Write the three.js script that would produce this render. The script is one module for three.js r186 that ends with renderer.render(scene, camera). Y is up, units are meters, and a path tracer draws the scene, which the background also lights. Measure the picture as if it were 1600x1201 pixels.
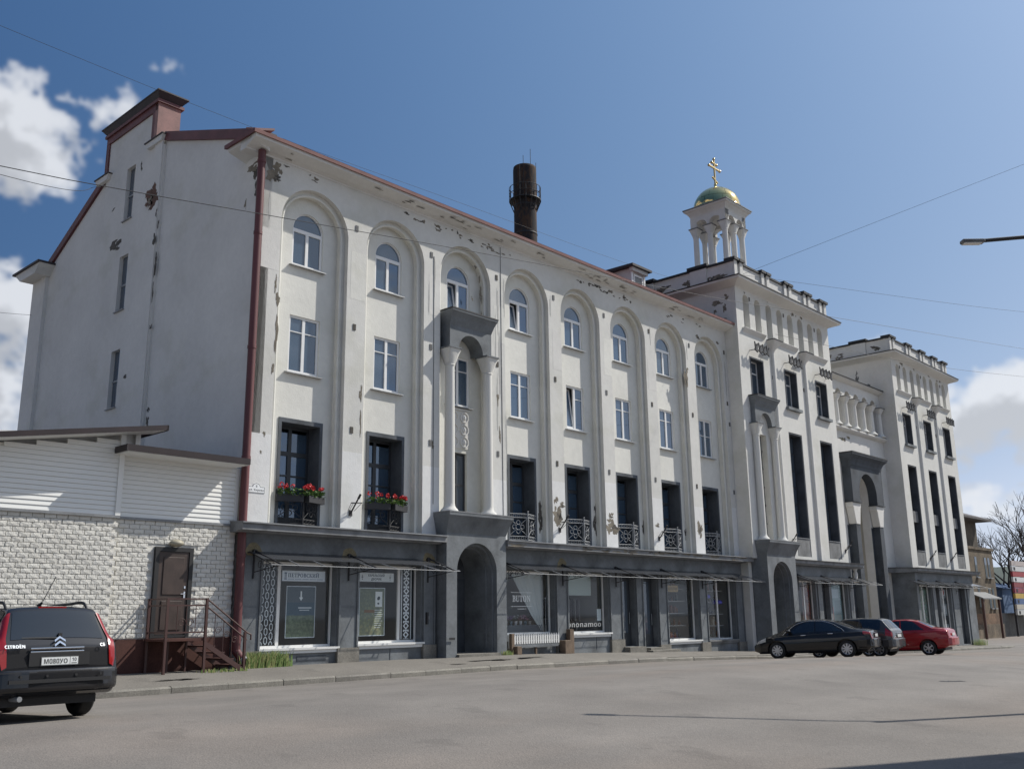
import * as THREE from 'three';
import { mergeGeometries, mergeVertices } from 'three/addons/utils/BufferGeometryUtils.js';
import { RoundedBoxGeometry } from 'three/addons/geometries/RoundedBoxGeometry.js';
import { Brush, Evaluator, SUBTRACTION } from 'three-bvh-csg';

// ------------------------------------------------------------------ camera
const scene = new THREE.Scene();
const camera = new THREE.PerspectiveCamera(43.45, 4 / 3, 0.1, 3000);
camera.position.set(-14.66, 1.24, 23.61);
camera.rotation.set(0.2364, -0.8269, -0.0126, 'YXZ');
scene.add(camera);
const renderer = new THREE.WebGLRenderer({ antialias: true });
renderer.toneMapping = THREE.LinearToneMapping;
renderer.toneMappingExposure = 1.0;
renderer.shadowMap.enabled = true;

// ------------------------------------------------------------------ noise
function mulberry(a) { return () => { a |= 0; a = a + 0x6D2B79F5 | 0; let t = Math.imul(a ^ a >>> 15, 1 | a); t = t + Math.imul(t ^ t >>> 7, 61 | t) ^ t; return ((t ^ t >>> 14) >>> 0) / 4294967296; }; }
const rnd = mulberry(7);
const hash3 = (x, y, z) => { let h = Math.imul(x, 374761393) ^ Math.imul(y, 668265263) ^ Math.imul(z, 2147483647 - 40503 * 7); h = Math.imul(h ^ h >>> 13, 1274126177); return ((h ^ h >>> 16) >>> 0) / 4294967296; };
const sm = t => t * t * (3 - 2 * t);
const lerp = (a, b, t) => a + (b - a) * t;
const clamp = (x, a = 0, b = 1) => Math.min(b, Math.max(a, x));
const sstep = (a, b, x) => sm(clamp((x - a) / (b - a)));
function vnoise3(x, y, z) {
  const X = Math.floor(x), Y = Math.floor(y), Z = Math.floor(z), fx = sm(x - X), fy = sm(y - Y), fz = sm(z - Z);
  const n = (i, j, k) => hash3(X + i, Y + j, Z + k);
  return lerp(lerp(lerp(n(0, 0, 0), n(1, 0, 0), fx), lerp(n(0, 1, 0), n(1, 1, 0), fx), fy), lerp(lerp(n(0, 0, 1), n(1, 0, 1), fx), lerp(n(0, 1, 1), n(1, 1, 1), fx), fy), fz);
}
function fbm3(x, y, z, o = 5) { let s = 0, a = 0.5, t = 0; for (let i = 0; i < o; i++) { s += a * vnoise3(x, y, z); t += a; a *= 0.5; x = x * 2.03 + 17.1; y = y * 2.03 + 3.7; z = z * 2.03 + 9.2; } return s / t; }
// tileable value noise on a torus of p cells
function tnoise(u, v, p, seed) {
  const x = u * p, y = v * p, X = Math.floor(x), Y = Math.floor(y), fx = sm(x - X), fy = sm(y - Y), n = (i, j) => hash3((X + i) % p, (Y + j) % p, seed);
  return lerp(lerp(n(0, 0), n(1, 0), fx), lerp(n(0, 1), n(1, 1), fx), fy);
}
function tfbm(u, v, p, seed, o = 4) { let s = 0, a = 0.5, t = 0; for (let i = 0; i < o; i++) { s += a * tnoise(u, v, p, seed + i); t += a; a *= 0.55; p *= 2; } return s / t; }

// ------------------------------------------------------------------ sky and sun
const SUN = new THREE.Vector3(2.0, 2.15, 0.9).normalize();
{
  const W = 2048, H = 1024, data = new Float32Array(W * H * 4);
  const blobs = [ // direction, angular half sizes (horizontal, vertical, rad), strength
    [[0.296, 0.448, -0.843], 0.055, 0.034, 1.0], [[0.268, 0.425, -0.864], 0.06, 0.036, 1.0],
    [[0.308, 0.285, -0.909], 0.036, 0.034, 0.9], [[0.30, 0.215, -0.925], 0.045, 0.032, 0.85],
    [[0.945, 0.172, -0.275], 0.05, 0.028, 1.0], [[0.955, 0.178, -0.225], 0.09, 0.034, 1.05], [[0.90, 0.247, -0.362], 0.03, 0.012, 0.8],
    [[0.355, 0.515, -0.777], 0.05, 0.02, 0.33], [[0.955, 0.105, -0.29], 0.10, 0.02, 0.5], [[0.945, 0.135, -0.30], 0.05, 0.02, 0.5]];
  const r2 = mulberry(91);
  for (let i = 0; i < 46; i++) {
    const az = r2() * 6.283, el = 0.10 + r2() * 0.5, d = [Math.cos(az) * Math.cos(el), Math.sin(el), Math.sin(az) * Math.cos(el)];
    const inView = d[0] > 0.1 && d[2] < 0.25 && d[0] * 0.736 - d[2] * 0.677 > 0.66;
    const s = 0.05 + r2() * 0.1;
    if (!inView) blobs.push([d, s * 1.5, s * 0.6, 0.7 + r2() * 0.4]);
  }
  for (const b of blobs) { const v = new THREE.Vector3(...b[0]).normalize(); b[0] = v; b[4] = new THREE.Vector3(-v.z, 0, v.x).normalize(); b[5] = new THREE.Vector3().crossVectors(b[4], v).normalize(); if (b[5].y < 0) b[5].negate(); }
  const dens = d => {
    let m = 0;
    for (const b of blobs) {
      if (d.dot(b[0]) < 0.93) continue;
      const a = d.dot(b[4]) / b[1], e = d.dot(b[5]) / b[2], r = Math.sqrt(a * a + e * e);
      if (r < 2.2) m = Math.max(m, b[3] * (1 - r / 2));
    }
    if (m <= 0) return 0;
    const n = 0.72 * fbm3(d.x * 19 + 5, d.y * 25, d.z * 19, 7) + 0.28 * (1 - Math.abs(2 * fbm3(d.x * 60 + 2, d.y * 75, d.z * 60, 4) - 1));
    return clamp((m * 0.95 + (n - 0.54) * 1.9 - 0.40) * 3.6);
  };
  const d = new THREE.Vector3(), q = new THREE.Vector3();
  for (let j = 0; j < H; j++) {
    const el = (j + 0.5) / H * Math.PI - Math.PI / 2; // row 0 at the bottom
    for (let i = 0; i < W; i++) {
      const phi = ((i + 0.5) / W - 0.5) * 2 * Math.PI;
      d.set(Math.cos(phi) * Math.cos(el), Math.sin(el), Math.sin(phi) * Math.cos(el));
      const g = Math.acos(clamp(d.dot(SUN), -1, 1)) * 57.3, e = Math.max(0, el * 57.3);
      const gc = Math.min(g, 105) / 50, he = Math.exp(-e / 15);
      let r = Math.min(0.62, Math.exp(-0.368 - 1.853 * gc + 2.572 * he)), gg = Math.min(0.70, Math.exp(-0.218 - 1.336 * gc + 1.789 * he)), b = Math.min(0.84, Math.exp(0.063 - 0.939 * gc + 1.103 * he));
      const glow = Math.exp(-g / 8) * 1.6; r += glow; gg += glow * 0.97; b += glow * 0.9;
      if (el > -0.02 && el < 0.95) {
        const c = dens(d);
        if (c > 0.002) {
          q.copy(d).addScaledVector(SUN, 0.035); q.y += 0.012; q.normalize();
          const sh = Math.exp(-0.9 * dens(q)), k = 0.40 + 0.46 * sh;
          const al = 1 - Math.exp(-1.9 * c);
          r = lerp(r, k * 0.96, al); gg = lerp(gg, k * 0.985, al); b = lerp(b, k * 1.03, al);
        }
      }
      if (el < 0) { const t = sstep(0, -0.25, el); r = lerp(r, 0.16, t); gg = lerp(gg, 0.15, t); b = lerp(b, 0.14, t); }
      const o = (j * W + i) * 4; data[o] = r; data[o + 1] = gg; data[o + 2] = b; data[o + 3] = 1;
    }
  }
  const tx = new THREE.DataTexture(data, W, H, THREE.RGBAFormat, THREE.FloatType);
  tx.mapping = THREE.EquirectangularReflectionMapping; tx.magFilter = tx.minFilter = THREE.LinearFilter; tx.needsUpdate = true;
  scene.background = tx; scene.environment = tx;
}
const sun = new THREE.DirectionalLight(new THREE.Color(1.0, 0.955, 0.88), 4.8);
sun.position.copy(SUN).multiplyScalar(160).add(new THREE.Vector3(20, 0, 0)); sun.target.position.set(20, 0, 0);
sun.castShadow = true; sun.shadow.mapSize.set(4096, 4096); sun.shadow.radius = 1;
Object.assign(sun.shadow.camera, { left: -90, right: 90, top: 70, bottom: -70, near: 1, far: 400 });
scene.add(sun, sun.target);

// ------------------------------------------------------------------ textures and materials
function tex(size, fn, tile, srgb = true) {
  const d = new Uint8Array(size * size * 4);
  for (let j = 0; j < size; j++) for (let i = 0; i < size; i++) {
    const c = fn(i / size, j / size), o = (j * size + i) * 4;
    d[o] = clamp(c[0]) * 255; d[o + 1] = clamp(c[1]) * 255; d[o + 2] = clamp(c[2]) * 255; d[o + 3] = 255;
  }
  const t = new THREE.DataTexture(d, size, size); t.wrapS = t.wrapT = THREE.RepeatWrapping; t.magFilter = THREE.LinearFilter; t.minFilter = THREE.LinearMipmapLinearFilter; t.generateMipmaps = true;
  t.repeat.set(1 / tile, 1 / tile); if (srgb) t.colorSpace = THREE.SRGBColorSpace; t.needsUpdate = true; return t;
}
const gry = (v, t = [1, 1, 1]) => [v * t[0], v * t[1], v * t[2]];
const plasterMap = tex(1024, (u, v) => {
  const a = tfbm(u, v, 4, 3, 5), b = tfbm(u, v, 40, 11, 3), st = tfbm(u * 1, v, 3, 31, 4), dirt = sstep(0.60, 0.78, st), sp = tfbm(u, v, 90, 77, 2);
  let c = 0.945 + (a - 0.5) * 0.075 + (b - 0.5) * 0.04; c -= dirt * 0.025;
  return [c, c * 0.997, c * 0.985 - dirt * 0.012];
}, 5.2);
const plasterBump = tex(512, (u, v) => gry(tfbm(u, v, 12, 5, 3) * 0.6 + tfbm(u, v, 80, 6, 2) * 0.4), 2.6, false);
const greyMap = tex(512, (u, v) => { const a = tfbm(u, v, 5, 41, 5), s = tfbm(u, v, 3, 45, 4), b = tfbm(u, v, 60, 43, 2); let c = 0.84 + (a - 0.5) * 0.30 + (b - 0.5) * 0.08 - sstep(0.58, 0.72, s) * 0.10; return [c, c, c]; }, 3.1);
const asphaltMap = tex(1024, (u, v) => { const a = tfbm(u, v, 3, 51, 5), g = hash3(Math.floor(u * 1024), Math.floor(v * 1024), 5), b = tfbm(u, v, 160, 53, 2), w = tfbm(u, v * 0.999, 7, 57, 3); let c = 0.83 + (a - 0.5) * 0.16 + (b - 0.5) * 0.10 + (g - 0.5) * 0.05 - sstep(0.66, 0.8, w) * 0.06; return [c, c * 0.99, c * 0.975]; }, 4.7);
const asphaltBump = tex(512, (u, v) => gry(tfbm(u, v, 128, 9, 2)), 2.0, false);
const concreteMap = tex(512, (u, v) => { const a = tfbm(u, v, 6, 61, 5), b = tfbm(u, v, 90, 63, 2); let c = 0.82 + (a - 0.5) * 0.26 + (b - 0.5) * 0.2; return [c, c * 0.985, c * 0.95]; }, 1.9);
const brickBump = tex(256, (u, v) => gry(tfbm(u, v, 10, 71, 4)), 0.35, false);
const rustMap = tex(512, (u, v) => { const a = tfbm(u, v, 5, 81, 5), b = tfbm(u, v, 24, 82, 3), k = sstep(0.42, 0.62, a * 0.6 + b * 0.4); return [lerp(0.30, 0.52, k), lerp(0.29, 0.40, k), lerp(0.30, 0.31, k)]; }, 6.0);
const metalMap = tex(512, (u, v) => { const a = tfbm(u, v, 6, 85, 4), b = tfbm(u, v, 50, 86, 2), c = 0.86 + (a - 0.5) * 0.25 + (b - 0.5) * 0.1; return [c, c, c]; }, 2.2);
const oldBrickMap = tex(512, (u, v) => { const a = tfbm(u, v, 6, 95, 5), s = tfbm(u, v, 40, 96, 2); const c = 0.8 + (a - 0.5) * 0.5 + (s - 0.5) * 0.25; return [c, c * 0.95, c * 0.88]; }, 4);
const tarMap = tex(256, (u, v) => { const c = 0.8 + (tfbm(u, v, 20, 99, 3) - 0.5) * 0.4; return [c, c, c]; }, 1);
const lin = (r, g, b) => new THREE.Color().setRGB(r, g, b);
const M = (r, g, b, o = {}) => new THREE.MeshStandardMaterial({ color: lin(r, g, b), roughness: 0.85, ...o });
const P = (r, g, b, o = {}) => new THREE.MeshPhysicalMaterial({ color: lin(r, g, b), roughness: 0.5, ...o });
const plas = (r, g, b) => M(r, g, b, { map: plasterMap, bumpMap: plasterBump, bumpScale: 0.006, roughness: 0.92 });
const grp = (r, g, b) => M(r, g, b, { map: greyMap, bumpMap: plasterBump, bumpScale: 0.005, roughness: 0.8 });
const mt = {
  white: plas(0.74, 0.735, 0.71), white2: plas(0.76, 0.75, 0.73), recess: plas(0.80, 0.795, 0.755), fresh: plas(0.82, 0.825, 0.83), streak: plas(0.50, 0.50, 0.49),
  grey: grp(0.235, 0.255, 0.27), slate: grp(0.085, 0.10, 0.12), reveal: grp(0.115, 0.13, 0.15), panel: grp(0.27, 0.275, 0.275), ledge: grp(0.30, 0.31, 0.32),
  red: M(0.17, 0.052, 0.055, { map: metalMap, roughness: 0.55, metalness: 0.0 }), redLight: M(0.33, 0.155, 0.135, { map: metalMap, roughness: 0.5 }), darkRoof: M(0.045, 0.035, 0.04, { map: metalMap, roughness: 0.6 }), blackMetal: M(0.02, 0.02, 0.022, { roughness: 0.6 }),
  pvc: M(0.80, 0.80, 0.79, { roughness: 0.35 }), darkFrame: M(0.035, 0.04, 0.046, { roughness: 0.5 }), sill: M(0.34, 0.35, 0.36, { roughness: 0.45, map: metalMap }),
  glass: P(0.20, 0.33, 0.50, { transmission: 1, thickness: 0, metalness: 0.35, roughness: 0.015, ior: 1.9 }), glassDark: P(0.075, 0.095, 0.12, { roughness: 0.03, ior: 1.75 }), shopGlass: P(0.95, 0.97, 0.98, { transmission: 1, thickness: 0, roughness: 0.01, ior: 1.45 }),
  curtain: M(0.42, 0.43, 0.42, { roughness: 0.95 }), room: M(0.42, 0.41, 0.39, { roughness: 0.95 }), roomLight: M(0.40, 0.40, 0.385),
  iron: M(0.028, 0.028, 0.031, { roughness: 0.55 }), ironLight: M(0.30, 0.31, 0.32, { roughness: 0.5, metalness: 0.2 }), peel: M(0.34, 0.31, 0.265, { map: concreteMap, roughness: 1 }), peelDark: M(0.17, 0.16, 0.15, { map: concreteMap, roughness: 1 }), peelTan: M(0.36, 0.32, 0.22, { map: concreteMap, roughness: 1 }), redBrickPeel: M(0.20, 0.115, 0.085, { map: concreteMap }),
  concrete: M(0.33, 0.32, 0.30, { map: concreteMap, bumpMap: brickBump, bumpScale: 0.004 }), gold: M(0.88, 0.64, 0.27, { metalness: 1, roughness: 0.11 }),
  brick: M(0.77, 0.755, 0.715, { map: plasterMap, bumpMap: brickBump, bumpScale: 0.012 }), brick2: M(0.72, 0.705, 0.665, { map: plasterMap, bumpMap: brickBump, bumpScale: 0.012 }), brick3: M(0.81, 0.795, 0.75, { map: plasterMap, bumpMap: brickBump, bumpScale: 0.012 }), mortar: M(0.72, 0.705, 0.67, { map: plasterMap }),
  maroon: M(0.032, 0.018, 0.02, { map: metalMap, roughness: 0.5 }), siding: M(0.79, 0.79, 0.76, { roughness: 0.45 }), brownDoor: M(0.085, 0.058, 0.048, { map: metalMap, roughness: 0.5 }), brownMetal: M(0.075, 0.035, 0.03, { roughness: 0.5 }), plinth: M(0.125, 0.05, 0.04, { map: concreteMap }),
  chrome: M(0.8, 0.8, 0.8, { metalness: 1, roughness: 0.15 }), rubber: M(0.018, 0.018, 0.018, { roughness: 0.85 }), alloy: M(0.55, 0.55, 0.56, { metalness: 0.85, roughness: 0.35 }), plasticBlack: M(0.022, 0.022, 0.023, { roughness: 0.55 }),
  carGlass: P(0.012, 0.014, 0.016, { roughness: 0.015, ior: 1.8 }), tail: P(0.30, 0.008, 0.008, { roughness: 0.15, clearcoat: 1 }), head: P(0.6, 0.6, 0.58, { roughness: 0.1, clearcoat: 1 }),
  leaf: M(0.075, 0.16, 0.035, { roughness: 0.7, side: THREE.DoubleSide }), leaf2: M(0.13, 0.21, 0.05, { roughness: 0.7, side: THREE.DoubleSide }), petal: M(0.52, 0.018, 0.022, { roughness: 0.6, side: THREE.DoubleSide }), bark: M(0.07, 0.06, 0.052), whitePaint: M(0.75, 0.75, 0.73, { roughness: 0.5 }),
};

// ------------------------------------------------------------------ building helpers
const used = {};
const numbered = n => { const k = used[n] = (used[n] ?? -1) + 1; return k ? `${n}_${String(k).padStart(3, '0')}` : n; };
const WP = new Map(); // world position of a thing's or a part's origin
function thing(name, label, category, base = [0, 0, 0], group) {
  const o = new THREE.Group(); o.name = numbered(name); o.position.set(...base); o.userData = { label, category }; if (group) o.userData.group = group;
  scene.add(o); WP.set(o, new THREE.Vector3(...base)); return o;
}
function part(parent, name, geo, mat, at = null, label) { // geo in world coordinates, or around the point `at`
  const m = new THREE.Mesh(geo, mat); m.name = name; m.castShadow = m.receiveShadow = true;
  const pw = WP.get(parent), w = at ? new THREE.Vector3(...at) : new THREE.Vector3();
  m.position.copy(w).sub(pw); WP.set(m, w); parent.add(m); if (label) m.userData.label = label; return m;
}
function solo(name, geo, mat, label, category, group, at) { // a thing of one mesh
  const m = new THREE.Mesh(geo, mat); m.name = numbered(name); m.castShadow = m.receiveShadow = true; m.userData = { label, category }; if (group) m.userData.group = group;
  if (at) m.position.set(...at); WP.set(m, new THREE.Vector3(...(at || [0, 0, 0]))); scene.add(m); return m;
}
function struct(name, geo, mat) { const m = new THREE.Mesh(geo, mat); m.name = numbered(name); m.userData = { kind: 'structure' }; m.castShadow = m.receiveShadow = true; scene.add(m); WP.set(m, new THREE.Vector3()); return m; }
function ubox(g) { // box-projected uv in metres
  g = g.index ? g.toNonIndexed() : g; const p = g.attributes.position, n = p.count, uv = new Float32Array(n * 2);
  const a = new THREE.Vector3(), b = new THREE.Vector3(), c = new THREE.Vector3();
  for (let i = 0; i < n; i += 3) {
    a.fromBufferAttribute(p, i); b.fromBufferAttribute(p, i + 1); c.fromBufferAttribute(p, i + 2);
    const nn = b.clone().sub(a).cross(c.clone().sub(a)), x = Math.abs(nn.x), y = Math.abs(nn.y), z = Math.abs(nn.z);
    [a, b, c].forEach((v, k) => { const o = (i + k) * 2; if (z >= x && z >= y) { uv[o] = v.x; uv[o + 1] = v.y; } else if (x >= y) { uv[o] = v.z + 3.3; uv[o + 1] = v.y; } else { uv[o] = v.x; uv[o + 1] = v.z; } });
  }
  g.setAttribute('uv', new THREE.BufferAttribute(uv, 2)); return g;
}
const box = (x0, x1, y0, y1, z0, z1) => { const g = new THREE.BoxGeometry(x1 - x0, y1 - y0, z1 - z0); g.translate((x0 + x1) / 2, (y0 + y1) / 2, (z0 + z1) / 2); return ubox(g); };
const ext = (shape, z0, z1, seg = 14) => ubox(new THREE.ExtrudeGeometry(shape, { depth: z1 - z0, bevelEnabled: false, curveSegments: seg }).translate(0, 0, z0));
const shapeOf = pts => { const s = new THREE.Shape(); pts.forEach((p, i) => i ? s.lineTo(p[0], p[1]) : s.moveTo(p[0], p[1])); s.closePath(); return s; };
const extX = (shape, x0, x1) => ubox(new THREE.ExtrudeGeometry(shape, { depth: x1 - x0, bevelEnabled: false, curveSegments: 14 }).rotateY(-Math.PI / 2).translate(x1, 0, 0)); // shape in (z, y)
const profX = (pts, x0, x1) => extX(shapeOf(pts), x0, x1);
const rectPath = (x0, x1, y0, y1) => { const p = new THREE.Path(); p.moveTo(x0, y0); p.lineTo(x0, y1); p.lineTo(x1, y1); p.lineTo(x1, y0); p.closePath(); return p; };
const archPath = (cx, hw, y0, ys, cls = THREE.Path) => { const p = new cls(); p.moveTo(cx - hw, y0); p.lineTo(cx - hw, ys); p.absarc(cx, ys, hw, Math.PI, 0, true); p.lineTo(cx + hw, y0); p.closePath(); return p; };
const merge = list => mergeGeometries(list.map(g => { g = g.index ? g.toNonIndexed() : g; for (const k of Object.keys(g.attributes)) if (!['position', 'normal', 'uv'].includes(k)) g.deleteAttribute(k); return g; }));
function rod(a, b, r, n = 6, r2 = r) { const A = new THREE.Vector3(...a), B = new THREE.Vector3(...b), d = B.clone().sub(A), g = new THREE.CylinderGeometry(r2, r, d.length(), n); g.translate(0, d.length() / 2, 0); g.applyQuaternion(new THREE.Quaternion().setFromUnitVectors(new THREE.Vector3(0, 1, 0), d.normalize())); g.translate(A.x, A.y, A.z); return g; }
const tube = (pts, r, n = 6, seg = 24) => new THREE.TubeGeometry(new THREE.CatmullRomCurve3(pts.map(p => new THREE.Vector3(...p))), seg, r, n);
const lathe = (pts, n = 20) => new THREE.LatheGeometry(pts.map(p => new THREE.Vector2(p[0], p[1])), n);
const interp = (t, x) => { if (x <= t[0][0]) return t[0][1]; for (let i = 1; i < t.length; i++) if (x <= t[i][0]) return lerp(t[i - 1][1], t[i][1], (x - t[i - 1][0]) / (t[i][0] - t[i - 1][0])); return t[t.length - 1][1]; };
function canvasTex(w, h, draw) { const c = document.createElement('canvas'); c.width = w; c.height = h; const x = c.getContext('2d'); draw(x, w, h); const t = new THREE.CanvasTexture(c); t.colorSpace = THREE.SRGBColorSpace; t.anisotropy = 4; return t; }
function board(name, label, category, cx, cy, z, w, h, draw, W = 512, o = {}) { // a thin printed board facing +z
  const H = Math.round(W * h / w), t = canvasTex(W, H, draw), g = new THREE.BoxGeometry(w, h, 0.012), m = new THREE.MeshStandardMaterial({ map: t, roughness: 0.5, ...o });
  return solo(name, g, m, label, category, null, [cx, cy, z]);
}
function blob(w, h, seed, n = 22, rag = 0.55) { const r = mulberry(seed), ph = [r() * 6, r() * 6, r() * 6], s = new THREE.Shape(); for (let i = 0; i < n; i++) { const a = i / n * 6.2832, k = 1 + rag * (0.5 * Math.sin(2 * a + ph[0]) + 0.35 * Math.sin(3 * a + ph[1]) + 0.3 * Math.sin(5 * a + ph[2])) * 0.6 + (r() - 0.5) * rag * 0.7; const x = Math.cos(a) * w / 2 * k, y = Math.sin(a) * h / 2 * k; i ? s.lineTo(x, y) : s.moveTo(x, y); } s.closePath(); return s; }
let blobSeed = 1;
function flakes(w, h) { // a ragged cluster of flaked-off bits, one thin piece
  const r = mulberry(blobSeed * 31 + 5), n = clamp(Math.round(2 + 9 * Math.sqrt(w * h)), 2, 9), a = [];
  for (let i = 0; i < n; i++) { const k = i ? 0.22 + r() * 0.35 : 0.62, ang = r() * 6.28, q = i ? 0.25 + r() * 0.3 : 0; a.push(new THREE.ExtrudeGeometry(blob(w * k, h * k * (0.7 + r() * 0.7), blobSeed * 17 + i, 20, 0.85), { depth: 0.005 + i * 0.0006, bevelEnabled: false }).translate(Math.cos(ang) * w * q, Math.sin(ang) * h * q, 0)); }
  blobSeed++; return ubox(merge(a));
}
function peelFront(parent, x, y, z, w, h, mat = mt.peel) { part(parent, 'peeled_patch', flakes(w, h), mat, [x, y, z - 0.002]); }
function peelSide(parent, z, y, x, w, h, mat = mt.peel) { part(parent, 'peeled_patch', flakes(w, h).rotateY(-Math.PI / 2), mat, [x + 0.002, y, z]); }

// ------------------------------------------------------------------ ground
const kerbT = [[-60, -0.34], [8, -0.34], [16, -0.42], [23, -0.59], [27, -0.72], [57, -1.2], [120, -1.5], [400, -2]];
const padT = [[-60, 0.02], [10, 0.0], [16, -0.14], [20, -0.23], [26, -0.41], [57, -0.97]];
const kerbY = x => interp(kerbT, x), padY = x => interp(padT, x);
const crown = z => z < 2.6 ? 0 : z < 10 ? 0.037 * (z - 2.6) : z < 20 ? 0.274 - 0.274 * sm((z - 10) / 10) : 0;
const roadY = (x, z) => kerbY(x) + (x > 57 && z < 2.6 ? 0.06 : 0) + crown(z);
{
  const xs = [], zs = [];
  for (let x = -900; x < -60; x += 60) xs.push(x); for (let x = -60; x < 90; x += 0.75) xs.push(x); for (let x = 90; x <= 1400; x += 65) xs.push(x);
  for (let z = -1300; z < -20; z += 80) zs.push(z); for (let z = -20; z < 2; z += 2) zs.push(z); for (let z = 2.0; z < 30; z += 0.5) zs.push(z); for (let z = 30; z <= 900; z += 60) zs.push(z);
  const pos = [], uv = [], col = [], idx = [];
  for (const z of zs) for (const x of xs) {
    pos.push(x, roadY(x, z), z); uv.push(x + 0.2 * z, z - 0.13 * x);
    const n = 0.6 * fbm3(x * 0.22, 1.5, z * 0.9, 5) + 0.4 * fbm3(x * 0.9, 8.5, z * 2.2, 4), n2 = fbm3(x * 0.07 + 9, 4.5, z * 0.13, 4), dust = sstep(0.42, 0.62, n2 + (n - 0.5) * 0.3);
    const lane = 0.05 * Math.sin(z * 1.55 + 2 * fbm3(x * 0.05, 3, 2, 2)), v = 0.93 + (n - 0.5) * 0.32 + lane * sstep(3, 6, z); col.push(v * (1 + 0.07 * dust), v * (1 + 0.0 * dust), v * (1 - 0.05 * dust));
  }
  const nx = xs.length; for (let j = 0; j < zs.length - 1; j++) for (let i = 0; i < nx - 1; i++) { const a = j * nx + i; idx.push(a, a + nx, a + 1, a + 1, a + nx, a + nx + 1); }
  const g = new THREE.BufferGeometry(); g.setAttribute('position', new THREE.Float32BufferAttribute(pos, 3)); g.setAttribute('uv', new THREE.Float32BufferAttribute(uv, 2)); g.setAttribute('color', new THREE.Float32BufferAttribute(col, 3)); g.setIndex(idx); g.computeVertexNormals();
  struct('road', g, M(0.30, 0.28, 0.26, { map: asphaltMap, bumpMap: asphaltBump, bumpScale: 0.006, vertexColors: true, roughness: 0.93 }));
  // pavement
  const pp = [], pu = [], pc = [], pi = [], px = []; for (let x = -40; x <= 57.8; x += 0.6) px.push(x); const pz = [-0.8, 0.3, 0.9, 1.5, 2.0, 2.455];
  for (const z of pz) for (const x of px) { const t = clamp((z - 0.9) / 1.55); const y = lerp(padY(x), kerbY(x) + 0.145, t) + (fbm3(x * 0.9, 2, z * 0.9, 3) - 0.5) * 0.02; pp.push(x, y, z); pu.push(x, z); const v = 0.92 + (fbm3(x * 0.5, 7, z * 0.7, 4) - 0.5) * 0.35; pc.push(v, v * 0.99, v * 0.97); }
  const n = px.length; for (let j = 0; j < pz.length - 1; j++) for (let i = 0; i < n - 1; i++) { const a = j * n + i; pi.push(a, a + n, a + 1, a + 1, a + n, a + n + 1); }
  const h = new THREE.BufferGeometry(); h.setAttribute('position', new THREE.Float32BufferAttribute(pp, 3)); h.setAttribute('uv', new THREE.Float32BufferAttribute(pu, 2)); h.setAttribute('color', new THREE.Float32BufferAttribute(pc, 3)); h.setIndex(pi); h.computeVertexNormals();
  struct('pavement', h, M(0.285, 0.272, 0.252, { map: asphaltMap, bumpMap: asphaltBump, bumpScale: 0.008, vertexColors: true, roughness: 0.95 }));
  // kerb stones
  const kg = new THREE.Group(); kg.name = 'kerb'; kg.userData = { kind: 'structure' }; scene.add(kg); WP.set(kg, new THREE.Vector3());
  const kr = mulberry(5); let x = -14;
  const kms = [mt.concrete, M(0.30, 0.29, 0.275, { map: concreteMap, bumpMap: brickBump, bumpScale: 0.004 }), M(0.36, 0.35, 0.325, { map: concreteMap, bumpMap: brickBump, bumpScale: 0.004 })];
  while (x < 57.5) {
    const L = 1.15 + kr() * 0.75, y = kerbY(x + L / 2), s = shapeOf([[-0.075, -0.2], [-0.075, 0.14], [-0.06, 0.155], [0.035, 0.155], [0.075, 0.115], [0.085, -0.2]]);
    const g = ubox(new THREE.ExtrudeGeometry(s, { depth: L - 0.016, bevelEnabled: false }).rotateY(-Math.PI / 2).translate(L - 0.008, 0, 0));
    const m = part(kg, 'kerb_stone', g, kms[Math.floor(kr() * 3)], [x, y + (kr() - 0.5) * 0.018, 2.53 + (kr() - 0.5) * 0.02]);
    m.rotation.z = Math.atan2(kerbY(x + L) - kerbY(x), L); m.rotation.x = (kr() - 0.5) * 0.03; x += L;
  }
  // worn paint marks and tar-filled cracks on the road
  const ribbon = (pts, w, lift) => { const p = [], u = [], id = []; pts.forEach(([x, z, k = 1], i) => { const [a, b] = [pts[Math.max(0, i - 1)], pts[Math.min(pts.length - 1, i + 1)]], dx = b[0] - a[0], dz = b[1] - a[1], l = Math.hypot(dx, dz), nx = -dz / l, nz = dx / l; for (const s of [-1, 1]) { const X = x + nx * w * k * s / 2, Z = z + nz * w * k * s / 2; p.push(X, roadY(X, Z) + lift, Z); u.push(X, Z); } if (i) { const o = i * 2; id.push(o - 2, o - 1, o, o, o - 1, o + 1); } }); const g = new THREE.BufferGeometry(); g.setAttribute('position', new THREE.Float32BufferAttribute(p, 3)); g.setAttribute('uv', new THREE.Float32BufferAttribute(u, 2)); g.setIndex(id); g.computeVertexNormals(); return g; };
  const wob = (a, b, n, amp, seed) => { const r = mulberry(seed), o = []; for (let i = 0; i <= n; i++) { const t = i / n; o.push([lerp(a[0], b[0], t) + (r() - 0.5) * amp, lerp(a[1], b[1], t) + (r() - 0.5) * amp, 0.3 + r() * 1.2]); } return o; };
  const tar = M(0.03, 0.03, 0.031, { map: tarMap, roughness: 0.7, side: THREE.DoubleSide }), paint = M(0.42, 0.40, 0.36, { map: tarMap, side: THREE.DoubleSide });
  struct('road_crack', ribbon(wob([7.6, 15.6], [8.1, 15.9], 6, 0.05, 9), 0.22, 0.004), tar);
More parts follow.
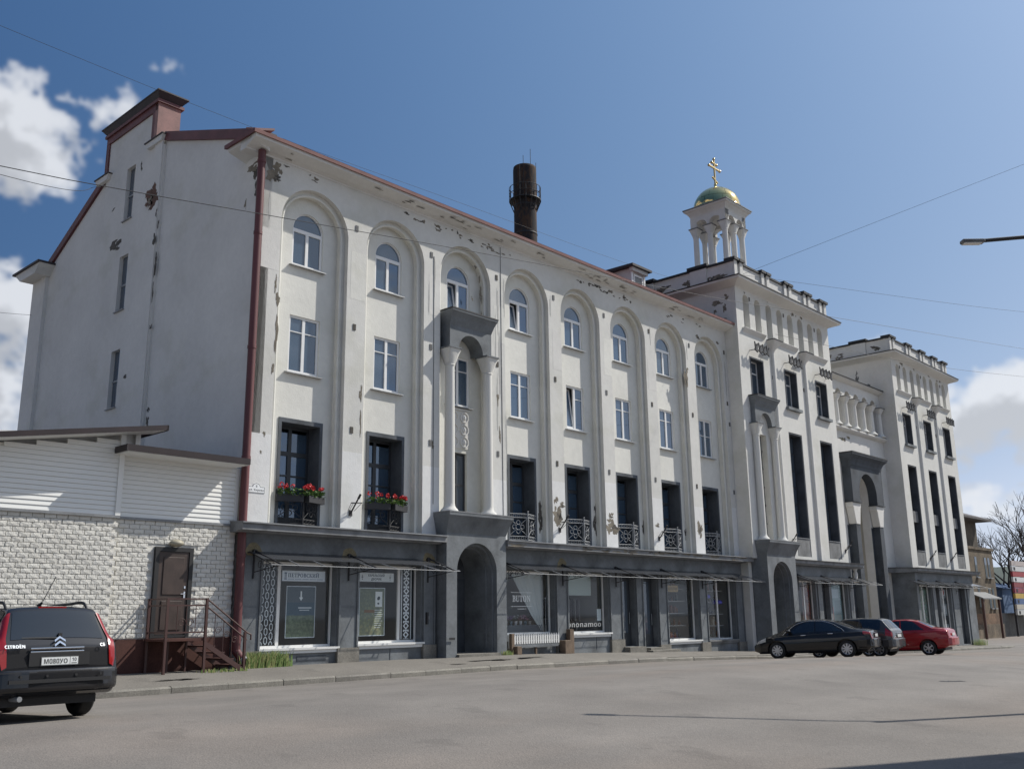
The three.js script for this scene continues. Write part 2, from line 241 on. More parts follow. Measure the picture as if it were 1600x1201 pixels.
  for (const [a, b] of [[[3.9, 4.25], [6.2, 4.3]], [[6.4, 4.35], [7.6, 4.3]], [[9.2, 3.9], [11.0, 3.95]], [[11.4, 3.95], [12.6, 3.85]]]) struct('road_marking', ribbon(wob(a, b, 18, 0.03, Math.round(a[0] * 10)), 0.055, 0.004), paint);
  for (const [x, z, w, d, s] of [[-2.6, 1.75, 0.9, 0.2, 1], [8.2, 1.6, 1.6, 0.22, 2], [10.0, 1.5, 1.5, 0.2, 5], [6.4, 1.9, 0.5, 0.14, 3]]) { const g = ubox(new THREE.ShapeGeometry(blob(w, d, 400 + s, 26, 0.8)).rotateX(-Math.PI / 2)); g.translate(x, lerp(padY(x), kerbY(x) + 0.145, clamp((z - 0.9) / 1.55)) + 0.022, z); struct('pavement_crack', g, tar); }
}

// ------------------------------------------------------------------ windows
function holesShape(outer, holes) { holes.forEach(h => outer.holes.push(h)); return outer; }
const archFrameG = (() => { const s = archPath(0, 0.575, 0, 1.22, THREE.Shape); s.holes.push(rectPath(-0.50, -0.05, 0.08, 1.12), rectPath(0.05, 0.50, 0.08, 1.12)); const l = new THREE.Path(); l.moveTo(-0.525, 1.245); l.absarc(0, 1.235, 0.53, Math.PI, 0, true); l.closePath(); s.holes.push(l); return ext(s, -0.07, 0.0, 18); })();
const archSashG = ext(holesShape(shapeOf([[-0.51, 0.07], [-0.04, 0.07], [-0.04, 1.13], [-0.51, 1.13]]), [rectPath(-0.45, -0.10, 0.13, 1.07)]), -0.03, 0.02);
const lunetteG = (() => { const l = new THREE.Shape(); l.moveTo(-0.54, 1.22); l.absarc(0, 1.22, 0.54, Math.PI, 0, true); l.closePath(); return new THREE.ShapeGeometry(l, 18); })();
const pane = (w, h) => new THREE.PlaneGeometry(w, h);
const drape = (w, h, seed) => { const g = new THREE.PlaneGeometry(w, h, Math.max(8, Math.round(w * 30)), 4), p = g.attributes.position; const r = mulberry(seed), f = 30 + r() * 25, ph = r() * 6; for (let i = 0; i < p.count; i++) p.setZ(i, 0.02 * Math.sin(p.getX(i) * f + ph) + 0.01 * Math.sin(p.getX(i) * f * 2.3)); g.computeVertexNormals(); return g; };
const curtMats = [M(0.40, 0.41, 0.40, { side: THREE.DoubleSide }), M(0.2, 0.21, 0.215, { side: THREE.DoubleSide }), M(0.30, 0.29, 0.27, { side: THREE.DoubleSide })];
function sillAt(win, cx, y, z, w, mat = mt.sill) { part(win, 'sill', profX([[z - 0.05, y + 0.01], [z + 0.17, y - 0.025], [z + 0.175, y - 0.055], [z - 0.05, y - 0.035]], cx - w / 2, cx + w / 2), mat); }
function archWindow(b, cx, i) {
  const z = -0.45, y = 11.93, w = part(b, 'arched_window', archFrameG, mt.pvc, [cx, y, z]);
  part(w, 'pane', lunetteG, mt.glass, [cx, y, z - 0.04]);
  for (const s of [-1, 1]) {
    const open = (i === 2 || i === 3) && s < 0;
    if (open) { const m = part(w, 'tilted_sash', archSashG, mt.pvc, [cx, y, z - 0.05]); m.rotation.x = -0.16; const pm = part(m, 'pane', pane(0.40, 0.98), mt.glass, [cx - 0.275, y + 0.6, z - 0.055]); }
    else part(w, 'pane', pane(0.45, 1.04), mt.glass, [cx + s * 0.275, y + 0.6, z - 0.04]);
  }
  if (i % 3 === 2) part(w, 'curtain', drape(1.0, 1.2, i + 3), curtMats[i % 3], [cx + (i % 2 ? 0.05 : -0.05), y + 0.62, z - 0.30]);
  sillAt(w, cx, y, z, 1.32);
}
function rectWindow(b, cx, i) {
  const z = -0.45, y = 8.51, H = 1.80, W = 1.12, s = shapeOf([[-W / 2, 0], [W / 2, 0], [W / 2, H], [-W / 2, H]]);
  const bars = i < 3 || i === 7 ? [1] : [];
  s.holes.push(rectPath(-0.49, -0.05, 0.08, H - 0.07), rectPath(0.05, 0.49, 0.08, H - 0.07));
  const w = part(b, 'casement_window', ext(s, -0.07, 0), mt.pvc, [cx, y, z]);
  const yb = i === 7 ? 1.02 : 1.30;
  for (const k of [-1, 1]) {
    if (i === 4 && k < 0) { const m = part(w, 'tilted_sash', ext(holesShape(shapeOf([[-0.235, 0], [0.235, 0], [0.235, 1.66], [-0.235, 1.66]]), [rectPath(-0.18, 0.18, 0.06, 1.6)]), -0.03, 0.02), mt.pvc, [cx - 0.27, y + 0.075, z - 0.04]); m.rotation.x = -0.13; part(m, 'pane', pane(0.38, 1.56), mt.glass, [cx - 0.27, y + 0.9, z - 0.045]); continue; }
    part(w, 'pane', pane(0.44, 1.65), mt.glass, [cx + k * 0.27, y + 0.905, z - 0.04]);
    part(w, 'glazing_bar', box(-0.22, 0.22, -0.014, 0.014, -0.035, -0.005), mt.pvc, [cx + k * 0.27, y + yb, z]);
  }
  if (i > 2) part(w, 'curtain', drape(i % 2 ? 1.0 : 0.5, 1.7, i + 33), curtMats[(i + 1) % 3], [cx + (i % 2 ? 0 : -0.24), y + 0.9, z - 0.25]);
  sillAt(w, cx, y, z, 1.34);
}
// dark french window deep in its painted reveal
function frenchWindow(b, cx, i) {
  const y = 3.86, top = 7.08, H = top - y, w0 = 0.79, s = shapeOf([[-w0, 0], [w0, 0], [w0, H], [-w0, H]]); s.holes.push(rectPath(-w0 + 0.10, w0 - 0.10, 0.02, H - 0.13));
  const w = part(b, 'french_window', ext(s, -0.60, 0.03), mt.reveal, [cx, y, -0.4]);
  const fr = holesShape(shapeOf([[-0.69, 0], [0.69, 0], [0.69, H - 0.13], [-0.69, H - 0.13]]), []);
  for (const k of [-1, 1]) { fr.holes.push(rectPath(k < 0 ? -0.62 : 0.06, k < 0 ? -0.06 : 0.62, 2.32, H - 0.22)); for (let r = 0; r < 3; r++) fr.holes.push(rectPath(k < 0 ? -0.62 : 0.07, k < 0 ? -0.07 : 0.62, 0.35 + r * 0.63, 0.35 + r * 0.63 + 0.58)); }
  part(w, 'door_frame', ext(fr, -0.06, 0), mt.darkFrame, [cx, y, -0.93]);
  for (const k of [-1, 1]) { part(w, 'pane', pane(0.56, 0.60), mt.glass, [cx + k * 0.34, y + 2.6, -0.965]); for (let r = 0; r < 3; r++) part(w, 'pane', pane(0.55, 0.58), mt.glass, [cx + k * 0.345, y + 0.64 + r * 0.63, -0.965]); }
  part(w, 'curtain', drape(0.55, 2.6, i + 71), curtMats[i % 2], [cx - (i % 2 ? -0.05 : 0.30), y + 1.5, -1.15]);
}
// iron balcony rail bent out to a point in the middle
function railPanel(L, H) {
  const a = [], r = 0.011, bar = (x0, y0, x1, y1, q = r) => a.push(rod([x0, y0, 0], [x1, y1, 0], q, 5));
  for (const y of [0.03, 0.16, H - 0.14, H]) bar(0, y, L, y, 0.014);
  for (const x of [0, L]) bar(x, 0, x, H + 0.06, 0.018);
  const ring = (x, y, R, q = 0.010) => { const t = new THREE.TorusGeometry(R, q, 5, 16); t.translate(x, y, 0); a.push(t); };
  const cy = (0.16 + H - 0.14) / 2, cx = L / 2; ring(cx, cy, 0.10); for (let k = 0; k < 4; k++) { const t = k * Math.PI / 2; ring(cx + 0.165 * Math.cos(t), cy + 0.165 * Math.sin(t), 0.075); }
  for (const [dx, dy] of [[-1, -1], [1, -1], [-1, 1], [1, 1]]) bar(cx + dx * 0.10, cy + dy * 0.10, cx + dx * (L / 2), cy + dy * (H / 2 - 0.15));
  for (const x of [0.06, L - 0.06]) bar(x, 0.16, x, H - 0.14); for (let k = 0; k < 5; k++) { ring(L * (k + 0.5) / 5, 0.095, 0.05, 0.008); ring(L * (k + 0.5) / 5, H - 0.07, 0.05, 0.008); }
  for (const x of [0, L]) { const s = new THREE.SphereGeometry(0.03, 8, 6); s.translate(x, H + 0.08, 0); a.push(s); }
  return merge(a);
}
const railG = railPanel(0.81, 0.98);
function balcony(b, cx, mat) {
  const y = 3.93; for (const s of [-1, 1]) { const m = part(b, 'balcony_rail', railG, mat, s < 0 ? [cx - 0.76, y, -0.40] : [cx, y, -0.12]); m.rotation.y = s < 0 ? -Math.atan2(0.28, 0.76) : Math.atan2(0.28, 0.76); }
}

// ------------------------------------------------------------------ portico: arched porch below, two columns and an arched hood above
const columnG = (r, h) => lathe([[0.001, 0], [r * 1.75, 0], [r * 1.75, 0.06], [r * 1.5, 0.13], [r * 1.25, 0.17], [r * 1.06, 0.24], [r, 0.34], [r * 0.97, h * 0.55], [r * 0.9, h - 0.05], [r * 1.05, h - 0.03], [r * 1.05, h], [0.001, h]], 22);
function capitalG(r, h, R) { // flared square capital with a slab on top
  const g = new THREE.BufferGeometry(), ring = [[r, 0], [r * 1.15, h * 0.25], [lerp(r, R, 0.62), h * 0.62], [R, h * 0.93], [R, h]], n = 24, p = [], id = [];
  ring.forEach(([q, y], k) => { const t = k / (ring.length - 1); for (let i = 0; i <= n; i++) { const a = i / n * Math.PI * 2, c = Math.cos(a), s = Math.sin(a), sq = 1 / Math.max(Math.abs(c), Math.abs(s)), kk = lerp(1, sq, Math.min(1, t * 1.5)); p.push(c * q * kk, y, s * q * kk); } });
  for (let k = 0; k < ring.length - 1; k++) for (let i = 0; i < n; i++) { const a = k * (n + 1) + i; id.push(a, a + n + 1, a + 1, a + 1, a + n + 1, a + n + 2); }
  g.setAttribute('position', new THREE.Float32BufferAttribute(p, 3)); g.setIndex(id); g.computeVertexNormals(); const u = new Float32Array(p.length / 3 * 2); for (let i = 0; i < u.length / 2; i++) { u[2 * i] = p[3 * i] + p[3 * i + 2]; u[2 * i + 1] = p[3 * i + 1]; } g.setAttribute('uv', new THREE.BufferAttribute(u, 2)); return g;
}
function portico(b, cx, z0, yg, doorMat) {
  const hw = 1.41, zf = z0 + 0.52, ys = 3.66 - 0.94;
  // porch front with a stepped arch and a deep passage
  for (const [r, za, zb, o] of [[0.94, z0 + 0.36, zf, hw], [0.86, z0 + 0.12, z0 + 0.36, hw - 0.01], [0.80, z0 - 1.0, z0 + 0.12, hw - 0.02]]) {
    const nt = new THREE.Shape(); nt.moveTo(cx - o, yg - 0.3); nt.lineTo(cx - r, yg - 0.3); nt.lineTo(cx - r, ys); nt.absarc(cx, ys, r, Math.PI, 0, true); nt.lineTo(cx + r, yg - 0.3); nt.lineTo(cx + o, yg - 0.3); nt.lineTo(cx + o, 3.95); nt.lineTo(cx - o, 3.95); nt.closePath();
    part(b, 'porch_arch', ext(nt, za, zb, 20), mt.grey);
  }
  // cornice of the porch
  const fl = [[0.0, 3.95], [0.03, 4.02], [0.10, 4.20], [0.20, 4.40], [0.26, 4.49], [0.27, 4.51], [0.27, 4.61]];
  const rings = []; for (let k = 0; k < fl.length - 1; k++) { const [a, ya] = fl[k], [c, yc] = fl[k + 1]; const q = (d, y) => [[cx - hw - d * 0.45, y, z0 - 0.3], [cx - hw - d * 0.45, y, zf + d], [cx + hw + d * 0.45, y, zf + d], [cx + hw + d * 0.45, y, z0 - 0.3]]; const A = q(a, ya), B = q(c, yc); for (let i = 0; i < 3; i++) rings.push(A[i], A[i + 1], B[i + 1], A[i], B[i + 1], B[i]); }
  const cg = new THREE.BufferGeometry(); cg.setAttribute('position', new THREE.Float32BufferAttribute(rings.flat(), 3)); cg.computeVertexNormals(); part(b, 'porch_cornice', ubox(cg), mt.grey);
  part(b, 'porch_top', box(cx - hw - 0.13, cx + hw + 0.13, 4.60, 4.64, z0 - 0.35, zf + 0.28), mt.ledge);
  // door deep in the arch
  const zd = z0 - 0.9, d = part(b, 'porch_door', box(cx - 0.80, cx + 0.80, yg - 0.1, 2.55, zd - 0.06, zd), doorMat);
  for (const s of [-1, 1]) part(d, 'door_leaf', box(cx + (s < 0 ? -0.74 : 0.015), cx + (s < 0 ? -0.015 : 0.74), yg + 0.02, 2.48, zd, zd + 0.03), doorMat);
  part(d, 'handle', rod([cx - 0.06, 1.0 + yg, zd + 0.05], [cx - 0.06, 1.25 + yg, zd + 0.05], 0.012), mt.ironLight);
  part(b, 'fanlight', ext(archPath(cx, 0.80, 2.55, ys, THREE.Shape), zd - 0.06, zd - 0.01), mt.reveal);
  part(b, 'threshold', box(cx - 0.95, cx + 0.95, yg - 0.3, yg + 0.09, z0 - 0.9, zf + 0.12), mt.concrete);
  // columns
  for (const s of [-1, 1]) { const x = cx + s * 0.93, z = z0 + 0.14; part(b, 'column', columnG(0.18, 5.12), mt.white, [x, 4.64, z]); const c = part(b, 'capital', capitalG(0.18, 0.55, 0.275), mt.white, [x, 9.76, z]); part(c, 'slab', box(-0.31, 0.31, 0.548, 0.60, -0.31, 0.31), mt.grey, [x, 9.76, z]); }
  // hood: an arch block under a flared cap
  const H = new THREE.Shape(), y0 = 10.36, o = 1.03; H.moveTo(cx - o, y0); H.lineTo(cx - 0.60, y0); H.absarc(cx, y0, 0.60, Math.PI, 0, true); H.lineTo(cx + o, y0); H.lineTo(cx + o, 11.32); H.lineTo(cx - o, 11.32); H.closePath();
  part(b, 'hood_arch', ext(H, z0 + 0.06, z0 + 0.25, 22), mt.grey); const In = new THREE.Shape(); In.moveTo(cx - 0.62, y0 + 0.002); In.absarc(cx, y0, 0.62, Math.PI, 0, true); In.lineTo(cx + 0.60, y0 + 0.002); In.absarc(cx, y0, 0.598, 0, Math.PI, false); In.closePath();
  part(b, 'arch_soffit', ext(In, z0 - 0.38, z0 + 0.252, 22), mt.grey);
  for (const s of [-1, 1]) part(b, 'hood_side', box(cx + (s < 0 ? -o - 0.003 : o - 0.05), cx + (s < 0 ? -o + 0.05 : o + 0.003), y0, 11.32, z0 - 0.4, z0 + 0.253), mt.grey);
  part(b, 'hood_lintel', box(cx - o + 0.05, cx + o - 0.05, 11.06, 11.30, z0 - 0.4, z0 + 0.06), mt.grey);
  const A = (d, y) => [[cx - o - d * 0.4, y, z0 - 0.4], [cx - o - d * 0.4, y, z0 + 0.25 + d], [cx + o + d * 0.4, y, z0 + 0.25 + d], [cx + o + d * 0.4, y, z0 - 0.4]], hp = [[0, 11.20], [0.04, 11.30], [0.12, 11.48], [0.22, 11.62], [0.26, 11.65], [0.26, 11.72]], tr = [];
  for (let k = 0; k < hp.length - 1; k++) { const a = A(...hp[k]), c = A(...hp[k + 1]); for (let i = 0; i < 3; i++) tr.push(a[i], a[i + 1], c[i + 1], a[i], c[i + 1], c[i]); }
  const hg = new THREE.BufferGeometry(); hg.setAttribute('position', new THREE.Float32BufferAttribute(tr.flat(), 3)); hg.computeVertexNormals(); part(b, 'hood_cornice', ubox(hg), mt.grey);
  part(b, 'hood_cap', box(cx - o - 0.12, cx + o + 0.12, 11.71, 11.76, z0 - 0.4, z0 + 0.525), mt.blackMetal);
}

// ------------------------------------------------------------------ the long block
const BX = i => 2.003 + 3.3 * i, XE = 26.83;
const block = thing('apartment_block', 'long white plastered block with eight tall arched bays above grey shopfronts', 'building', [13.4, 0, -8]);
{
  const notch = (hw, ys, x0, x1, y0, y1) => { const s = new THREE.Shape(); s.moveTo(x0, y0); for (let i = 0; i < 8; i++) { const c = BX(i); s.lineTo(c - hw, y0); s.lineTo(c - hw, ys); s.absarc(c, ys, hw, Math.PI, 0, true); s.lineTo(c + hw, y0); } s.lineTo(x1, y0); s.lineTo(x1, y1); s.lineTo(x0, y1); s.closePath(); return s; };
  part(block, 'front_wall', ext(notch(1.27, 13.12, 0, XE, 3.8, 15.06), -0.2, 0, 26), mt.white);
  part(block, 'arch_step', ext(notch(1.13, 13.12, 0.01, XE - 0.01, 3.8, 15.0), -0.40, -0.2, 26), mt.recess);
  const back = shapeOf([[0.02, 3.8], [XE - 0.02, 3.8], [XE - 0.02, 14.9], [0.02, 14.9]]);
  for (let i = 0; i < 8; i++) { const c = BX(i); back.holes.push(archPath(c, 0.575, 11.93, 13.15), rectPath(c - 0.56, c + 0.56, 8.51, 10.31)); if (i === 2) back.holes.push(rectPath(c - 0.42, c + 0.42, 4.72, 6.85)); else back.holes.push(rectPath(c - 0.79, c + 0.79, 3.86, 7.08)); }
  part(block, 'recess_wall', ext(back, -0.62, -0.40, 18), mt.recess);
  for (let i = 0; i < 8; i++) { // round moulding on the inner step of each arch
    const c = BX(i), pts = []; pts.push([c - 1.13, 3.86, -0.2]); for (let k = 0; k <= 6; k++) pts.push([c - 1.13, lerp(4.4, 12.6, k / 6), -0.2]); for (let k = 0; k <= 16; k++) { const a = Math.PI - k / 16 * Math.PI; pts.push([c + 1.13 * Math.cos(a), 13.12 + 1.13 * Math.sin(a), -0.2]); } for (let k = 0; k <= 6; k++) pts.push([c + 1.13, lerp(12.6, 4.4, k / 6), -0.2]); pts.push([c + 1.13, 3.86, -0.2]);
    part(block, 'arch_moulding', ubox(tube(pts, 0.045, 8, 90)), mt.recess);
    archWindow(block, c, i); rectWindow(block, c, i); if (i !== 2) { frenchWindow(block, c, i); balcony(block, c, i < 2 ? mt.iron : mt.ironLight); }
  }
  { // bay of the porch: narrow dark window and a cast panel
    const c = BX(2), s = holesShape(shapeOf([[-0.42, 0], [0.42, 0], [0.42, 2.13], [-0.42, 2.13]]), [rectPath(-0.36, -0.03, 0.06, 0.98), rectPath(0.03, 0.36, 0.06, 0.98), rectPath(-0.36, -0.03, 1.04, 2.06), rectPath(0.03, 0.36, 1.04, 2.06)]);
    const w = part(block, 'narrow_window', ext(s, -0.06, 0), mt.darkFrame, [c, 4.72, -0.50]); for (const k of [-1, 1]) for (const y of [0.52, 1.55]) part(w, 'pane', pane(0.34, 1.02), mt.glassDark, [c + k * 0.195, 4.72 + y, -0.53]);
    const pn = part(block, 'cast_panel', box(c - 0.52, c + 0.52, 7.0, 8.36, -0.402, -0.37), mt.white2);
    for (let r = 0; r < 3; r++) for (const k of [-1, 1]) { const oc = []; for (let q = 0; q < 8; q++) { const a = (q + 0.5) / 8 * 6.283; oc.push([Math.cos(a) * 0.215, Math.sin(a) * 0.205]); } const o2 = shapeOf(oc), o3 = new THREE.Path(); oc.map(p => [p[0] * 0.84, p[1] * 0.84]).reverse().forEach((p, i2) => i2 ? o3.lineTo(...p) : o3.moveTo(...p)); o3.closePath(); o2.holes.push(o3); part(pn, 'octagon', ext(o2, 0, 0.035), mt.white2, [c + k * 0.255, 7.24 + r * 0.44, -0.37]); part(pn, 'rosette', new THREE.SphereGeometry(0.10, 10, 6).scale(1, 1, 0.4), mt.white2, [c + k * 0.255, 7.24 + r * 0.44, -0.37]); }
    part(block, 'panel_shelf', box(c - 0.56, c + 0.56, 8.36, 8.42, -0.41, -0.33), mt.white2);
  }
  portico(block, BX(2), 0, 0, mt.slate);
  // cornice, gutter edge and roof
  part(block, 'cornice', profX([[-0.3, 14.95], [0.02, 14.95], [0.03, 15.0], [0.10, 15.03], [0.20, 15.05], [0.42, 15.13], [0.52, 15.17], [0.52, 15.27], [0.0, 15.32], [-0.3, 15.32]], -0.62, XE), mt.white2);
  part(block, 'cornice_return', (() => { const s = shapeOf([[0.02, 14.95], [-0.03, 15.0], [-0.10, 15.03], [-0.2, 15.05], [-0.5, 15.13], [-0.62, 15.17], [-0.62, 15.27], [0.02, 15.32]].map(p => [p[0], p[1]]).reverse()); return ubox(new THREE.ExtrudeGeometry(s, { depth: 1.3, bevelEnabled: false }).translate(0, 0, -1.0)); })(), mt.white2);
  part(block, 'gutter', profX([[0.50, 15.272], [0.585, 15.255], [0.60, 15.36], [0.1, 15.56], [0.08, 15.52], [0.48, 15.36]], -0.70, XE + 0.1), mt.redLight);
  part(block, 'gutter_return', ubox(new THREE.ExtrudeGeometry(shapeOf([[-0.61, 15.272], [-0.71, 15.25], [-0.715, 15.37], [0.0, 15.62], [0.0, 15.55], [-0.6, 15.33]].reverse()), { depth: 1.62, bevelEnabled: false }).translate(0, 0, -1.08)), mt.red);
  part(block, 'roof', profX([[0.45, 15.30], [0.55, 15.40], [-0.6, 15.92], [-8.6, 18.72], [-16.9, 15.42], [-16.9, 15.25], [-8.6, 18.55], [-0.6, 15.72]], 0.3, XE), mt.red);
  for (const [x, l] of [[6.3, 1.2], [8.9, 1.0], [13.6, 1.5], [18.6, 1.1], [20.1, 1.7]]) { const s = part(block, 'snow_rail', box(x, x + l, 15.86, 16.02, -0.62, -0.55), mt.blackMetal); }
  part(block, 'roof_vent', box(0.1, 0.75, 15.7, 16.08, -0.95, -0.5), mt.blackMetal);
  // gable end
  const gs = shapeOf([[0.0, -0.6], [0.0, 15.1], [-0.35, 15.62], [-6.3, 17.72], [-6.3, 17.9], [-7.1, 17.9], [-7.1, 19.62], [-11.0, 19.62], [-11.0, 17.75], [-15.5, 15.45], [-16.85, 15.35], [-16.85, -0.6]].reverse());
  for (const [y0, y1] of [[15.42, 17.52], [11.95, 14.05], [8.41, 10.5]]) gs.holes.push(rectPath(-9.02, -8.36, y0, y1));
  part(block, 'gable_wall', extX(gs, 0.0, 0.35), mt.white2);
  const bay = shapeOf([[-6.25, -0.4], [-6.25, 17.55], [-7.0, 17.86], [-10.75, 17.76], [-10.75, -0.4]].reverse()); for (const [y0, y1] of [[15.42, 17.52], [11.95, 14.05], [8.41, 10.5]]) bay.holes.push(rectPath(-9.02, -8.36, y0, y1)); part(block, 'stair_bay', extX(bay, -0.09, 0.0), mt.white2);
  part(block, 'bay_strip', box(-0.15, -0.09, -0.4, 17.7, -6.85, -6.30), mt.white2);
  part(block, 'gable_pilaster', box(-0.14, 0.0, -0.4, 15.1, -16.84, -15.6), mt.white2); part(block, 'gable_pilaster', box(-0.05, 0.0, -0.4, 15.0, -0.75, -0.02), mt.white2);
  for (const [y0, y1] of [[15.42, 17.52], [11.95, 14.05], [8.41, 10.5]]) { const w = part(block, 'stair_window', box(0.05, 0.09, y0, y1, -9.0, -8.38), mt.glassDark); part(w, 'transom', box(0.02, 0.06, (y0 * 0.52 + y1 * 0.48) - 0.03, (y0 * 0.52 + y1 * 0.48) + 0.03, -9.0, -8.38), mt.ironLight); part(w, 'sill', box(-0.16, 0.16, y0 - 0.03, y0 + 0.004, -9.05, -8.33), mt.sill); }
  // stepped top of the stair bay with red sheet
  part(block, 'parapet_back', box(0.35, 0.75, 15.5, 19.62, -11.0, -7.1), mt.white2);
  const trim = (y0, y1, z0, z1, x0 = -0.08, x1 = 0.36, m = mt.red) => part(block, 'red_flashing', box(x0, x1, y0, y1, z0, z1), m);
  trim(19.22, 19.62, -11.05, -7.05, -0.06, 0.0); trim(17.95, 19.6, -7.22, -7.0, -0.06, 0.80, mt.redLight); trim(17.9, 19.22, -7.42, -7.22, -0.055, 0.0); trim(17.9, 19.22, -11.05, -10.85, -0.055, 0.0); trim(17.85, 19.62, -11.08, -11.04, -0.06, 0.80);
  part(block, 'parapet_cap', (() => { const g = box(-0.22, 1.0, 19.86, 19.91, -11.32, -6.8), q = box(-0.20, 0.98, 19.64, 19.858, -11.3, -6.82), p = q.attributes.position; for (let i = 0; i < p.count; i++) if (p.getY(i) < 19.7) { p.setX(i, clamp(p.getX(i), -0.08, 0.82)); p.setZ(i, clamp(p.getZ(i), -11.1, -6.99)); } q.computeVertexNormals(); return merge([g, q]); })(), mt.darkRoof);
  part(block, 'parapet_cap_edge', box(-0.12, 0.9, 19.50, 19.62, -11.16, -6.94), mt.red);
  const slopeTrim = (z0, y0, z1, y1, m = mt.red) => part(block, 'red_flashing', profX([[z0, y0], [z1, y1], [z1, y1 + 0.34], [z0, y0 + 0.34]], -0.10, 0.42), m);
  slopeTrim(-0.30, 15.58, -6.28, 17.70); slopeTrim(-11.02, 17.62, -15.6, 15.34);
  for (const [z0, z1, y] of [[-7.45, -6.2, 17.74], [-11.45, -10.35, 17.62]]) { const c = part(block, 'corbel', profX([[z0 + 0.12, y - 0.06], [z1 - 0.12, y - 0.06], [z1, y + 0.16], [z0, y + 0.16]], -0.22, -0.08), mt.white2); part(c, 'cap_sheet', box(-0.26, -0.06, y + 0.16, y + 0.2, z0 - 0.04, z1 + 0.04), mt.darkRoof); }
  const fe = part(block, 'eave_return', profX([[-17.0, 15.0], [-15.5, 15.0], [-15.3, 15.2], [-15.1, 15.38], [-17.6, 15.38], [-17.3, 15.2]], -0.62, 0.0), mt.white2); part(fe, 'cap_sheet', box(-0.7, 0.3, 15.38, 15.46, -17.7, -15.05), mt.darkRoof);
  part(block, 'back_wall', box(0.3, XE, -0.5, 15.3, -16.85, -16.5), mt.white2); for (const y of [3.55, 7.55, 11.05, 14.6]) part(block, 'floor_slab', box(0.36, XE - 0.05, y, y + 0.2, -16.4, y < 4 ? -2.8 : -0.63), mt.room); part(block, 'partition_wall', box(0.36, XE - 0.05, 3.76, 14.6, -5.6, -5.4), mt.room); for (let i = 0; i < 7; i++) for (const y of [3.76, 7.76, 11.26]) part(block, 'partition_wall', box(BX(i) + 1.6, BX(i) + 1.7, y, y + 3.28, -5.39, -0.64), mt.room); 
  // downpipe
  const pipe = part(block, 'downpipe', merge([rod([-0.13, 0.42, 0.12], [-0.13, 15.0, 0.12], 0.115, 14), rod([-0.13, 0.45, 0.12], [-0.05, 0.22, 0.34], 0.11, 12)]), mt.red); for (const y of [2.9, 5.6, 8.8, 12.3, 14.6]) part(pipe, 'pipe_collar', rod([-0.13, y, 0.12], [-0.13, y + 0.09, 0.12], 0.13, 14), mt.red); part(pipe, 'pipe_mouth', rod([-0.05, 0.22, 0.34], [-0.03, 0.17, 0.40], 0.125, 12), mt.ironLight);
  // small square air vents on the piers
  const ventG = box(-0.055, 0.055, -0.1, 0.1, 0, 0.02); for (let i = 0; i < 8; i++) for (const y of [13.63, 10.27, 6.94]) { if (i === 7 && y > 11) continue; part(block, 'air_vent', ventG, (i * 7 + y) % 3 < 1.4 ? mt.peelDark : mt.panel, [BX(i) + 1.60, y, 0.0]); }
  for (const [x, y] of [[26.6, 13.9], [26.62, 11.3]]) part(block, 'air_vent', ventG, mt.peelDark, [x, y, 0]);
  // thin surface cable beside the porch bay
  part(block, 'surface_cable', merge([rod([10.45, 4.7, 0.012], [10.42, 14.9, 0.012], 0.011, 5), rod([7.05, 4.9, 0.012], [7.02, 13.6, 0.012], 0.012, 5)]), mt.panel);
  // fresh paint at the foot of the piers, dirt runs by the porch bay
  { const q = mulberry(44); for (let i = -1; i < 8; i++) { const a = i < 0 ? 0.004 : BX(i) + 1.272, c = i > 6 ? XE - 0.01 : BX(i + 1) - 1.272, h = 6.25 + (q() - 0.5) * 0.5; part(block, 'repainted_patch', box(a, c, 3.9, h, 0, 0.003), mt.fresh); if (q() < 0.6) part(block, 'repainted_patch', box(lerp(a, c, 0.1 + q() * 0.2), c - 0.002, 10.6 + q(), 11.9 + q() * 1.2, 0, 0.003), i % 2 ? mt.white2 : mt.recess); }
    for (const [x, y, w, h] of [[10.25, 12.4, 0.10, 1.6], [10.12, 11.2, 0.07, 1.9], [10.34, 10.4, 0.12, 2.2], [10.2, 8.8, 0.08, 1.8], [10.6, 12.9, 0.08, 1.3], [10.66, 7.5, 0.06, 2.0], [7.05, 12.8, 0.09, 1.4], [6.8, 12.0, 0.06, 1.2], [13.3, 13.2, 0.07, 0.9], [20.2, 13.4, 0.07, 0.8], [0.3, 13.4, 0.08, 0.9], [26.62, 12.4, 0.1, 2.2], [23.2, 13.3, 0.06, 0.8]]) part(block, 'dirt_run', ubox(new THREE.ExtrudeGeometry(blob(w, h, blobSeed++, 40, 0.45), { depth: 0.003, bevelEnabled: false })), mt.streak, [x, y, 0.001]); }
  // ---- peeled plaster
  const pr = mulberry(21);
  for (let k = 0; k < 190; k++) { const x = 0.6 + Math.pow(pr(), 0.8) * 25.5; if (fbm3(x * 0.35, 3, 1, 3) < 0.42) continue; const low = pr() < 0.5; if (low) peelFront(block, x, 14.86 - pr() * 0.22, 0.002, 0.07 + pr() * 0.28, 0.04 + pr() * 0.09, pr() < 0.6 ? mt.peel : mt.peelDark); else { const t = pr(), z = 0.12 + t * 0.30, y = 15.035 + t * 0.085; const g = flakes(0.08 + pr() * 0.3, 0.05 + pr() * 0.12).rotateX(1.95); part(block, 'peeled_patch', g, pr() < 0.5 ? mt.peel : mt.peelDark, [x, y - 0.006, z + 0.004]); } }
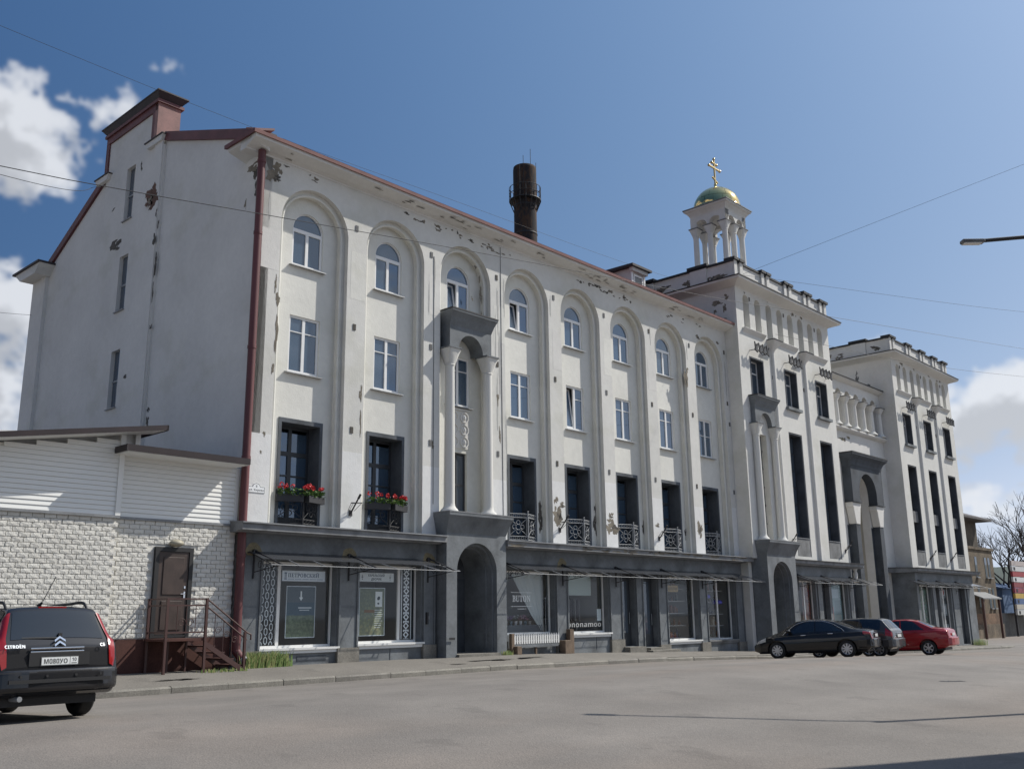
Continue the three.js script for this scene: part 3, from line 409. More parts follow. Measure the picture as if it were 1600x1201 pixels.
  for (const [x, y, w, h] of [[0.42, 14.45, 0.5, 0.55], [0.62, 14.62, 0.18, 0.1], [0.75, 9.4, 0.12, 1.0], [0.7, 10.6, 0.16, 0.5], [0.68, 8.4, 0.1, 0.5], [0.64, 11.0, 0.08, 0.4], [3.95, 8.2, 0.1, 0.5], [3.95, 7.2, 0.08, 0.7], [7.0, 6.9, 0.14, 0.35], [10.2, 9.0, 0.14, 0.4], [10.3, 7.6, 0.1, 0.5], [13.5, 5.0, 0.55, 0.6], [13.35, 5.5, 0.25, 0.3], [13.7, 5.35, 0.3, 0.25], [16.9, 4.8, 0.75, 0.5], [16.75, 5.15, 0.35, 0.2], [20.1, 4.95, 0.3, 0.2], [23.4, 5.0, 0.4, 0.6], [22.95, 11.9, 0.3, 0.8], [23.1, 12.4, 0.2, 0.3], [24.2, 14.2, 0.4, 0.2], [26.0, 14.3, 0.3, 0.12], [0.5, 6.4, 0.08, 0.2], [0.4, 5.9, 0.07, 0.15]]) { peelFront(block, x, y, 0.002, w, h); if (w > 0.25) peelFront(block, x + w * 0.2, y - h * 0.15, 0.005, w * 0.5, h * 0.45, mt.peelDark); }
  for (const [x, y, w, h] of [[9.55, 12.9, 0.14, 0.55], [9.5, 13.5, 0.1, 0.3], [9.3, 13.85, 0.2, 0.12], [9.62, 11.9, 0.1, 0.5], [9.1, 12.6, 0.08, 0.2]]) peelFront(block, x, y, -0.199, w, h);
  for (const [x, y, w, h] of [[12.95, 4.9, 0.28, 0.9], [16.25, 4.75, 0.2, 0.8], [16.3, 5.4, 0.12, 0.4], [19.6, 4.9, 0.18, 0.7], [22.85, 4.8, 0.14, 0.5]]) peelFront(block, x, y, -0.398, w, h, mt.peelDark);
  for (const [z, y, w, h, m] of [[-6.85, 15.65, 0.85, 0.75, mt.redBrickPeel], [-6.75, 15.6, 0.5, 0.45, mt.peel], [-9.35, 14.65, 0.85, 0.4, mt.peelDark], [-6.35, 14.95, 0.10, 0.3, mt.peelDark], [-6.3, 14.5, 0.1, 0.3, mt.peelDark], [-6.35, 14.0, 0.2, 0.45, mt.peelDark], [-6.25, 13.3, 0.14, 0.4, mt.peelDark], [-6.3, 12.9, 0.2, 0.6, mt.peelDark], [-6.3, 12.2, 0.14, 0.8, mt.peelDark], [-6.25, 10.8, 0.25, 0.2, mt.peelDark], [-6.15, 8.0, 0.2, 0.2, mt.peelDark], [-6.15, 7.6, 0.2, 0.35, mt.peelDark], [-7.9, 17.2, 0.16, 0.3, mt.peelDark], [-9.9, 16.2, 0.22, 0.12, mt.peelDark], [-7.85, 9.4, 0.25, 0.2, mt.peelDark], [-0.55, 14.7, 0.5, 0.25, mt.peel], [-0.3, 14.4, 0.3, 0.3, mt.peelDark], [-0.75, 13.6, 0.3, 0.4, mt.peel], [-0.2, 13.9, 0.2, 0.4, mt.peelDark]]) peelSide(block, z, y, z > -6.2 ? (z > -0.75 ? -0.052 : -0.002) : z < -6.3 && z > -6.86 ? -0.152 : -0.092, w, h, m);
}

// ------------------------------------------------------------------ shopfronts of the long block
{
  const b = block, F = 2.88;
  // openings: [x0, x1, bottom]
  const L = [[0.68, 3.22, 0.46], [4.06, 6.56, 0.50]], Rr = [[10.55, 13.18, 0.62], [14.0, 16.43, 0.60], [17.35, 18.22, 0.05], [18.78, 19.78, -0.02], [20.55, 22.95, 0.17], [23.7, 26.12, 0.12]];
  const wall = (x0, x1, yb, ops) => { const s = shapeOf([[x0, yb], [x1, yb], [x1, 3.6], [x0, 3.6]]); ops.forEach(o => s.holes.push(rectPath(o[0], o[1], o[2], F))); part(b, 'shopfront_wall', ext(s, -0.42, 0), mt.grey); };
  wall(0.0, 7.2, -0.5, L); wall(9.98, XE + 0.02, -0.9, Rr);
  // painted frieze and ledge
  for (const [x0, x1] of [[0.004, 7.19], [9.99, XE]]) part(b, 'frieze', box(x0, x1, 2.98, 3.58, 0.0, 0.035), mt.grey);
  const led = (x0, x1) => { const l = part(b, 'ledge', profX([[-0.4, 3.58], [0.30, 3.58], [0.34, 3.62], [0.60, 3.62], [0.60, 3.80], [0.62, 3.82], [-0.4, 3.90]], x0, x1), mt.ledge); part(l, 'ledge_sheet', profX([[-0.1, 3.896], [0.66, 3.835], [0.66, 3.80], [0.645, 3.80], [0.645, 3.822], [-0.1, 3.88]], x0 - 0.02, x1 + 0.02), mt.sill); };
  led(-0.42, 7.15); led(10.04, XE + 0.3);
  // pilasters with raised strips and plinths
  const pil = (x0, x1, yb, base = 0.42) => { const p = part(b, 'pilaster', box(x0, x1, yb, 2.97, 0.0, 0.05), mt.grey); for (const [a, c] of [[x0, x0 + 0.06], [x1 - 0.06, x1]]) part(p, 'pilaster_strip', box(a, c, yb + base, 2.9, 0.05, 0.085), mt.grey); part(p, 'pilaster_base', box(x0 - 0.03, x1 + 0.03, yb - 0.2, yb + base, 0.0, 0.11), mt.concrete); };
  pil(0.0, 0.62, 0.0); pil(3.27, 4.0, 0.0); pil(6.62, 7.12, 0.0); pil(10.0, 10.5, 0); pil(13.22, 13.9, -0.1, 0.5); pil(16.48, 17.28, -0.16, 0.5); pil(18.25, 18.74, -0.2, 0.12); pil(19.82, 20.5, -0.25, 0.3); pil(23.0, 23.64, -0.34, 0.4); pil(26.16, 26.8, -0.4, 0.4);
  // shop windows
  const shopWin = (x0, x1, y0, mulls, sillH = 0.1, mat = mt.whitePaint, sm2 = mt.whitePaint, z = -0.22) => {
    const s = shapeOf([[x0, y0], [x1, y0], [x1, F - 0.03], [x0, F - 0.03]]), e = [x0, ...mulls, x1]; for (let i = 0; i < e.length - 1; i++) s.holes.push(rectPath(e[i] + 0.05, e[i + 1] - 0.05, y0 + 0.07, F - 0.10));
    const w = part(b, 'shop_window', ext(s, z - 0.06, z), mat); for (let i = 0; i < e.length - 1; i++) part(w, 'pane', pane(e[i + 1] - e[i] - 0.1, F - 0.17 - y0), mt.shopGlass, [(e[i] + e[i + 1]) / 2, (y0 + F - 0.03) / 2, z - 0.03]);
    if (sillH) part(w, 'sill', merge([box(x0 - 0.1, x1 + 0.12, y0 - 0.06, y0 + 0.0, z, 0.10), box(x0 - 0.06, x1 + 0.06, y0 - 0.15, y0 - 0.065, z, 0.06)]), sm2); return w;
  };
  shopWin(0.70, 3.20, 0.47, [1.36]); shopWin(4.08, 6.54, 0.51, [5.82]); shopWin(10.57, 13.16, 0.63, [], 0); shopWin(14.02, 16.41, 0.61, []); shopWin(20.57, 22.93, 0.18, []); shopWin(23.72, 26.10, 0.13, [24.93], 0.1, mt.whitePaint, mt.panel);
  for (const [x0, x1, y0, nm] of [[17.38, 18.19, 0.06, 'black glazed shop door'], [18.81, 19.75, -0.01, 'black panelled shop door']]) { const d = part(b, 'shop_door', box(x0, x1, y0, 2.84, -0.30, -0.24), mt.darkFrame, null, nm); part(d, 'handle', rod([x1 - 0.12, y0 + 0.85, -0.2], [x1 - 0.12, y0 + 1.3, -0.2], 0.015), mt.ironLight); part(d, 'door_glass', box(x0 + 0.1, x1 - 0.2, y0 + 0.5, 2.6, -0.24, -0.235), mt.glassDark); }
  part(b, 'doorstep', box(17.2, 18.3, -0.5, 0.03, -0.2, 0.42), mt.concrete); part(b, 'doorstep', box(18.7, 19.9, -0.5, -0.04, -0.2, 0.36), mt.concrete); part(b, 'doorstep', box(18.31, 20.3, -0.55, -0.13, 0.37, 0.72), mt.concrete);
  // rooms behind the glass
  for (const [x0, x1, y0] of [[0.45, 6.8, 0.3], [10.35, 16.7, 0.35], [20.3, 26.4, -0.2]]) { part(b, 'shop_floor', box(x0, x1, y0 - 0.1, y0, -2.6, -0.425), mt.roomLight); part(b, 'shop_room_wall', merge([box(x0, x1, y0, 2.95, -2.7, -2.6), box(x0 - 0.1, x0, y0, 2.95, -2.6, -0.425), box(x1, x1 + 0.1, y0, 2.95, -2.6, -0.425)]), mt.roomLight); part(b, 'shop_ceiling', box(x0, x1, 2.95, 3.0, -2.7, -0.425), mt.roomLight); }
  // base vents and small wall fittings
  for (const [x0, x1, y0, y1] of [[1.9, 2.9, 0.10, 0.24], [5.3, 5.32, 0.0, 0.4], [12.0, 12.02, 0.0, 0.5], [15.6, 15.62, 0, 0.5]]) part(b, 'plinth_vent', box(x0, x1, y0, y1, 0.0, 0.012), mt.reveal);
  const ph = part(b, 'intercom', box(6.72, 6.80, 1.05, 1.42, 0.05, 0.11), mt.plasticBlack); part(ph, 'intercom_speaker', box(6.80, 6.84, 1.2, 1.3, 0.06, 0.1), mt.ironLight);
  part(b, 'letter_slot', box(7.28, 7.52, 0.55, 0.62, 0.57, 0.585), mt.plasticBlack);
  for (const [x, y] of [[0.32, 3.08], [3.62, 3.08], [6.86, 3.06], [13.6, 3.1]]) { const g = ubox(new THREE.ExtrudeGeometry(blob(0.52, 0.5, 700 + Math.round(x * 10), 20, 0.2), { depth: 0.006, bevelEnabled: false })); part(b, 'peeled_patch', g, mt.peelTan, [x, y, 0.034]); }
  for (let k = 0; k < 26; k++) { const x = 10.3 + rnd() * 16.3; peelFront(b, x, 3.66 + rnd() * 0.12, 0.602, 0.2 + rnd() * 0.7, 0.05 + rnd() * 0.08, rnd() < 0.5 ? mt.peelDark : mt.peel); }
}
// canopies of thin bars and smoky sheets
function canopy(x0, x1, zw, n, brackets, label) {
  const zb = zw + 0.05, zf = zw + 1.05, yb = 3.05, yf = 2.68, t = thing('wire_canopy', label, 'canopy', [(x0 + x1) / 2, yf, zw]);
  const sheet = P(0.20, 0.21, 0.23, { transmission: 0.75, thickness: 0, roughness: 0.12 });
  part(t, 'back_rail', rod([x0, yb, zb], [x1 - 0.9, yb, zb], 0.022), mt.iron); part(t, 'front_rail', rod([x0 + 0.1, yf, zf], [x1, yf, zf], 0.010), mt.ironLight); part(t, 'middle_rail', rod([x0 + 0.1, (yb + yf) / 2 + 0.02, (zb + zf) / 2], [x1 - 0.4, (yb + yf) / 2 + 0.02, (zb + zf) / 2], 0.012), mt.ironLight);
  for (let i = 0; i <= n; i++) { const a = lerp(x0 + 0.05, x1 - 0.95, i / n), c = lerp(x0 + 0.12, x1 - 0.02, i / n); part(t, 'rib', rod([a, yb + 0.02, zb], [c, yf + 0.01, zf], 0.014), i % 3 ? mt.ironLight : mt.iron); if (i < n) { const a2 = lerp(x0 + 0.05, x1 - 0.95, (i + 1) / n), c2 = lerp(x0 + 0.12, x1 - 0.02, (i + 1) / n); const g = new THREE.BufferGeometry(), A = [a, yb + 0.035, zb], B = [a2, yb + 0.035, zb], Cc = [lerp(a2, c2, 0.62), lerp(yb, yf, 0.62) + 0.035, lerp(zb, zf, 0.62)], Dd = [lerp(a, c, 0.62), lerp(yb, yf, 0.62) + 0.035, lerp(zb, zf, 0.62)]; g.setAttribute('position', new THREE.Float32BufferAttribute([...A, ...Dd, ...Cc, ...A, ...Cc, ...B], 3)); g.setAttribute('uv', new THREE.Float32BufferAttribute([0, 0, 0, 1, 1, 1, 0, 0, 1, 1, 1, 0], 2)); g.computeVertexNormals(); part(t, 'roof_sheet', g, sheet); } }
  for (const x of brackets) { // scrolled bracket
    const g = [rod([x, yb + 0.06, zb], [x + 0.22, yf + 0.01, zf], 0.024), rod([x, 2.52, zw + 0.02], [x + 0.2, yf, zf - 0.03], 0.014), rod([x, 2.35, zw + 0.03], [x, yb + 0.1, zw + 0.03], 0.026)];
    for (const [q, R] of [[0.25, 0.12], [0.52, 0.09], [0.74, 0.06]]) { const p = []; for (let k = 0; k <= 18; k++) { const a = k / 18 * 8, r = R * (1 - k / 26); p.push([x + 0.22 * q, lerp(2.72, 2.70, q) + r * Math.sin(a), zw + q + r * Math.cos(a)]); } g.push(tube(p, 0.009, 5, 36)); }
    part(t, 'bracket', merge(g), mt.iron); part(t, 'wall_plate', rod([x, yb + 0.02, zw - 0.02], [x, yb + 0.02, zw + 0.09], 0.07, 10), mt.iron);
  }
}
canopy(0.1, 7.25, 0.04, 8, [0.32, 3.6, 6.8], 'thin iron canopy over the two sign windows beside the downpipe');
canopy(10.2, 27.2, 0.04, 17, [10.4, 13.6, 16.9, 20.1, 23.3], 'long iron canopy over the curtained window and shop doors');
canopy(30.6, 38.9, 0.78, 8, [31.0, 33.6, 37.0], 'iron canopy over the narrow shop between the two big arches');
canopy(44.5, 56.2, 1.12, 10, [46.0, 49.0, 52.4], 'iron canopy wrapped along the corner shop of the far tower');

// ------------------------------------------------------------------ signs and displays in the shop windows
const drawPet = (x, w, h) => {
  x.fillStyle = '#dfe6ea'; x.fillRect(0, 0, w, h); x.fillStyle = '#2c4668'; x.fillRect(w * 0.05, h * 0.18, w * 0.06, h * 0.10); x.fillRect(w * 0.06, h * 0.30, w * 0.012, h * 0.45); x.fillRect(w * 0.085, h * 0.30, w * 0.012, h * 0.45); x.fillRect(w * 0.05, h * 0.77, w * 0.06, h * 0.07);
  x.font = `bold ${Math.round(h * 0.50)}px serif`; x.textBaseline = 'middle'; x.fillText('ПЕТРОВСКИЙ', w * 0.13, h * 0.44, w * 0.82); x.fillStyle = '#8496ab'; for (let i = 0; i < 44; i++) if (i % 9 !== 8) x.fillRect(w * 0.13 + i * w * 0.0187, h * 0.76, w * 0.012, h * 0.09);
};
board('shop_sign', 'white sign with blue lettering in the window beside the lattice panel', 'sign', 2.25, 2.47, -0.30, 1.50, 0.30, drawPet, 1024);
board('shop_sign', 'white sign with two lines of dark letters between tree ornaments', 'sign', 4.96, 2.49, -0.30, 1.42, 0.28, (x, w, h) => {
  x.fillStyle = '#d9dedd'; x.fillRect(0, 0, w, h); x.strokeStyle = '#56616a'; x.lineWidth = 4; x.strokeRect(4, 4, w - 8, h - 8); x.fillStyle = '#22303c'; x.textAlign = 'center'; x.textBaseline = 'middle'; x.font = `bold ${Math.round(h * 0.36)}px sans-serif`; x.fillText('КАРЕЛЬСКИЙ', w * 0.5, h * 0.30, w * 0.62); x.fillText('ДВОРИК', w * 0.5, h * 0.70, w * 0.4);
  for (const cx of [0.11, 0.89]) for (let k = 0; k < 3; k++) { const cy = 0.28 + k * 0.22, s = [0.5, 1, 0.6][k]; x.save(); x.translate(w * cx, h * cy); x.rotate(Math.PI / 4); x.fillRect(-h * 0.09 * s, -h * 0.09 * s, h * 0.18 * s, h * 0.18 * s); x.fillStyle = '#d9dedd'; x.fillRect(-h * 0.03 * s, -h * 0.03 * s, h * 0.06 * s, h * 0.06 * s); x.fillStyle = '#22303c'; x.restore(); }
}, 1024);
board('window_poster', 'framed poster with a white arrow and a dim landscape', 'poster', 2.22, 1.46, -0.36, 1.02, 1.46, (x, w, h) => {
  x.fillStyle = '#4c5a62'; x.fillRect(0, 0, w, h * 0.55); x.fillStyle = '#33505f'; x.fillRect(0, h * 0.32, w, h * 0.25); x.fillStyle = '#4d5b4c'; x.fillRect(0, h * 0.57, w, h * 0.43); const r = mulberry(4); for (let i = 0; i < 900; i++) { const v = r() * 75; x.fillStyle = `rgba(${62 + v},${76 + v},${62 + v * 0.8},0.22)`; x.beginPath(); x.arc(r() * w, h * (0.58 + r() * 0.42), 5 + r() * 22, 0, 7); x.fill(); }
  x.fillStyle = '#e4e8e8'; x.fillRect(w * 0.475, h * 0.10, w * 0.05, h * 0.14); x.beginPath(); x.moveTo(w * 0.43, h * 0.22); x.lineTo(w * 0.57, h * 0.22); x.lineTo(w * 0.5, h * 0.29); x.fill(); for (let i = 0; i < 15; i++) x.fillRect(w * (0.42 + i * 0.03), h * 0.41, w * 0.021, h * 0.028); for (let i = 0; i < 12; i++) x.fillRect(w * (0.46 + i * 0.028), h * 0.46, w * 0.019, h * 0.018);
  x.strokeStyle = '#c3ccd0'; x.lineWidth = 12; x.strokeRect(6, 6, w - 12, h - 12);
});
board('window_poster', 'framed poster of green and ochre pictures with a white card', 'poster', 4.86, 1.45, -0.36, 1.02, 1.45, (x, w, h) => {
  x.fillStyle = '#6a7464'; x.fillRect(0, 0, w, h); const r = mulberry(8); for (let i = 0; i < 700; i++) { const y = r() * h, k = y / h; const v = r() * 95; x.fillStyle = `rgba(${72 + v + 18 * k},${86 + v},${64 + v * 0.7},0.25)`; x.beginPath(); x.arc(r() * w, y, 4 + r() * 20 * (0.4 + k), 0, 7); x.fill(); } x.fillStyle = '#7a5a38'; x.fillRect(w * 0.2, h * 0.46, w * 0.4, h * 0.06); x.fillStyle = '#dfe4e2'; x.fillRect(w * 0.62, h * 0.08, w * 0.27, h * 0.32); x.fillStyle = '#2a3a40'; x.beginPath(); x.ellipse(w * 0.75, h * 0.22, w * 0.05, h * 0.045, 0.7, 0, 7); x.fill(); x.beginPath(); x.ellipse(w * 0.74, h * 0.33, w * 0.04, h * 0.02, 0.2, 0, 7); x.fill(); x.fillStyle = '#d5dad6'; for (let j = 0; j < 9; j++) x.fillRect(w * 0.6, h * (0.46 + j * 0.045), w * (0.2 + r() * 0.12), h * 0.012); x.strokeStyle = '#c3ccd0'; x.lineWidth = 12; x.strokeRect(6, 6, w - 12, h - 12);
});
board('lattice_panel', 'black panel with white meander loops beside the window of the blue sign', 'panel', 1.03, 1.66, -0.27, 0.54, 2.2, (x, w, h) => {
  x.fillStyle = '#11161c'; x.fillRect(0, 0, w, h); x.strokeStyle = '#cfd4d6'; x.lineWidth = w * 0.045; const cw = w / 3.2, ch = h / 9; for (let i = -1; i < 5; i++) for (let j = -1; j < 11; j++) { const cx = (i + 0.5) * cw, cy = (j + (i % 2 ? 0.5 : 0)) * ch; x.beginPath(); x.moveTo(cx - cw * 0.28, cy - ch * 0.22); x.lineTo(cx, cy - ch * 0.42); x.lineTo(cx + cw * 0.28, cy - ch * 0.22); x.lineTo(cx + cw * 0.28, cy + ch * 0.22); x.lineTo(cx, cy + ch * 0.42); x.lineTo(cx - cw * 0.28, cy + ch * 0.22); x.closePath(); x.stroke(); }
}, 256);
board('lattice_panel', 'black panel with a white diamond chain beside the poster of green pictures', 'panel', 6.17, 1.68, -0.27, 0.58, 2.15, (x, w, h) => {
  x.fillStyle = '#11161c'; x.fillRect(0, 0, w, h); x.fillStyle = '#dfe3e4'; x.fillRect(w * 0.13, 0, w * 0.06, h); x.fillRect(w * 0.81, 0, w * 0.06, h); const n = 8, s = h / n; for (let j = 0; j < n; j++) { x.save(); x.translate(w / 2, (j + 0.5) * s); x.rotate(Math.PI / 4); const q = w * 0.30; x.fillRect(-q / 2, -q / 2, q, q); x.fillStyle = '#11161c'; x.fillRect(-q * 0.24, -q * 0.24, q * 0.48, q * 0.48); x.restore(); x.fillStyle = '#dfe3e4'; x.fillRect(w * 0.30, (j + 0.93) * s, w * 0.4, s * 0.14); for (const k of [0.3, 0.62]) { x.beginPath(); x.arc(w * (k + 0.04), j * s + s * 0.08, w * 0.05, 0, 7); x.fill(); } }
}, 256);
{ // flower shop: name on the glass, curtains, pots
  const t = canvasTex(512, 400, (x, w, h) => { x.clearRect(0, 0, w, h); x.fillStyle = '#eef2f2'; x.fillRect(30, 96, 450, 7); x.fillRect(30, 300, 450, 7); x.font = '600 130px serif'; x.textAlign = 'center'; x.fillText('BUTON', w / 2, 235, 400); for (let i = 0; i < 12; i++) x.fillRect(170 + i * 16, 335, 10, 12); });
  solo('window_lettering', new THREE.PlaneGeometry(1.25, 0.95), new THREE.MeshStandardMaterial({ map: t, transparent: true, alphaTest: 0.3, roughness: 0.6 }), 'white lettering BUTON on the curtained shop window', 'lettering', null, [11.62, 1.85, -0.243]);
  const cm = M(0.50, 0.54, 0.53, { side: THREE.DoubleSide, roughness: 0.9 });
  const sw = (pts, seed) => { const g = new THREE.PlaneGeometry(1, 1, 20, 14), p = g.attributes.position; for (let i = 0; i < p.count; i++) { const u = p.getX(i) + 0.5, v = p.getY(i) + 0.5; const l = interp(pts[0], v), r = interp(pts[1], v); p.setXYZ(i, lerp(l, r, u), lerp(0.75, 2.75, v), -0.50 + 0.035 * Math.sin(u * 22 + seed) * (0.4 + v)); } g.computeVertexNormals(); return g; };
  solo('curtain', sw([[[0, 10.62], [1, 10.62]], [[0, 10.7], [0.4, 10.85], [1, 11.25]]], 1), cm, 'pale curtain gathered to one side of the BUTON window, the narrow half', 'curtain');
  solo('curtain', sw([[[0, 12.9], [0.3, 12.35], [1, 11.3]], [[0, 13.1], [1, 13.12]]], 2), cm, 'pale curtain sweeping across the BUTON window, the wide half', 'curtain');
  const tb = solo('display_table', box(10.65, 13.05, 0.40, 0.95, -1.15, -0.5), M(0.10, 0.12, 0.14), 'dark draped table of flower pots behind the BUTON window', 'table');
  const pr = mulberry(55); for (let i = 0; i < 8; i++) { const x = 10.85 + i * 0.26, c = thing('potted_flower', 'pot of pale flowers on the dark table behind the BUTON window', 'plant', [x, 0.95, -0.8 + pr() * 0.1], 'flower pots behind the BUTON window'); part(c, 'pot', lathe([[0.001, 0], [0.05, 0], [0.075, 0.14], [0.06, 0.14], [0.001, 0.12]], 10), i % 3 ? mt.whitePaint : M(0.2, 0.28, 0.33), [x, 0.95, -0.8]); const fl = []; for (let k = 0; k < 10; k++) fl.push(new THREE.IcosahedronGeometry(0.045, 0).translate((pr() - 0.5) * 0.18, 0.2 + pr() * 0.14, (pr() - 0.5) * 0.14)); part(c, 'blooms', merge(fl), M(0.45 - 0.2 * pr(), 0.34 - 0.14 * pr(), 0.24 + 0.1 * pr()), [x, 0.95, -0.8]); }
  // picket fence and stone posts under that window
  const f = thing('picket_fence', 'low white picket fence under the BUTON window', 'fence', [11.85, 0.62, 0.2]); const pk = ext(shapeOf([[-0.035, 0], [0.035, 0], [0.035, 0.30], [0, 0.36], [-0.035, 0.30]]), -0.01, 0.01); for (let i = 0; i < 21; i++) part(f, 'picket', pk, mt.whitePaint, [10.62 + i * 0.123, 0.32, 0.22]); for (const y of [0.40, 0.57]) part(f, 'fence_rail', box(10.57, 13.12, y, y + 0.04, 0.185, 0.209), mt.whitePaint);
  part(f, 'fence_base', box(10.6, 13.1, 0.2, 0.31, 0.10, 0.22), mt.grey);
  const tan = M(0.27, 0.20, 0.15, { map: concreteMap }); for (const [x, h, w, z] of [[10.52, 0.72, 0.16, 0.28], [10.66, 0.30, 0.24, 0.42], [13.38, 0.5, 0.34, 0.3], [13.78, 0.9, 0.24, 0.2], [11.9, 0.28, 0.08, 0.16]]) solo('stone_post', new RoundedBoxGeometry(w, h, w * 0.8, 2, 0.02).translate(0, h / 2 - 0.02, 0), tan, ['slim tan post at the porch end of the picket fence', 'squat tan block beside the slim fence post', 'broad tan block at the far end of the picket fence', 'tall tan post against the pilaster past the picket fence', 'thin tan strip under the middle of the picket fence'][[10.52, 10.66, 13.38, 13.78, 11.9].indexOf(x)], 'post', null, [x, padY(x) - 0.01, z]);
}
{ // clothes shop
  const r = thing('clothes_rail', 'rail of hanging dark clothes in the window with the white blind', 'clothes rail', [15.2, 0.4, -1.4]); part(r, 'rail', merge([rod([14.2, 1.95, -1.4], [16.2, 1.95, -1.4], 0.015), rod([14.25, 0.35, -1.4], [14.25, 1.95, -1.4], 0.015), rod([16.15, 0.35, -1.4], [16.15, 1.95, -1.4], 0.015)]), mt.chrome); const q = mulberry(9); for (let i = 0; i < 15; i++) { const x = 14.35 + i * 0.125, h = 0.65 + q() * 0.4; part(r, 'garment', new RoundedBoxGeometry(0.05 + q() * 0.04, h, 0.42, 1, 0.02), M(...[[0.03, 0.03, 0.035], [0.10, 0.10, 0.11], [0.25, 0.25, 0.25], [0.06, 0.05, 0.06]][Math.floor(q() * 4)]), [x, 1.9 - h / 2, -1.4]); }
  solo('window_blind', box(14.1, 15.95, 2.02, 2.76, -0.50, -0.48), M(0.40, 0.47, 0.44), 'pale green blind half drawn down the clothes shop window', 'blind');
  const t = canvasTex(1024, 256, (x, w, h) => { x.clearRect(0, 0, w, h); x.fillStyle = 'rgba(214,212,204,1)'; x.font = 'bold 190px sans-serif'; x.textAlign = 'center'; x.textBaseline = 'middle'; x.fillText('ononamoo', w / 2, h * 0.48, 980); });
  solo('window_lettering', new THREE.PlaneGeometry(2.2, 0.36), new THREE.MeshStandardMaterial({ map: t, transparent: true, alphaTest: 0.3, roughness: 0.6 }), 'pale rounded lettering along the bottom of the clothes shop window', 'lettering', null, [15.2, 0.92, -0.243]);
  solo('notice', box(16.02, 16.28, 1.05, 1.5, -0.272, -0.262), M(0.6, 0.66, 0.66), 'pale notice stuck in the corner of the clothes shop window', 'notice');
}
{ // goods on shelves in the two further windows
  const q = mulberry(77), cols = [[0.3, 0.3, 0.28], [0.12, 0.16, 0.13], [0.3, 0.14, 0.06], [0.08, 0.09, 0.1], [0.38, 0.34, 0.26], [0.2, 0.11, 0.08], [0.10, 0.12, 0.16]].map(c => M(...c));
  for (const [x0, x1, y0, label, cat] of [[20.75, 22.8, 0.1, 'shelves of small goods in the window below the tan banner', 'shelf'], [23.9, 26.0, 0.05, 'shelves of small goods in the two-light window with blue lamps', 'shelf']]) {
    const s = thing('goods_shelf', label, cat, [(x0 + x1) / 2, y0, -0.9]); for (let k = 0; k < 5; k++) { const y = y0 + 0.15 + k * 0.52; part(s, 'shelf', box(x0, x1, y, y + 0.03, -1.15, -0.6), mt.roomLight); for (let x = x0 + 0.08; x < x1 - 0.1; x += 0.13 + q() * 0.14) { const h = 0.1 + q() * 0.3; part(s, 'ware', q() < 0.5 ? lathe([[0.001, 0], [0.05, 0], [0.06, h * 0.6], [0.025, h * 0.8], [0.025, h], [0.001, h]], 9) : new THREE.BoxGeometry(0.1, h, 0.12).translate(0, h / 2, 0), cols[Math.floor(q() * 7)], [x, y + 0.03, -0.75 - q() * 0.2]); } }
  }
  board('tan_banner', 'tan printed banner across the top of the goods window', 'banner', 21.35, 2.35, -0.36, 1.2, 0.28, (x, w, h) => { x.fillStyle = '#a98f5e'; x.fillRect(0, 0, w, h); x.fillStyle = '#6a5533'; const r = mulberry(3); for (let i = 0; i < 14; i++) x.fillRect(w * (0.05 + i * 0.065), h * (0.25 + r() * 0.12), w * 0.035, h * 0.45); }, 256);
  const blue = new THREE.MeshStandardMaterial({ color: lin(0.10, 0.09, 0.5), roughness: 0.4 }); for (const [x, y] of [[24.35, 2.05], [25.35, 1.8]]) solo('blue_lamp_shade', lathe([[0.02, 0.1], [0.22, 0.06], [0.26, -0.05], [0.2, -0.1], [0.18, -0.08]], 16), blue, y > 2 ? 'violet-blue shade hanging in the light nearest the goods window' : 'violet-blue shade hanging lower in the light beside the far tower porch', 'lamp shade', null, [x, y, -0.5]);
}
// address plate
{ const w = 0.54, g = shapeOf([[-0.27, -0.12], [0.27, -0.12], [0.27, 0.06], [0.13, 0.06], [0.09, 0.13], [0, 0.165], [-0.09, 0.13], [-0.13, 0.06], [-0.27, 0.06]]); const t = canvasTex(512, 288, (x, W, H) => { x.fillStyle = '#eef0f0'; x.fillRect(0, 0, W, H); x.strokeStyle = '#2b3238'; x.lineWidth = 13; x.beginPath();[[-0.26, -0.11], [0.26, -0.11], [0.26, 0.05], [0.125, 0.05], [0.085, 0.12], [0, 0.153], [-0.085, 0.12], [-0.125, 0.05], [-0.26, 0.05]].forEach((p, i) => { const X = (p[0] + 0.27) / 0.54 * W, Y = H - (p[1] + 0.12) / 0.285 * H; i ? x.lineTo(X, Y) : x.moveTo(X, Y); }); x.closePath(); x.stroke(); x.fillStyle = '#1c2328'; x.textAlign = 'center'; x.font = 'bold 92px sans-serif'; x.fillText('6', W / 2, 128); x.font = 'bold 84px sans-serif'; x.fillText('ул. Кирова', W / 2, 232, 460); });
  const geo = new THREE.ExtrudeGeometry(g, { depth: 0.012, bevelEnabled: false }), p = geo.attributes.position, uv = geo.attributes.uv; for (let i = 0; i < p.count; i++) uv.setXY(i, (p.getX(i) + 0.27) / 0.54, (p.getY(i) + 0.12) / 0.285); solo('address_plate', geo, new THREE.MeshStandardMaterial({ map: t, roughness: 0.4 }), 'white house number plate with a rounded top by the downpipe', 'sign', null, [0.32, 4.83, 0.003]); }
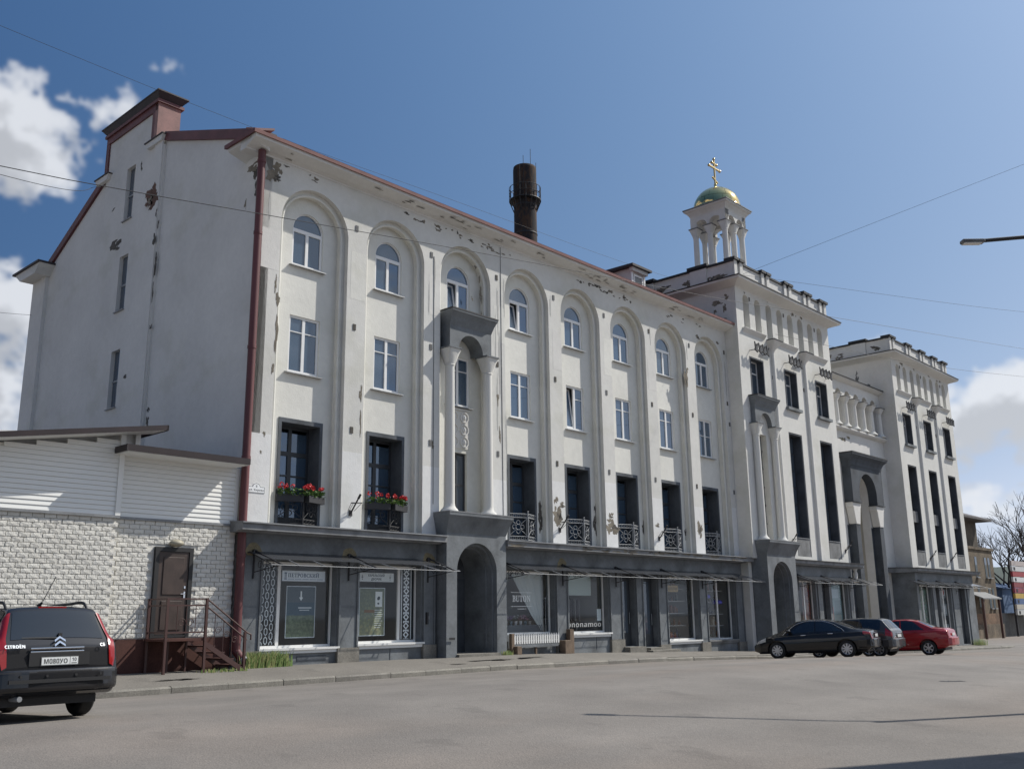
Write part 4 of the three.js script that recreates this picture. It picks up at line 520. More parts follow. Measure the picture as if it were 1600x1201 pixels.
// wall brackets (flag holders) on the piers
function wallBracket(x, z, y, label) { const t = thing('wall_bracket', label, 'bracket', [x, y, z], 'black wall brackets above the ledge'); part(t, 'wall_plate', box(x - 0.06, x + 0.06, y - 0.08, y + 0.10, z, z + 0.03), mt.iron); part(t, 'holder', merge([rod([x, y, z + 0.02], [x + 0.03, y + 0.42, z + 0.34], 0.024, 8), rod([x + 0.03, y + 0.42, z + 0.34], [x + 0.045, y + 0.55, z + 0.43], 0.036, 8)]), mt.iron); part(t, 'cross_arm', rod([x - 0.2, y + 0.28, z + 0.30], [x + 0.26, y + 0.32, z + 0.24], 0.02, 6), mt.iron); for (const d of [-0.18, -0.1, 0.2]) part(t, 'stay', rod([x + d, y + 0.3, z + 0.29], [x + d * 0.6, y + 0.08, z + 0.03], 0.008, 4), mt.iron); }
for (const [x, z, y, l] of [[3.64, 0, 4.36, 'black wall bracket between the two flower box windows'], [13.55, 0, 4.4, 'black wall bracket on the pier above the BUTON shop'], [20.15, 0, 4.4, 'black wall bracket on the pier above the shop doors'], [30.55, 0.73, 4.55, 'black wall bracket just past the nearer tower porch'], [37.0, 0.73, 4.5, 'black wall bracket at the gateway corner of the nearer tower'], [49.6, 0.73, 4.5, 'black wall bracket between the first windows of the far tower'], [53.3, 0.73, 4.5, 'black wall bracket between the last windows of the far tower']]) wallBracket(x, z, y, l);
// geranium boxes
function flowerBox(cx, label) {
  const t = thing('flower_box', label, 'flower box', [cx, 4.6, -0.1], 'geranium boxes on the balcony rails'), r = mulberry(Math.round(cx * 100)), lf = [], lf2 = [], bl = [];
  for (const s of [-1, 1]) { const m = part(t, 'planter', box(0, 0.80, 0, 0.20, 0, 0.17), mt.iron, s < 0 ? [cx - 0.80, 4.58, -0.38] : [cx + 0.01, 4.58, -0.08]); m.rotation.y = s < 0 ? -0.35 : 0.35; }
  for (let i = 0; i < 420; i++) { const u = r() * 1.6 - 0.8, z = -0.05 - Math.abs(u) * 0.35 + (r() - 0.5) * 0.24, h = r() * 0.18, g = new THREE.CircleGeometry(0.028 + r() * 0.02, 5); g.rotateX(-1.2 + (r() - 0.5) * 1.6); g.rotateY(r() * 6); g.translate(cx + u, 4.80 + h - 0.06 * r(), z + 0.06); (r() < 0.5 ? lf : lf2).push(g); }
  for (let i = 0; i < 15; i++) { const u = r() * 1.6 - 0.8, z = -0.02 - Math.abs(u) * 0.35 + (r() - 0.5) * 0.18, y = 4.98 + r() * 0.1; for (let k = 0; k < 16; k++) { const g = new THREE.CircleGeometry(0.026, 5), a = r() * 6.28, e = Math.acos(2 * r() - 1), R = 0.062; g.lookAt(new THREE.Vector3(Math.sin(e) * Math.cos(a), Math.cos(e), Math.sin(e) * Math.sin(a))); g.translate(cx + u + R * Math.sin(e) * Math.cos(a), y + R * Math.cos(e), z + R * Math.sin(e) * Math.sin(a) + 0.06); bl.push(g); } }
  part(t, 'leaves', merge(lf), mt.leaf); part(t, 'young_leaves', merge(lf2), mt.leaf2); part(t, 'blooms', merge(bl), mt.petal);
}
flowerBox(BX(0), 'red geraniums in a black rail box at the window by the downpipe'); flowerBox(BX(1), 'red geraniums in a black rail box at the window by the porch columns');

// ------------------------------------------------------------------ towers
function crownG() { // iron zigzag of small birds above a tower window
  const a = [rod([-0.74, 0, 0.34], [0.74, 0, 0.34], 0.03, 5), rod([-0.66, 0, 0], [-0.66, 0, 0.34], 0.02, 5), rod([0.66, 0, 0], [0.66, 0, 0.34], 0.02, 5)];
  for (let k = 0; k < 4; k++) { const x = -0.60 + k * 0.40, s = shapeOf([[-0.15, -0.06], [-0.10, 0.10], [-0.13, 0.40], [0.01, 0.16], [0.13, 0.34], [0.16, 0.26], [0.10, 0.0], [0.12, -0.14], [-0.02, -0.08]]); a.push(new THREE.ExtrudeGeometry(s, { depth: 0.06, bevelEnabled: false }).translate(x, 0, 0.32)); }
  return merge(a);
}
const crown0 = crownG();
function tower(x0, name, label, second) {
  const x1 = x0 + 10.47, z = 0.73, cs = [x0 + 1.70, x0 + 5.32, x0 + 8.94], t = thing(name, label, 'building', [(x0 + x1) / 2, 0, -6]);
  const s = shapeOf([[x0, 3.8], [x1, 3.8], [x1, 17.4], [x0, 17.4]]);
  const nx = k => x0 + 1.02 + 1.186 * k;
  for (let k = 0; k < 8; k++) { const c = nx(k), y0 = k === 2 || k === 5 ? 15.0 : 15.22; s.holes.push(archPath(c, 0.31, y0, 16.74)); }
  cs.forEach((c, i) => { s.holes.push(rectPath(c - 0.70, c + 0.70, 11.74, 13.82)); s.holes.push(i === 0 && !second ? rectPath(c - 0.42, c + 0.42, 4.72, 9.9) : rectPath(c - 0.75, c + 0.75, 4.05, 10.42)); });
  part(t, 'front_wall', ext(s, z - 0.3, z, 12), mt.white);
  part(t, 'niche_back', box(x0 + 0.4, x1 - 0.4, 14.9, 17.2, z - 0.32, z - 0.302), mt.white2);
  // body
  part(t, 'side_wall', box(x0, x0 + 0.3, -1.5, 17.4, -13, z - 0.302), mt.white2); part(t, 'side_wall', box(x1 - 0.3, x1, -1.5, 17.4, -13, z - 0.302), mt.white2); part(t, 'back_wall', box(x0 + 0.3, x1 - 0.3, -1.5, 17.4, -13, -12.7), mt.white2); part(t, 'roof_deck', box(x0 + 0.3, x1 - 0.3, 17.3, 17.42, -12.7, z - 0.31), mt.darkRoof);
  // string sills under the niches
  for (const [a, b2] of [[0, 1], [3, 4], [6, 7]]) part(t, 'niche_sill', profX([[z, 15.0], [z + 0.10, 15.12], [z + 0.16, 15.20], [z + 0.16, 15.225], [z - 0.05, 15.235]], nx(a) - 0.5, nx(b2) + 0.5), mt.white2);
  // half-round shafts with flared heads between the windows
  for (const k of [2, 5]) { const x = nx(k) + 0.02, g = lathe([[0.001, 0], [0.15, 0], [0.15, 10.5], [0.16, 10.53]], 14); part(t, 'engaged_shaft', ubox(g), mt.white, [x, 3.9, z - 0.02]); const c = part(t, 'shaft_head', capitalG(0.16, 0.62, 0.44), mt.white2, [x, 14.42, z - 0.03]); part(c, 'slab', box(-0.49, 0.49, 0.61, 0.65, -0.3, 0.49), mt.slate, [x, 14.42, z - 0.03]); }
  // windows
  cs.forEach((c, i) => {
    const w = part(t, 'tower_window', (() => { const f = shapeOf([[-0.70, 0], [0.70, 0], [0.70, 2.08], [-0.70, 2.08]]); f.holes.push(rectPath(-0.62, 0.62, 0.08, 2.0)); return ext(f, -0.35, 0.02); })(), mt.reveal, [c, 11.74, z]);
    part(w, 'sash', (() => { const f = shapeOf([[-0.62, 0], [0.62, 0], [0.62, 1.92], [-0.62, 1.92]]); f.holes.push(rectPath(-0.56, -0.04, 0.06, 1.26), rectPath(-0.56, -0.04, 1.32, 1.86), rectPath(0.04, 0.56, 0.06, 1.26), rectPath(0.04, 0.56, 1.32, 1.86)); return ext(f, -0.05, 0); })(), mt.pvc, [c, 11.82, z - 0.34]);
    for (const k of [-1, 1]) for (const [y, h] of [[0.66, 1.22], [1.59, 0.56]]) part(w, 'pane', pane(0.54, h), mt.glassDark, [c + k * 0.30, 11.82 + y, z - 0.37]);
    part(w, 'sill', box(-0.78, 0.78, -0.13, 0.02, -0.1, 0.17), mt.grey, [c, 11.74, z]);
    part(t, 'iron_crest', crown0, mt.iron, [c + 0.02, 14.12, z]);
    if (i === 0 && !second) { const n = part(t, 'slit_window', box(c - 0.42, c + 0.42, 4.72, 9.9, z - 0.36, z - 0.30), mt.glassDark); for (let k = 0; k < 5; k++) part(n, 'glazing_bar', box(c - 0.42, c + 0.42, 5.5 + k * 0.9, 5.56 + k * 0.9, z - 0.30, z - 0.27), mt.darkFrame); return; }
    const f = shapeOf([[-0.75, 0], [0.75, 0], [0.75, 6.37], [-0.75, 6.37]]); f.holes.push(rectPath(-0.67, 0.67, 0.92, 6.29));
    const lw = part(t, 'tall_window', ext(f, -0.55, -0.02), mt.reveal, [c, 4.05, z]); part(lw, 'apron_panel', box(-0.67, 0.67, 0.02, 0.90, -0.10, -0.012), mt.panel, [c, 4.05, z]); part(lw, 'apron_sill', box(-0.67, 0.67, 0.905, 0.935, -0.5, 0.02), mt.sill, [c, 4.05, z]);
    const gr = shapeOf([[-0.67, 0.93], [0.67, 0.93], [0.67, 6.29], [-0.67, 6.29]]); for (let r = 0; r < 6; r++) for (const k of [-1, 1]) gr.holes.push(rectPath(k < 0 ? -0.62 : 0.03, k < 0 ? -0.03 : 0.62, 0.98 + r * 0.885, 0.98 + r * 0.885 + 0.83)); part(lw, 'window_grid', ext(gr, -0.05, 0), mt.darkFrame, [c, 4.05, z - 0.46]);
    for (let r = 0; r < 6; r++) for (const k of [-1, 1]) part(lw, 'pane', pane(0.6, 0.84), mt.glassDark, [c + k * 0.325, 4.05 + 1.395 + r * 0.885, z - 0.49]);
    if (second) { part(lw, 'spandrel', box(-0.67, 0.67, 2.75, 3.45, -0.45, -0.2), mt.panel, [c, 4.05, z]); }
  });
  // small vents
  const vg = box(-0.05, 0.05, -0.1, 0.1, 0, 0.02); for (const [dx, y] of [[3.3, 13.1], [6.75, 13.0], [3.4, 6.3], [7.1, 6.3], [1.4, 16.9], [5.05, 16.85], [8.7, 16.8]]) part(t, 'air_vent', vg, mt.peelDark, [x0 + dx, y, z]);
  // cornice all round and parapet with piers
  const q = (d, y) => [[x0 - d, y, -13.5], [x0 - d, y, z + d], [x1 + d, y, z + d], [x1 + d, y, -13.5]], pf = [[0, 17.25], [0.05, 17.30], [0.16, 17.34], [0.50, 17.46], [0.58, 17.50], [0.58, 17.60]], tr = [];
  for (let k = 0; k < pf.length - 1; k++) { const a = q(...pf[k]), c = q(...pf[k + 1]); for (let i = 0; i < 3; i++) tr.push(a[i], a[i + 1], c[i + 1], a[i], c[i + 1], c[i]); }
  const cg = new THREE.BufferGeometry(); cg.setAttribute('position', new THREE.Float32BufferAttribute(tr.flat(), 3)); cg.computeVertexNormals(); part(t, 'cornice', ubox(cg), mt.white2);
  part(t, 'cornice_sheet', merge([box(x0 - 0.62, x1 + 0.62, 17.60, 17.65, z - 0.35, z + 0.62), box(x0 - 0.62, x0 + 0.1, 17.60, 17.65, -13.5, z - 0.352), box(x1 - 0.1, x1 + 0.62, 17.60, 17.65, -13.5, z - 0.352)]), mt.blackMetal);
  part(t, 'parapet', merge([box(x0, x1, 17.65, 18.62, z - 0.35, z - 0.05), box(x0 + 0.02, x0 + 0.3, 17.65, 18.62, -13, z - 0.352), box(x1 - 0.3, x1 - 0.02, 17.65, 18.62, -13, z - 0.352)]), mt.white2);
  const pier = (a, b2, c, d) => { const p = part(t, 'parapet_pier', box(a, b2, 17.65, 18.70, c, d), mt.white2); part(p, 'pier_cap', box(a - 0.1, b2 + 0.1, 18.70, 18.84, c - 0.1, d + 0.1), mt.blackMetal); };
  for (const f of [0.02, 0.30, 0.55, 0.78, 0.98]) { const x = lerp(x0 + 0.25, x1 - 0.25, f); pier(x - 0.42, x - 0.14, z - 0.38, z + 0.05); pier(x + 0.14, x + 0.42, z - 0.38, z + 0.05); }
  for (const zz of [-1.3, -4.6, -8.2]) pier(x0 - 0.06, x0 + 0.32, zz - 0.5, zz + 0.5);
  part(t, 'parapet_cap', merge([box(x0 - 0.08, x1 + 0.08, 18.62, 18.72, z - 0.44, z + 0.03), box(x0 - 0.08, x0 + 0.38, 18.62, 18.72, -13, z - 0.442)]), mt.blackMetal);
  // peeled plaster
  const pr = mulberry(second ? 31 : 32);
  for (let k = 0; k < (second ? 10 : 26); k++) peelSide(t, z - 0.6 - pr() * (second ? 4 : 5.5), 17.74 + pr() * 0.5, x0 - (0.0) + 0.018, 0.2 + pr() * 0.6, 0.08 + pr() * 0.25, pr() < 0.5 ? mt.peelDark : mt.peel);
  if (!second) for (const [zz, y, w, h] of [[-0.3, 16.6, 0.7, 0.25], [0.1, 16.3, 0.2, 0.6], [-0.5, 16.2, 0.25, 0.3], [0.0, 15.7, 0.4, 0.12], [-2.0, 15.9, 0.5, 0.3], [-2.5, 15.7, 0.3, 0.3], [-2.8, 15.3, 0.3, 0.25], [-2.3, 15.0, 0.3, 0.3], [0.2, 16.9, 0.3, 0.4], [-0.2, 15.1, 0.2, 0.3]]) peelSide(t, zz, y, x0 - 0.002, w * 0.8, h * 0.8, mt.peel);
  else for (const [zz, y, w, h] of [[-1.6, 16.1, 0.3, 0.5], [-1.55, 15.7, 0.5, 0.4], [-0.9, 15.6, 0.3, 0.3], [-0.9, 15.2, 0.28, 0.25], [-1.6, 16.6, 0.15, 0.4]]) peelSide(t, zz, y, x0 - 0.002, w, h, mt.panel);
  for (let k = 0; k < 7; k++) peelFront(t, x0 + 0.3 + pr() * 9.8, 17.1 + pr() * 0.12, z + 0.002, 0.1 + pr() * 0.35, 0.06 + pr() * 0.12);
  return { t, x0, x1, z, cs };
}
const T1 = tower(26.83, 'tower_block', 'nearer white tower with arched niches, flat parapet and a columned porch', false);
const T2 = tower(46.5, 'tower_block', 'farther white tower with arched niches past the tall grey gateway', true);
portico(T1.t, T1.cs[0] + 0.05, 0.73, -0.42, mt.slate);
// shop of the nearer tower, between its porch and the gateway
function shopBox(t, x0, x1, zf, zb, yg, ops, wins, ledgeX0, ledgeX1, zl0) {
  const s = shapeOf([[x0, yg - 0.4], [x1, yg - 0.4], [x1, 3.6], [x0, 3.6]]); ops.forEach(o => s.holes.push(rectPath(o[0], o[1], o[2], 2.86))); part(t, 'shopfront_wall', ext(s, zf - 0.35, zf), mt.grey);
  part(t, 'frieze', box(x0 - 0.004, x1 + 0.004, 2.98, 3.56, zf, zf + 0.035), mt.grey);
  const l = part(t, 'ledge', profX([[zb, 3.58], [zf + 0.30, 3.58], [zf + 0.34, 3.62], [zf + 0.42, 3.66], [zf + 0.42, 3.82], [zb, 3.92]], ledgeX0, ledgeX1), mt.ledge); part(l, 'ledge_sheet', profX([[zb, 3.93], [zf + 0.48, 3.84], [zf + 0.48, 3.80], [zb, 3.90]], ledgeX0 - 0.03, ledgeX1 + 0.03), mt.blackMetal);
  ops.forEach((o, i) => { const kind = wins[i]; if (kind === 'door') { const d = part(t, 'shop_door', box(o[0] + 0.02, o[1] - 0.02, o[2], 2.84, zf - 0.3, zf - 0.25), mt.darkFrame); part(d, 'handle', rod([o[0] + 0.2, o[2] + 0.9, zf - 0.22], [o[0] + 0.2, o[2] + 1.5, zf - 0.22], 0.018), mt.ironLight); return; } const f = shapeOf([[o[0] + 0.02, o[2]], [o[1] - 0.02, o[2]], [o[1] - 0.02, 2.84], [o[0] + 0.02, 2.84]]), e = kind > 1 ? [o[0] + 0.02, (o[0] + o[1]) / 2, o[1] - 0.02] : [o[0] + 0.02, o[1] - 0.02]; for (let k = 0; k < e.length - 1; k++) f.holes.push(rectPath(e[k] + 0.05, e[k + 1] - 0.05, o[2] + 0.08, 2.76)); const w = part(t, 'shop_window', ext(f, zf - 0.26, zf - 0.2), mt.whitePaint); for (let k = 0; k < e.length - 1; k++) part(w, 'pane', pane(e[k + 1] - e[k] - 0.1, 2.7 - o[2]), mt.shopGlass, [(e[k] + e[k + 1]) / 2, (o[2] + 2.82) / 2, zf - 0.23]); part(w, 'room_back', box(o[0] - 0.1, o[1] + 0.1, o[2], 2.9, zf - 1.3, zf - 1.25), mt.roomLight); });
}
const gy = x => padY(x);
shopBox(T1.t, 30.12, 37.3, 0.76, -0.2, gy(35), [[31.06, 32.95, 0.0], [33.62, 34.5, -0.4], [34.78, 36.75, -0.1]], [2, 'door', 1], 30.1, 38.2, 0);
for (const [a, b2] of [[30.25, 30.95], [33.1, 33.55], [36.9, 37.28]]) { const p = part(T1.t, 'pilaster', box(a, b2, -0.7, 2.97, 0.76, 0.82), mt.grey); part(p, 'pilaster_base', box(a - 0.03, b2 + 0.03, -0.9, -0.2, 0.76, 0.88), mt.concrete); }
board('window_poster', 'brown and red poster in the two-light window past the nearer tower porch', 'poster', 32.45, 1.6, 0.42, 0.85, 2.2, (x, w, h) => { x.fillStyle = '#5b3a37'; x.fillRect(0, 0, w, h); const r = mulberry(2); for (let i = 0; i < 160; i++) { x.fillStyle = `rgba(${90 + r() * 100},${60 + r() * 70},${55 + r() * 50},0.4)`; x.beginPath(); x.arc(r() * w, r() * h, 8 + r() * 28, 0, 7); x.fill(); } }, 256);
board('window_poster', 'teal and red poster in the single window beside the gateway', 'poster', 35.75, 1.55, 0.42, 1.7, 2.3, (x, w, h) => { x.fillStyle = '#6f8a8c'; x.fillRect(0, 0, w, h); x.fillStyle = '#8fa3ab'; x.fillRect(w * 0.1, h * 0.1, w * 0.7, h * 0.2); x.fillStyle = '#b8473c'; x.fillRect(w * 0.12, h * 0.5, w * 0.26, h * 0.35); x.fillStyle = '#5e777a'; x.fillRect(w * 0.5, h * 0.35, w * 0.4, h * 0.6); }, 256);
const bal = part(T1.t, 'baluster', lathe([[0.001, 0], [0.13, 0], [0.13, 0.08], [0.07, 0.14], [0.13, 0.45], [0.07, 0.62], [0.12, 0.7], [0.12, 0.78], [0.001, 0.78]], 14), mt.white2, [37.75, 2.84, 0.85]);
shopBox(T2.t, 45.6, 55.9, 1.1, -0.9, gy(52), [[46.1, 48.1, -0.55], [48.75, 49.45, -0.85], [49.7, 51.5, -0.4], [52.9, 54.2, -0.85]], [2, 'door', 2, 'door'], 45.2, 56.4, 0);
part(T2.t, 'shop_side_wall', box(45.6, 45.85, -1.3, 3.58, -0.8, 0.748), mt.grey); part(T2.t, 'shop_side_wall', box(55.55, 55.9, -1.5, 3.58, -0.8, 0.748), mt.grey); part(T2.t, 'shop_fill', box(45.86, 46.5, 3.0, 3.56, -0.8, 0.745), mt.grey);
for (const [a, b2] of [[45.62, 46.0], [48.2, 48.68], [51.7, 52.7], [54.5, 55.85]]) part(T2.t, 'pilaster', box(a, b2, -1.2, 2.97, 1.1, 1.16), mt.grey);
board('window_poster', 'poster of pale green leaf patterns in the corner shop of the far tower', 'poster', 47.1, 1.35, 0.78, 1.8, 2.6, (x, w, h) => { x.fillStyle = '#5f7068'; x.fillRect(0, 0, w, h); const r = mulberry(6); for (let i = 0; i < 260; i++) { x.fillStyle = `rgba(${120 + r() * 90},${150 + r() * 70},${130 + r() * 60},0.5)`; x.beginPath(); x.ellipse(r() * w, r() * h, 6 + r() * 14, 3 + r() * 6, r() * 6, 0, 7); x.fill(); } }, 256);
board('window_poster', 'white poster with red blocks in the far tower shop beside the doors', 'poster', 50.6, 1.4, 0.78, 1.7, 2.6, (x, w, h) => { x.fillStyle = '#8a9092'; x.fillRect(0, 0, w, h); x.fillStyle = '#c9cdcd'; x.fillRect(w * 0.06, h * 0.04, w * 0.88, h * 0.14); x.fillStyle = '#b04a48'; for (const k of [0.2, 0.65]) { x.beginPath(); x.arc(w * (k + 0.08), h * 0.09, w * 0.12, 0, 7); x.fill(); } x.fillStyle = '#454b50'; x.fillRect(0, h * 0.24, w, h * 0.14); x.fillStyle = '#b9bdbd'; x.fillRect(w * 0.1, h * 0.42, w * 0.8, h * 0.2); x.fillStyle = '#34393d'; x.fillRect(0, h * 0.66, w, h * 0.2); x.fillStyle = '#d5d8d8'; for (let i = 0; i < 6; i++) x.fillRect(w * (0.05 + i * 0.16), h * 0.9, w * 0.1, h * 0.1); }, 256);

// ------------------------------------------------------------------ gateway between the towers
{
  const x0 = 37.3, x1 = 46.5, z = -0.3, cx = 42.05, g = thing('gateway_block', 'grey arched gateway with a row of small columns linking the two towers', 'building', [41.9, 0, -4]);
  const s = shapeOf([[x0, -1.5], [x1, -1.5], [x1, 15.0], [x0, 15.0]]), r = 1.2, ys = 8.08; s.holes.push(archPath(cx, r, -1.49, ys)); const n = 6, lx = k => x0 + 1.45 + k * 1.27; for (let k = 0; k < n; k++) s.holes.push(archPath(lx(k) + 0.32, 0.42, 12.05, 14.0));
  part(g, 'gate_wall', ext(s, z - 0.5, z, 18), mt.white2);
  part(g, 'loggia_back', box(x0, x1, 11.9, 14.9, z - 1.0, z - 0.9), mt.panel); part(g, 'loggia_floor', box(x0, x1, 11.8, 12.0, z - 0.9, z - 0.502), mt.concrete);
  const colm = columnG(0.20, 1.55); for (let k = 0; k <= n; k++) { const x = lx(k) - 0.315; part(g, 'loggia_column', colm, mt.white, [x, 12.05, z + 0.02]); const c = part(g, 'column_head', capitalG(0.2, 0.33, 0.30), mt.white2, [x, 13.6, z + 0.02]); part(c, 'slab', box(-0.34, 0.34, 0.33, 0.38, -0.3, 0.34), mt.panel, [x, 13.6, z + 0.02]); }
  part(g, 'sill_band', profX([[z, 11.75], [z + 0.22, 11.86], [z + 0.28, 11.93], [z + 0.28, 12.0], [z - 0.1, 12.04]], x0, x1), mt.white2);
  part(g, 'cornice', profX([[z - 0.5, 14.9], [z + 0.05, 14.9], [z + 0.2, 14.98], [z + 0.30, 15.04], [z + 0.30, 15.12], [z - 0.5, 15.2]], x0, x1), mt.white2); part(g, 'cornice_sheet', profX([[z - 0.6, 15.24], [z + 0.36, 15.16], [z + 0.36, 15.11], [z - 0.6, 15.2]], x0, x1), mt.blackMetal);
  // passage
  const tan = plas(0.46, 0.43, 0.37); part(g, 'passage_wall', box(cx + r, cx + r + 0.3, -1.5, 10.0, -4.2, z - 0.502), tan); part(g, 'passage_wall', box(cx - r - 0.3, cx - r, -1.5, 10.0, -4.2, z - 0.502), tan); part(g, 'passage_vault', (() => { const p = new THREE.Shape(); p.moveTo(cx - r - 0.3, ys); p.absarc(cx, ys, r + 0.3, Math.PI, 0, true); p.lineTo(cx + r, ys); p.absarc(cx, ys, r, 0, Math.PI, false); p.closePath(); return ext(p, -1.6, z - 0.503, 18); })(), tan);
  part(g, 'roof', box(x0, x1, 15.0, 15.1, -1.6, z - 0.55), mt.darkRoof);
  // hood
  const o = 2.2, zf = 0.24, y0 = 7.55, A = new THREE.Shape(); A.moveTo(cx - o, y0); A.lineTo(cx - 1.22, y0); A.lineTo(cx - 1.22, 8.08); A.absarc(cx, 8.08, 1.22, Math.PI, 0, true); A.lineTo(cx + 1.22, y0); A.lineTo(cx + o, y0); A.lineTo(cx + o, 9.7); A.lineTo(cx - o, 9.7); A.closePath();
  part(g, 'hood_arch', ext(A, z + 0.004, zf, 22), mt.slate); const In = new THREE.Shape(); In.moveTo(cx - 1.24, y0 + 0.01); In.lineTo(cx - 1.24, 8.08); In.absarc(cx, 8.08, 1.24, Math.PI, 0, true); In.lineTo(cx + 1.24, y0 + 0.01); In.lineTo(cx + 1.215, y0 + 0.01); In.lineTo(cx + 1.215, 8.08); In.absarc(cx, 8.08, 1.215, 0, Math.PI, false); In.lineTo(cx - 1.215, y0 + 0.01); In.closePath(); part(g, 'arch_soffit', ext(In, z + 0.006, zf + 0.003, 22), mt.slate);
  for (const sgn of [-1, 1]) part(g, 'hood_side', box(cx + sgn * o - 0.02, cx + sgn * o + 0.02, y0, 9.7, z, zf + 0.004), mt.slate);
  const Q = (d, y) => [[cx - o - d, y, z], [cx - o - d, y, zf + d], [cx + o + d, y, zf + d], [cx + o + d, y, z]], hp = [[0.02, 9.65], [0.05, 9.85], [0.14, 10.05], [0.30, 10.2], [0.34, 10.24], [0.34, 10.32]], tr = []; for (let k = 0; k < hp.length - 1; k++) { const a = Q(...hp[k]), c = Q(...hp[k + 1]); for (let i = 0; i < 3; i++) tr.push(a[i], a[i + 1], c[i + 1], a[i], c[i + 1], c[i]); } const hg = new THREE.BufferGeometry(); hg.setAttribute('position', new THREE.Float32BufferAttribute(tr.flat(), 3)); hg.computeVertexNormals(); part(g, 'hood_cornice', ubox(hg), mt.slate); part(g, 'hood_cap', box(cx - o - 0.36, cx + o + 0.36, 10.32, 10.40, z, zf + 0.36), mt.blackMetal);
  for (const sgn of [-1, 1]) { const x = cx + sgn * 1.68; part(g, 'square_column', box(x - 0.27, x + 0.27, -1.4, 6.3, z + 0.03, 0.16), mt.slate); const c = part(g, 'capital', (() => { const p = [], w = [[0.36, 0], [0.70, 0.95], [0.78, 1.0], [0.78, 1.25]]; const gg = shapeOf([[-0.24, 0], [0.24, 0], [0.46, 0.92], [0.52, 1.0], [0.52, 1.2], [-0.52, 1.2], [-0.52, 1.0], [-0.46, 0.92]]); return ubox(new THREE.ExtrudeGeometry(gg, { depth: 0.36, bevelEnabled: true, bevelThickness: 0.05, bevelSize: 0.03, bevelSegments: 2 }).translate(0, 0, -0.22)); })(), mt.white2, [x, 6.25, 0.0]); part(c, 'slab', box(-0.60, 0.60, 1.24, 1.285, -0.28, 0.28), mt.slate, [x, 6.25, 0]); part(g, 'pilaster_back', box(x - 0.46, x + 0.46, -1.4, 6.2, z, z + 0.028), mt.slate); }
  for (const [x, y, w, h] of [[38.4, 11.4, 0.7, 0.3], [39.2, 11.1, 0.5, 0.2], [40.2, 11.3, 0.6, 0.15], [38.1, 11.0, 0.25, 0.5], [41.2, 11.5, 0.4, 0.2]]) peelFront(g, x, y, z + 0.002, w, h, mt.peelTan);
  part(g, 'air_vent', box(40.6, 40.72, 11.2, 11.4, z, z + 0.02), mt.peelDark); part(g, 'wall_light', box(43.3, 43.55, 3.9, 4.2, -0.9, -0.7), mt.iron);
}

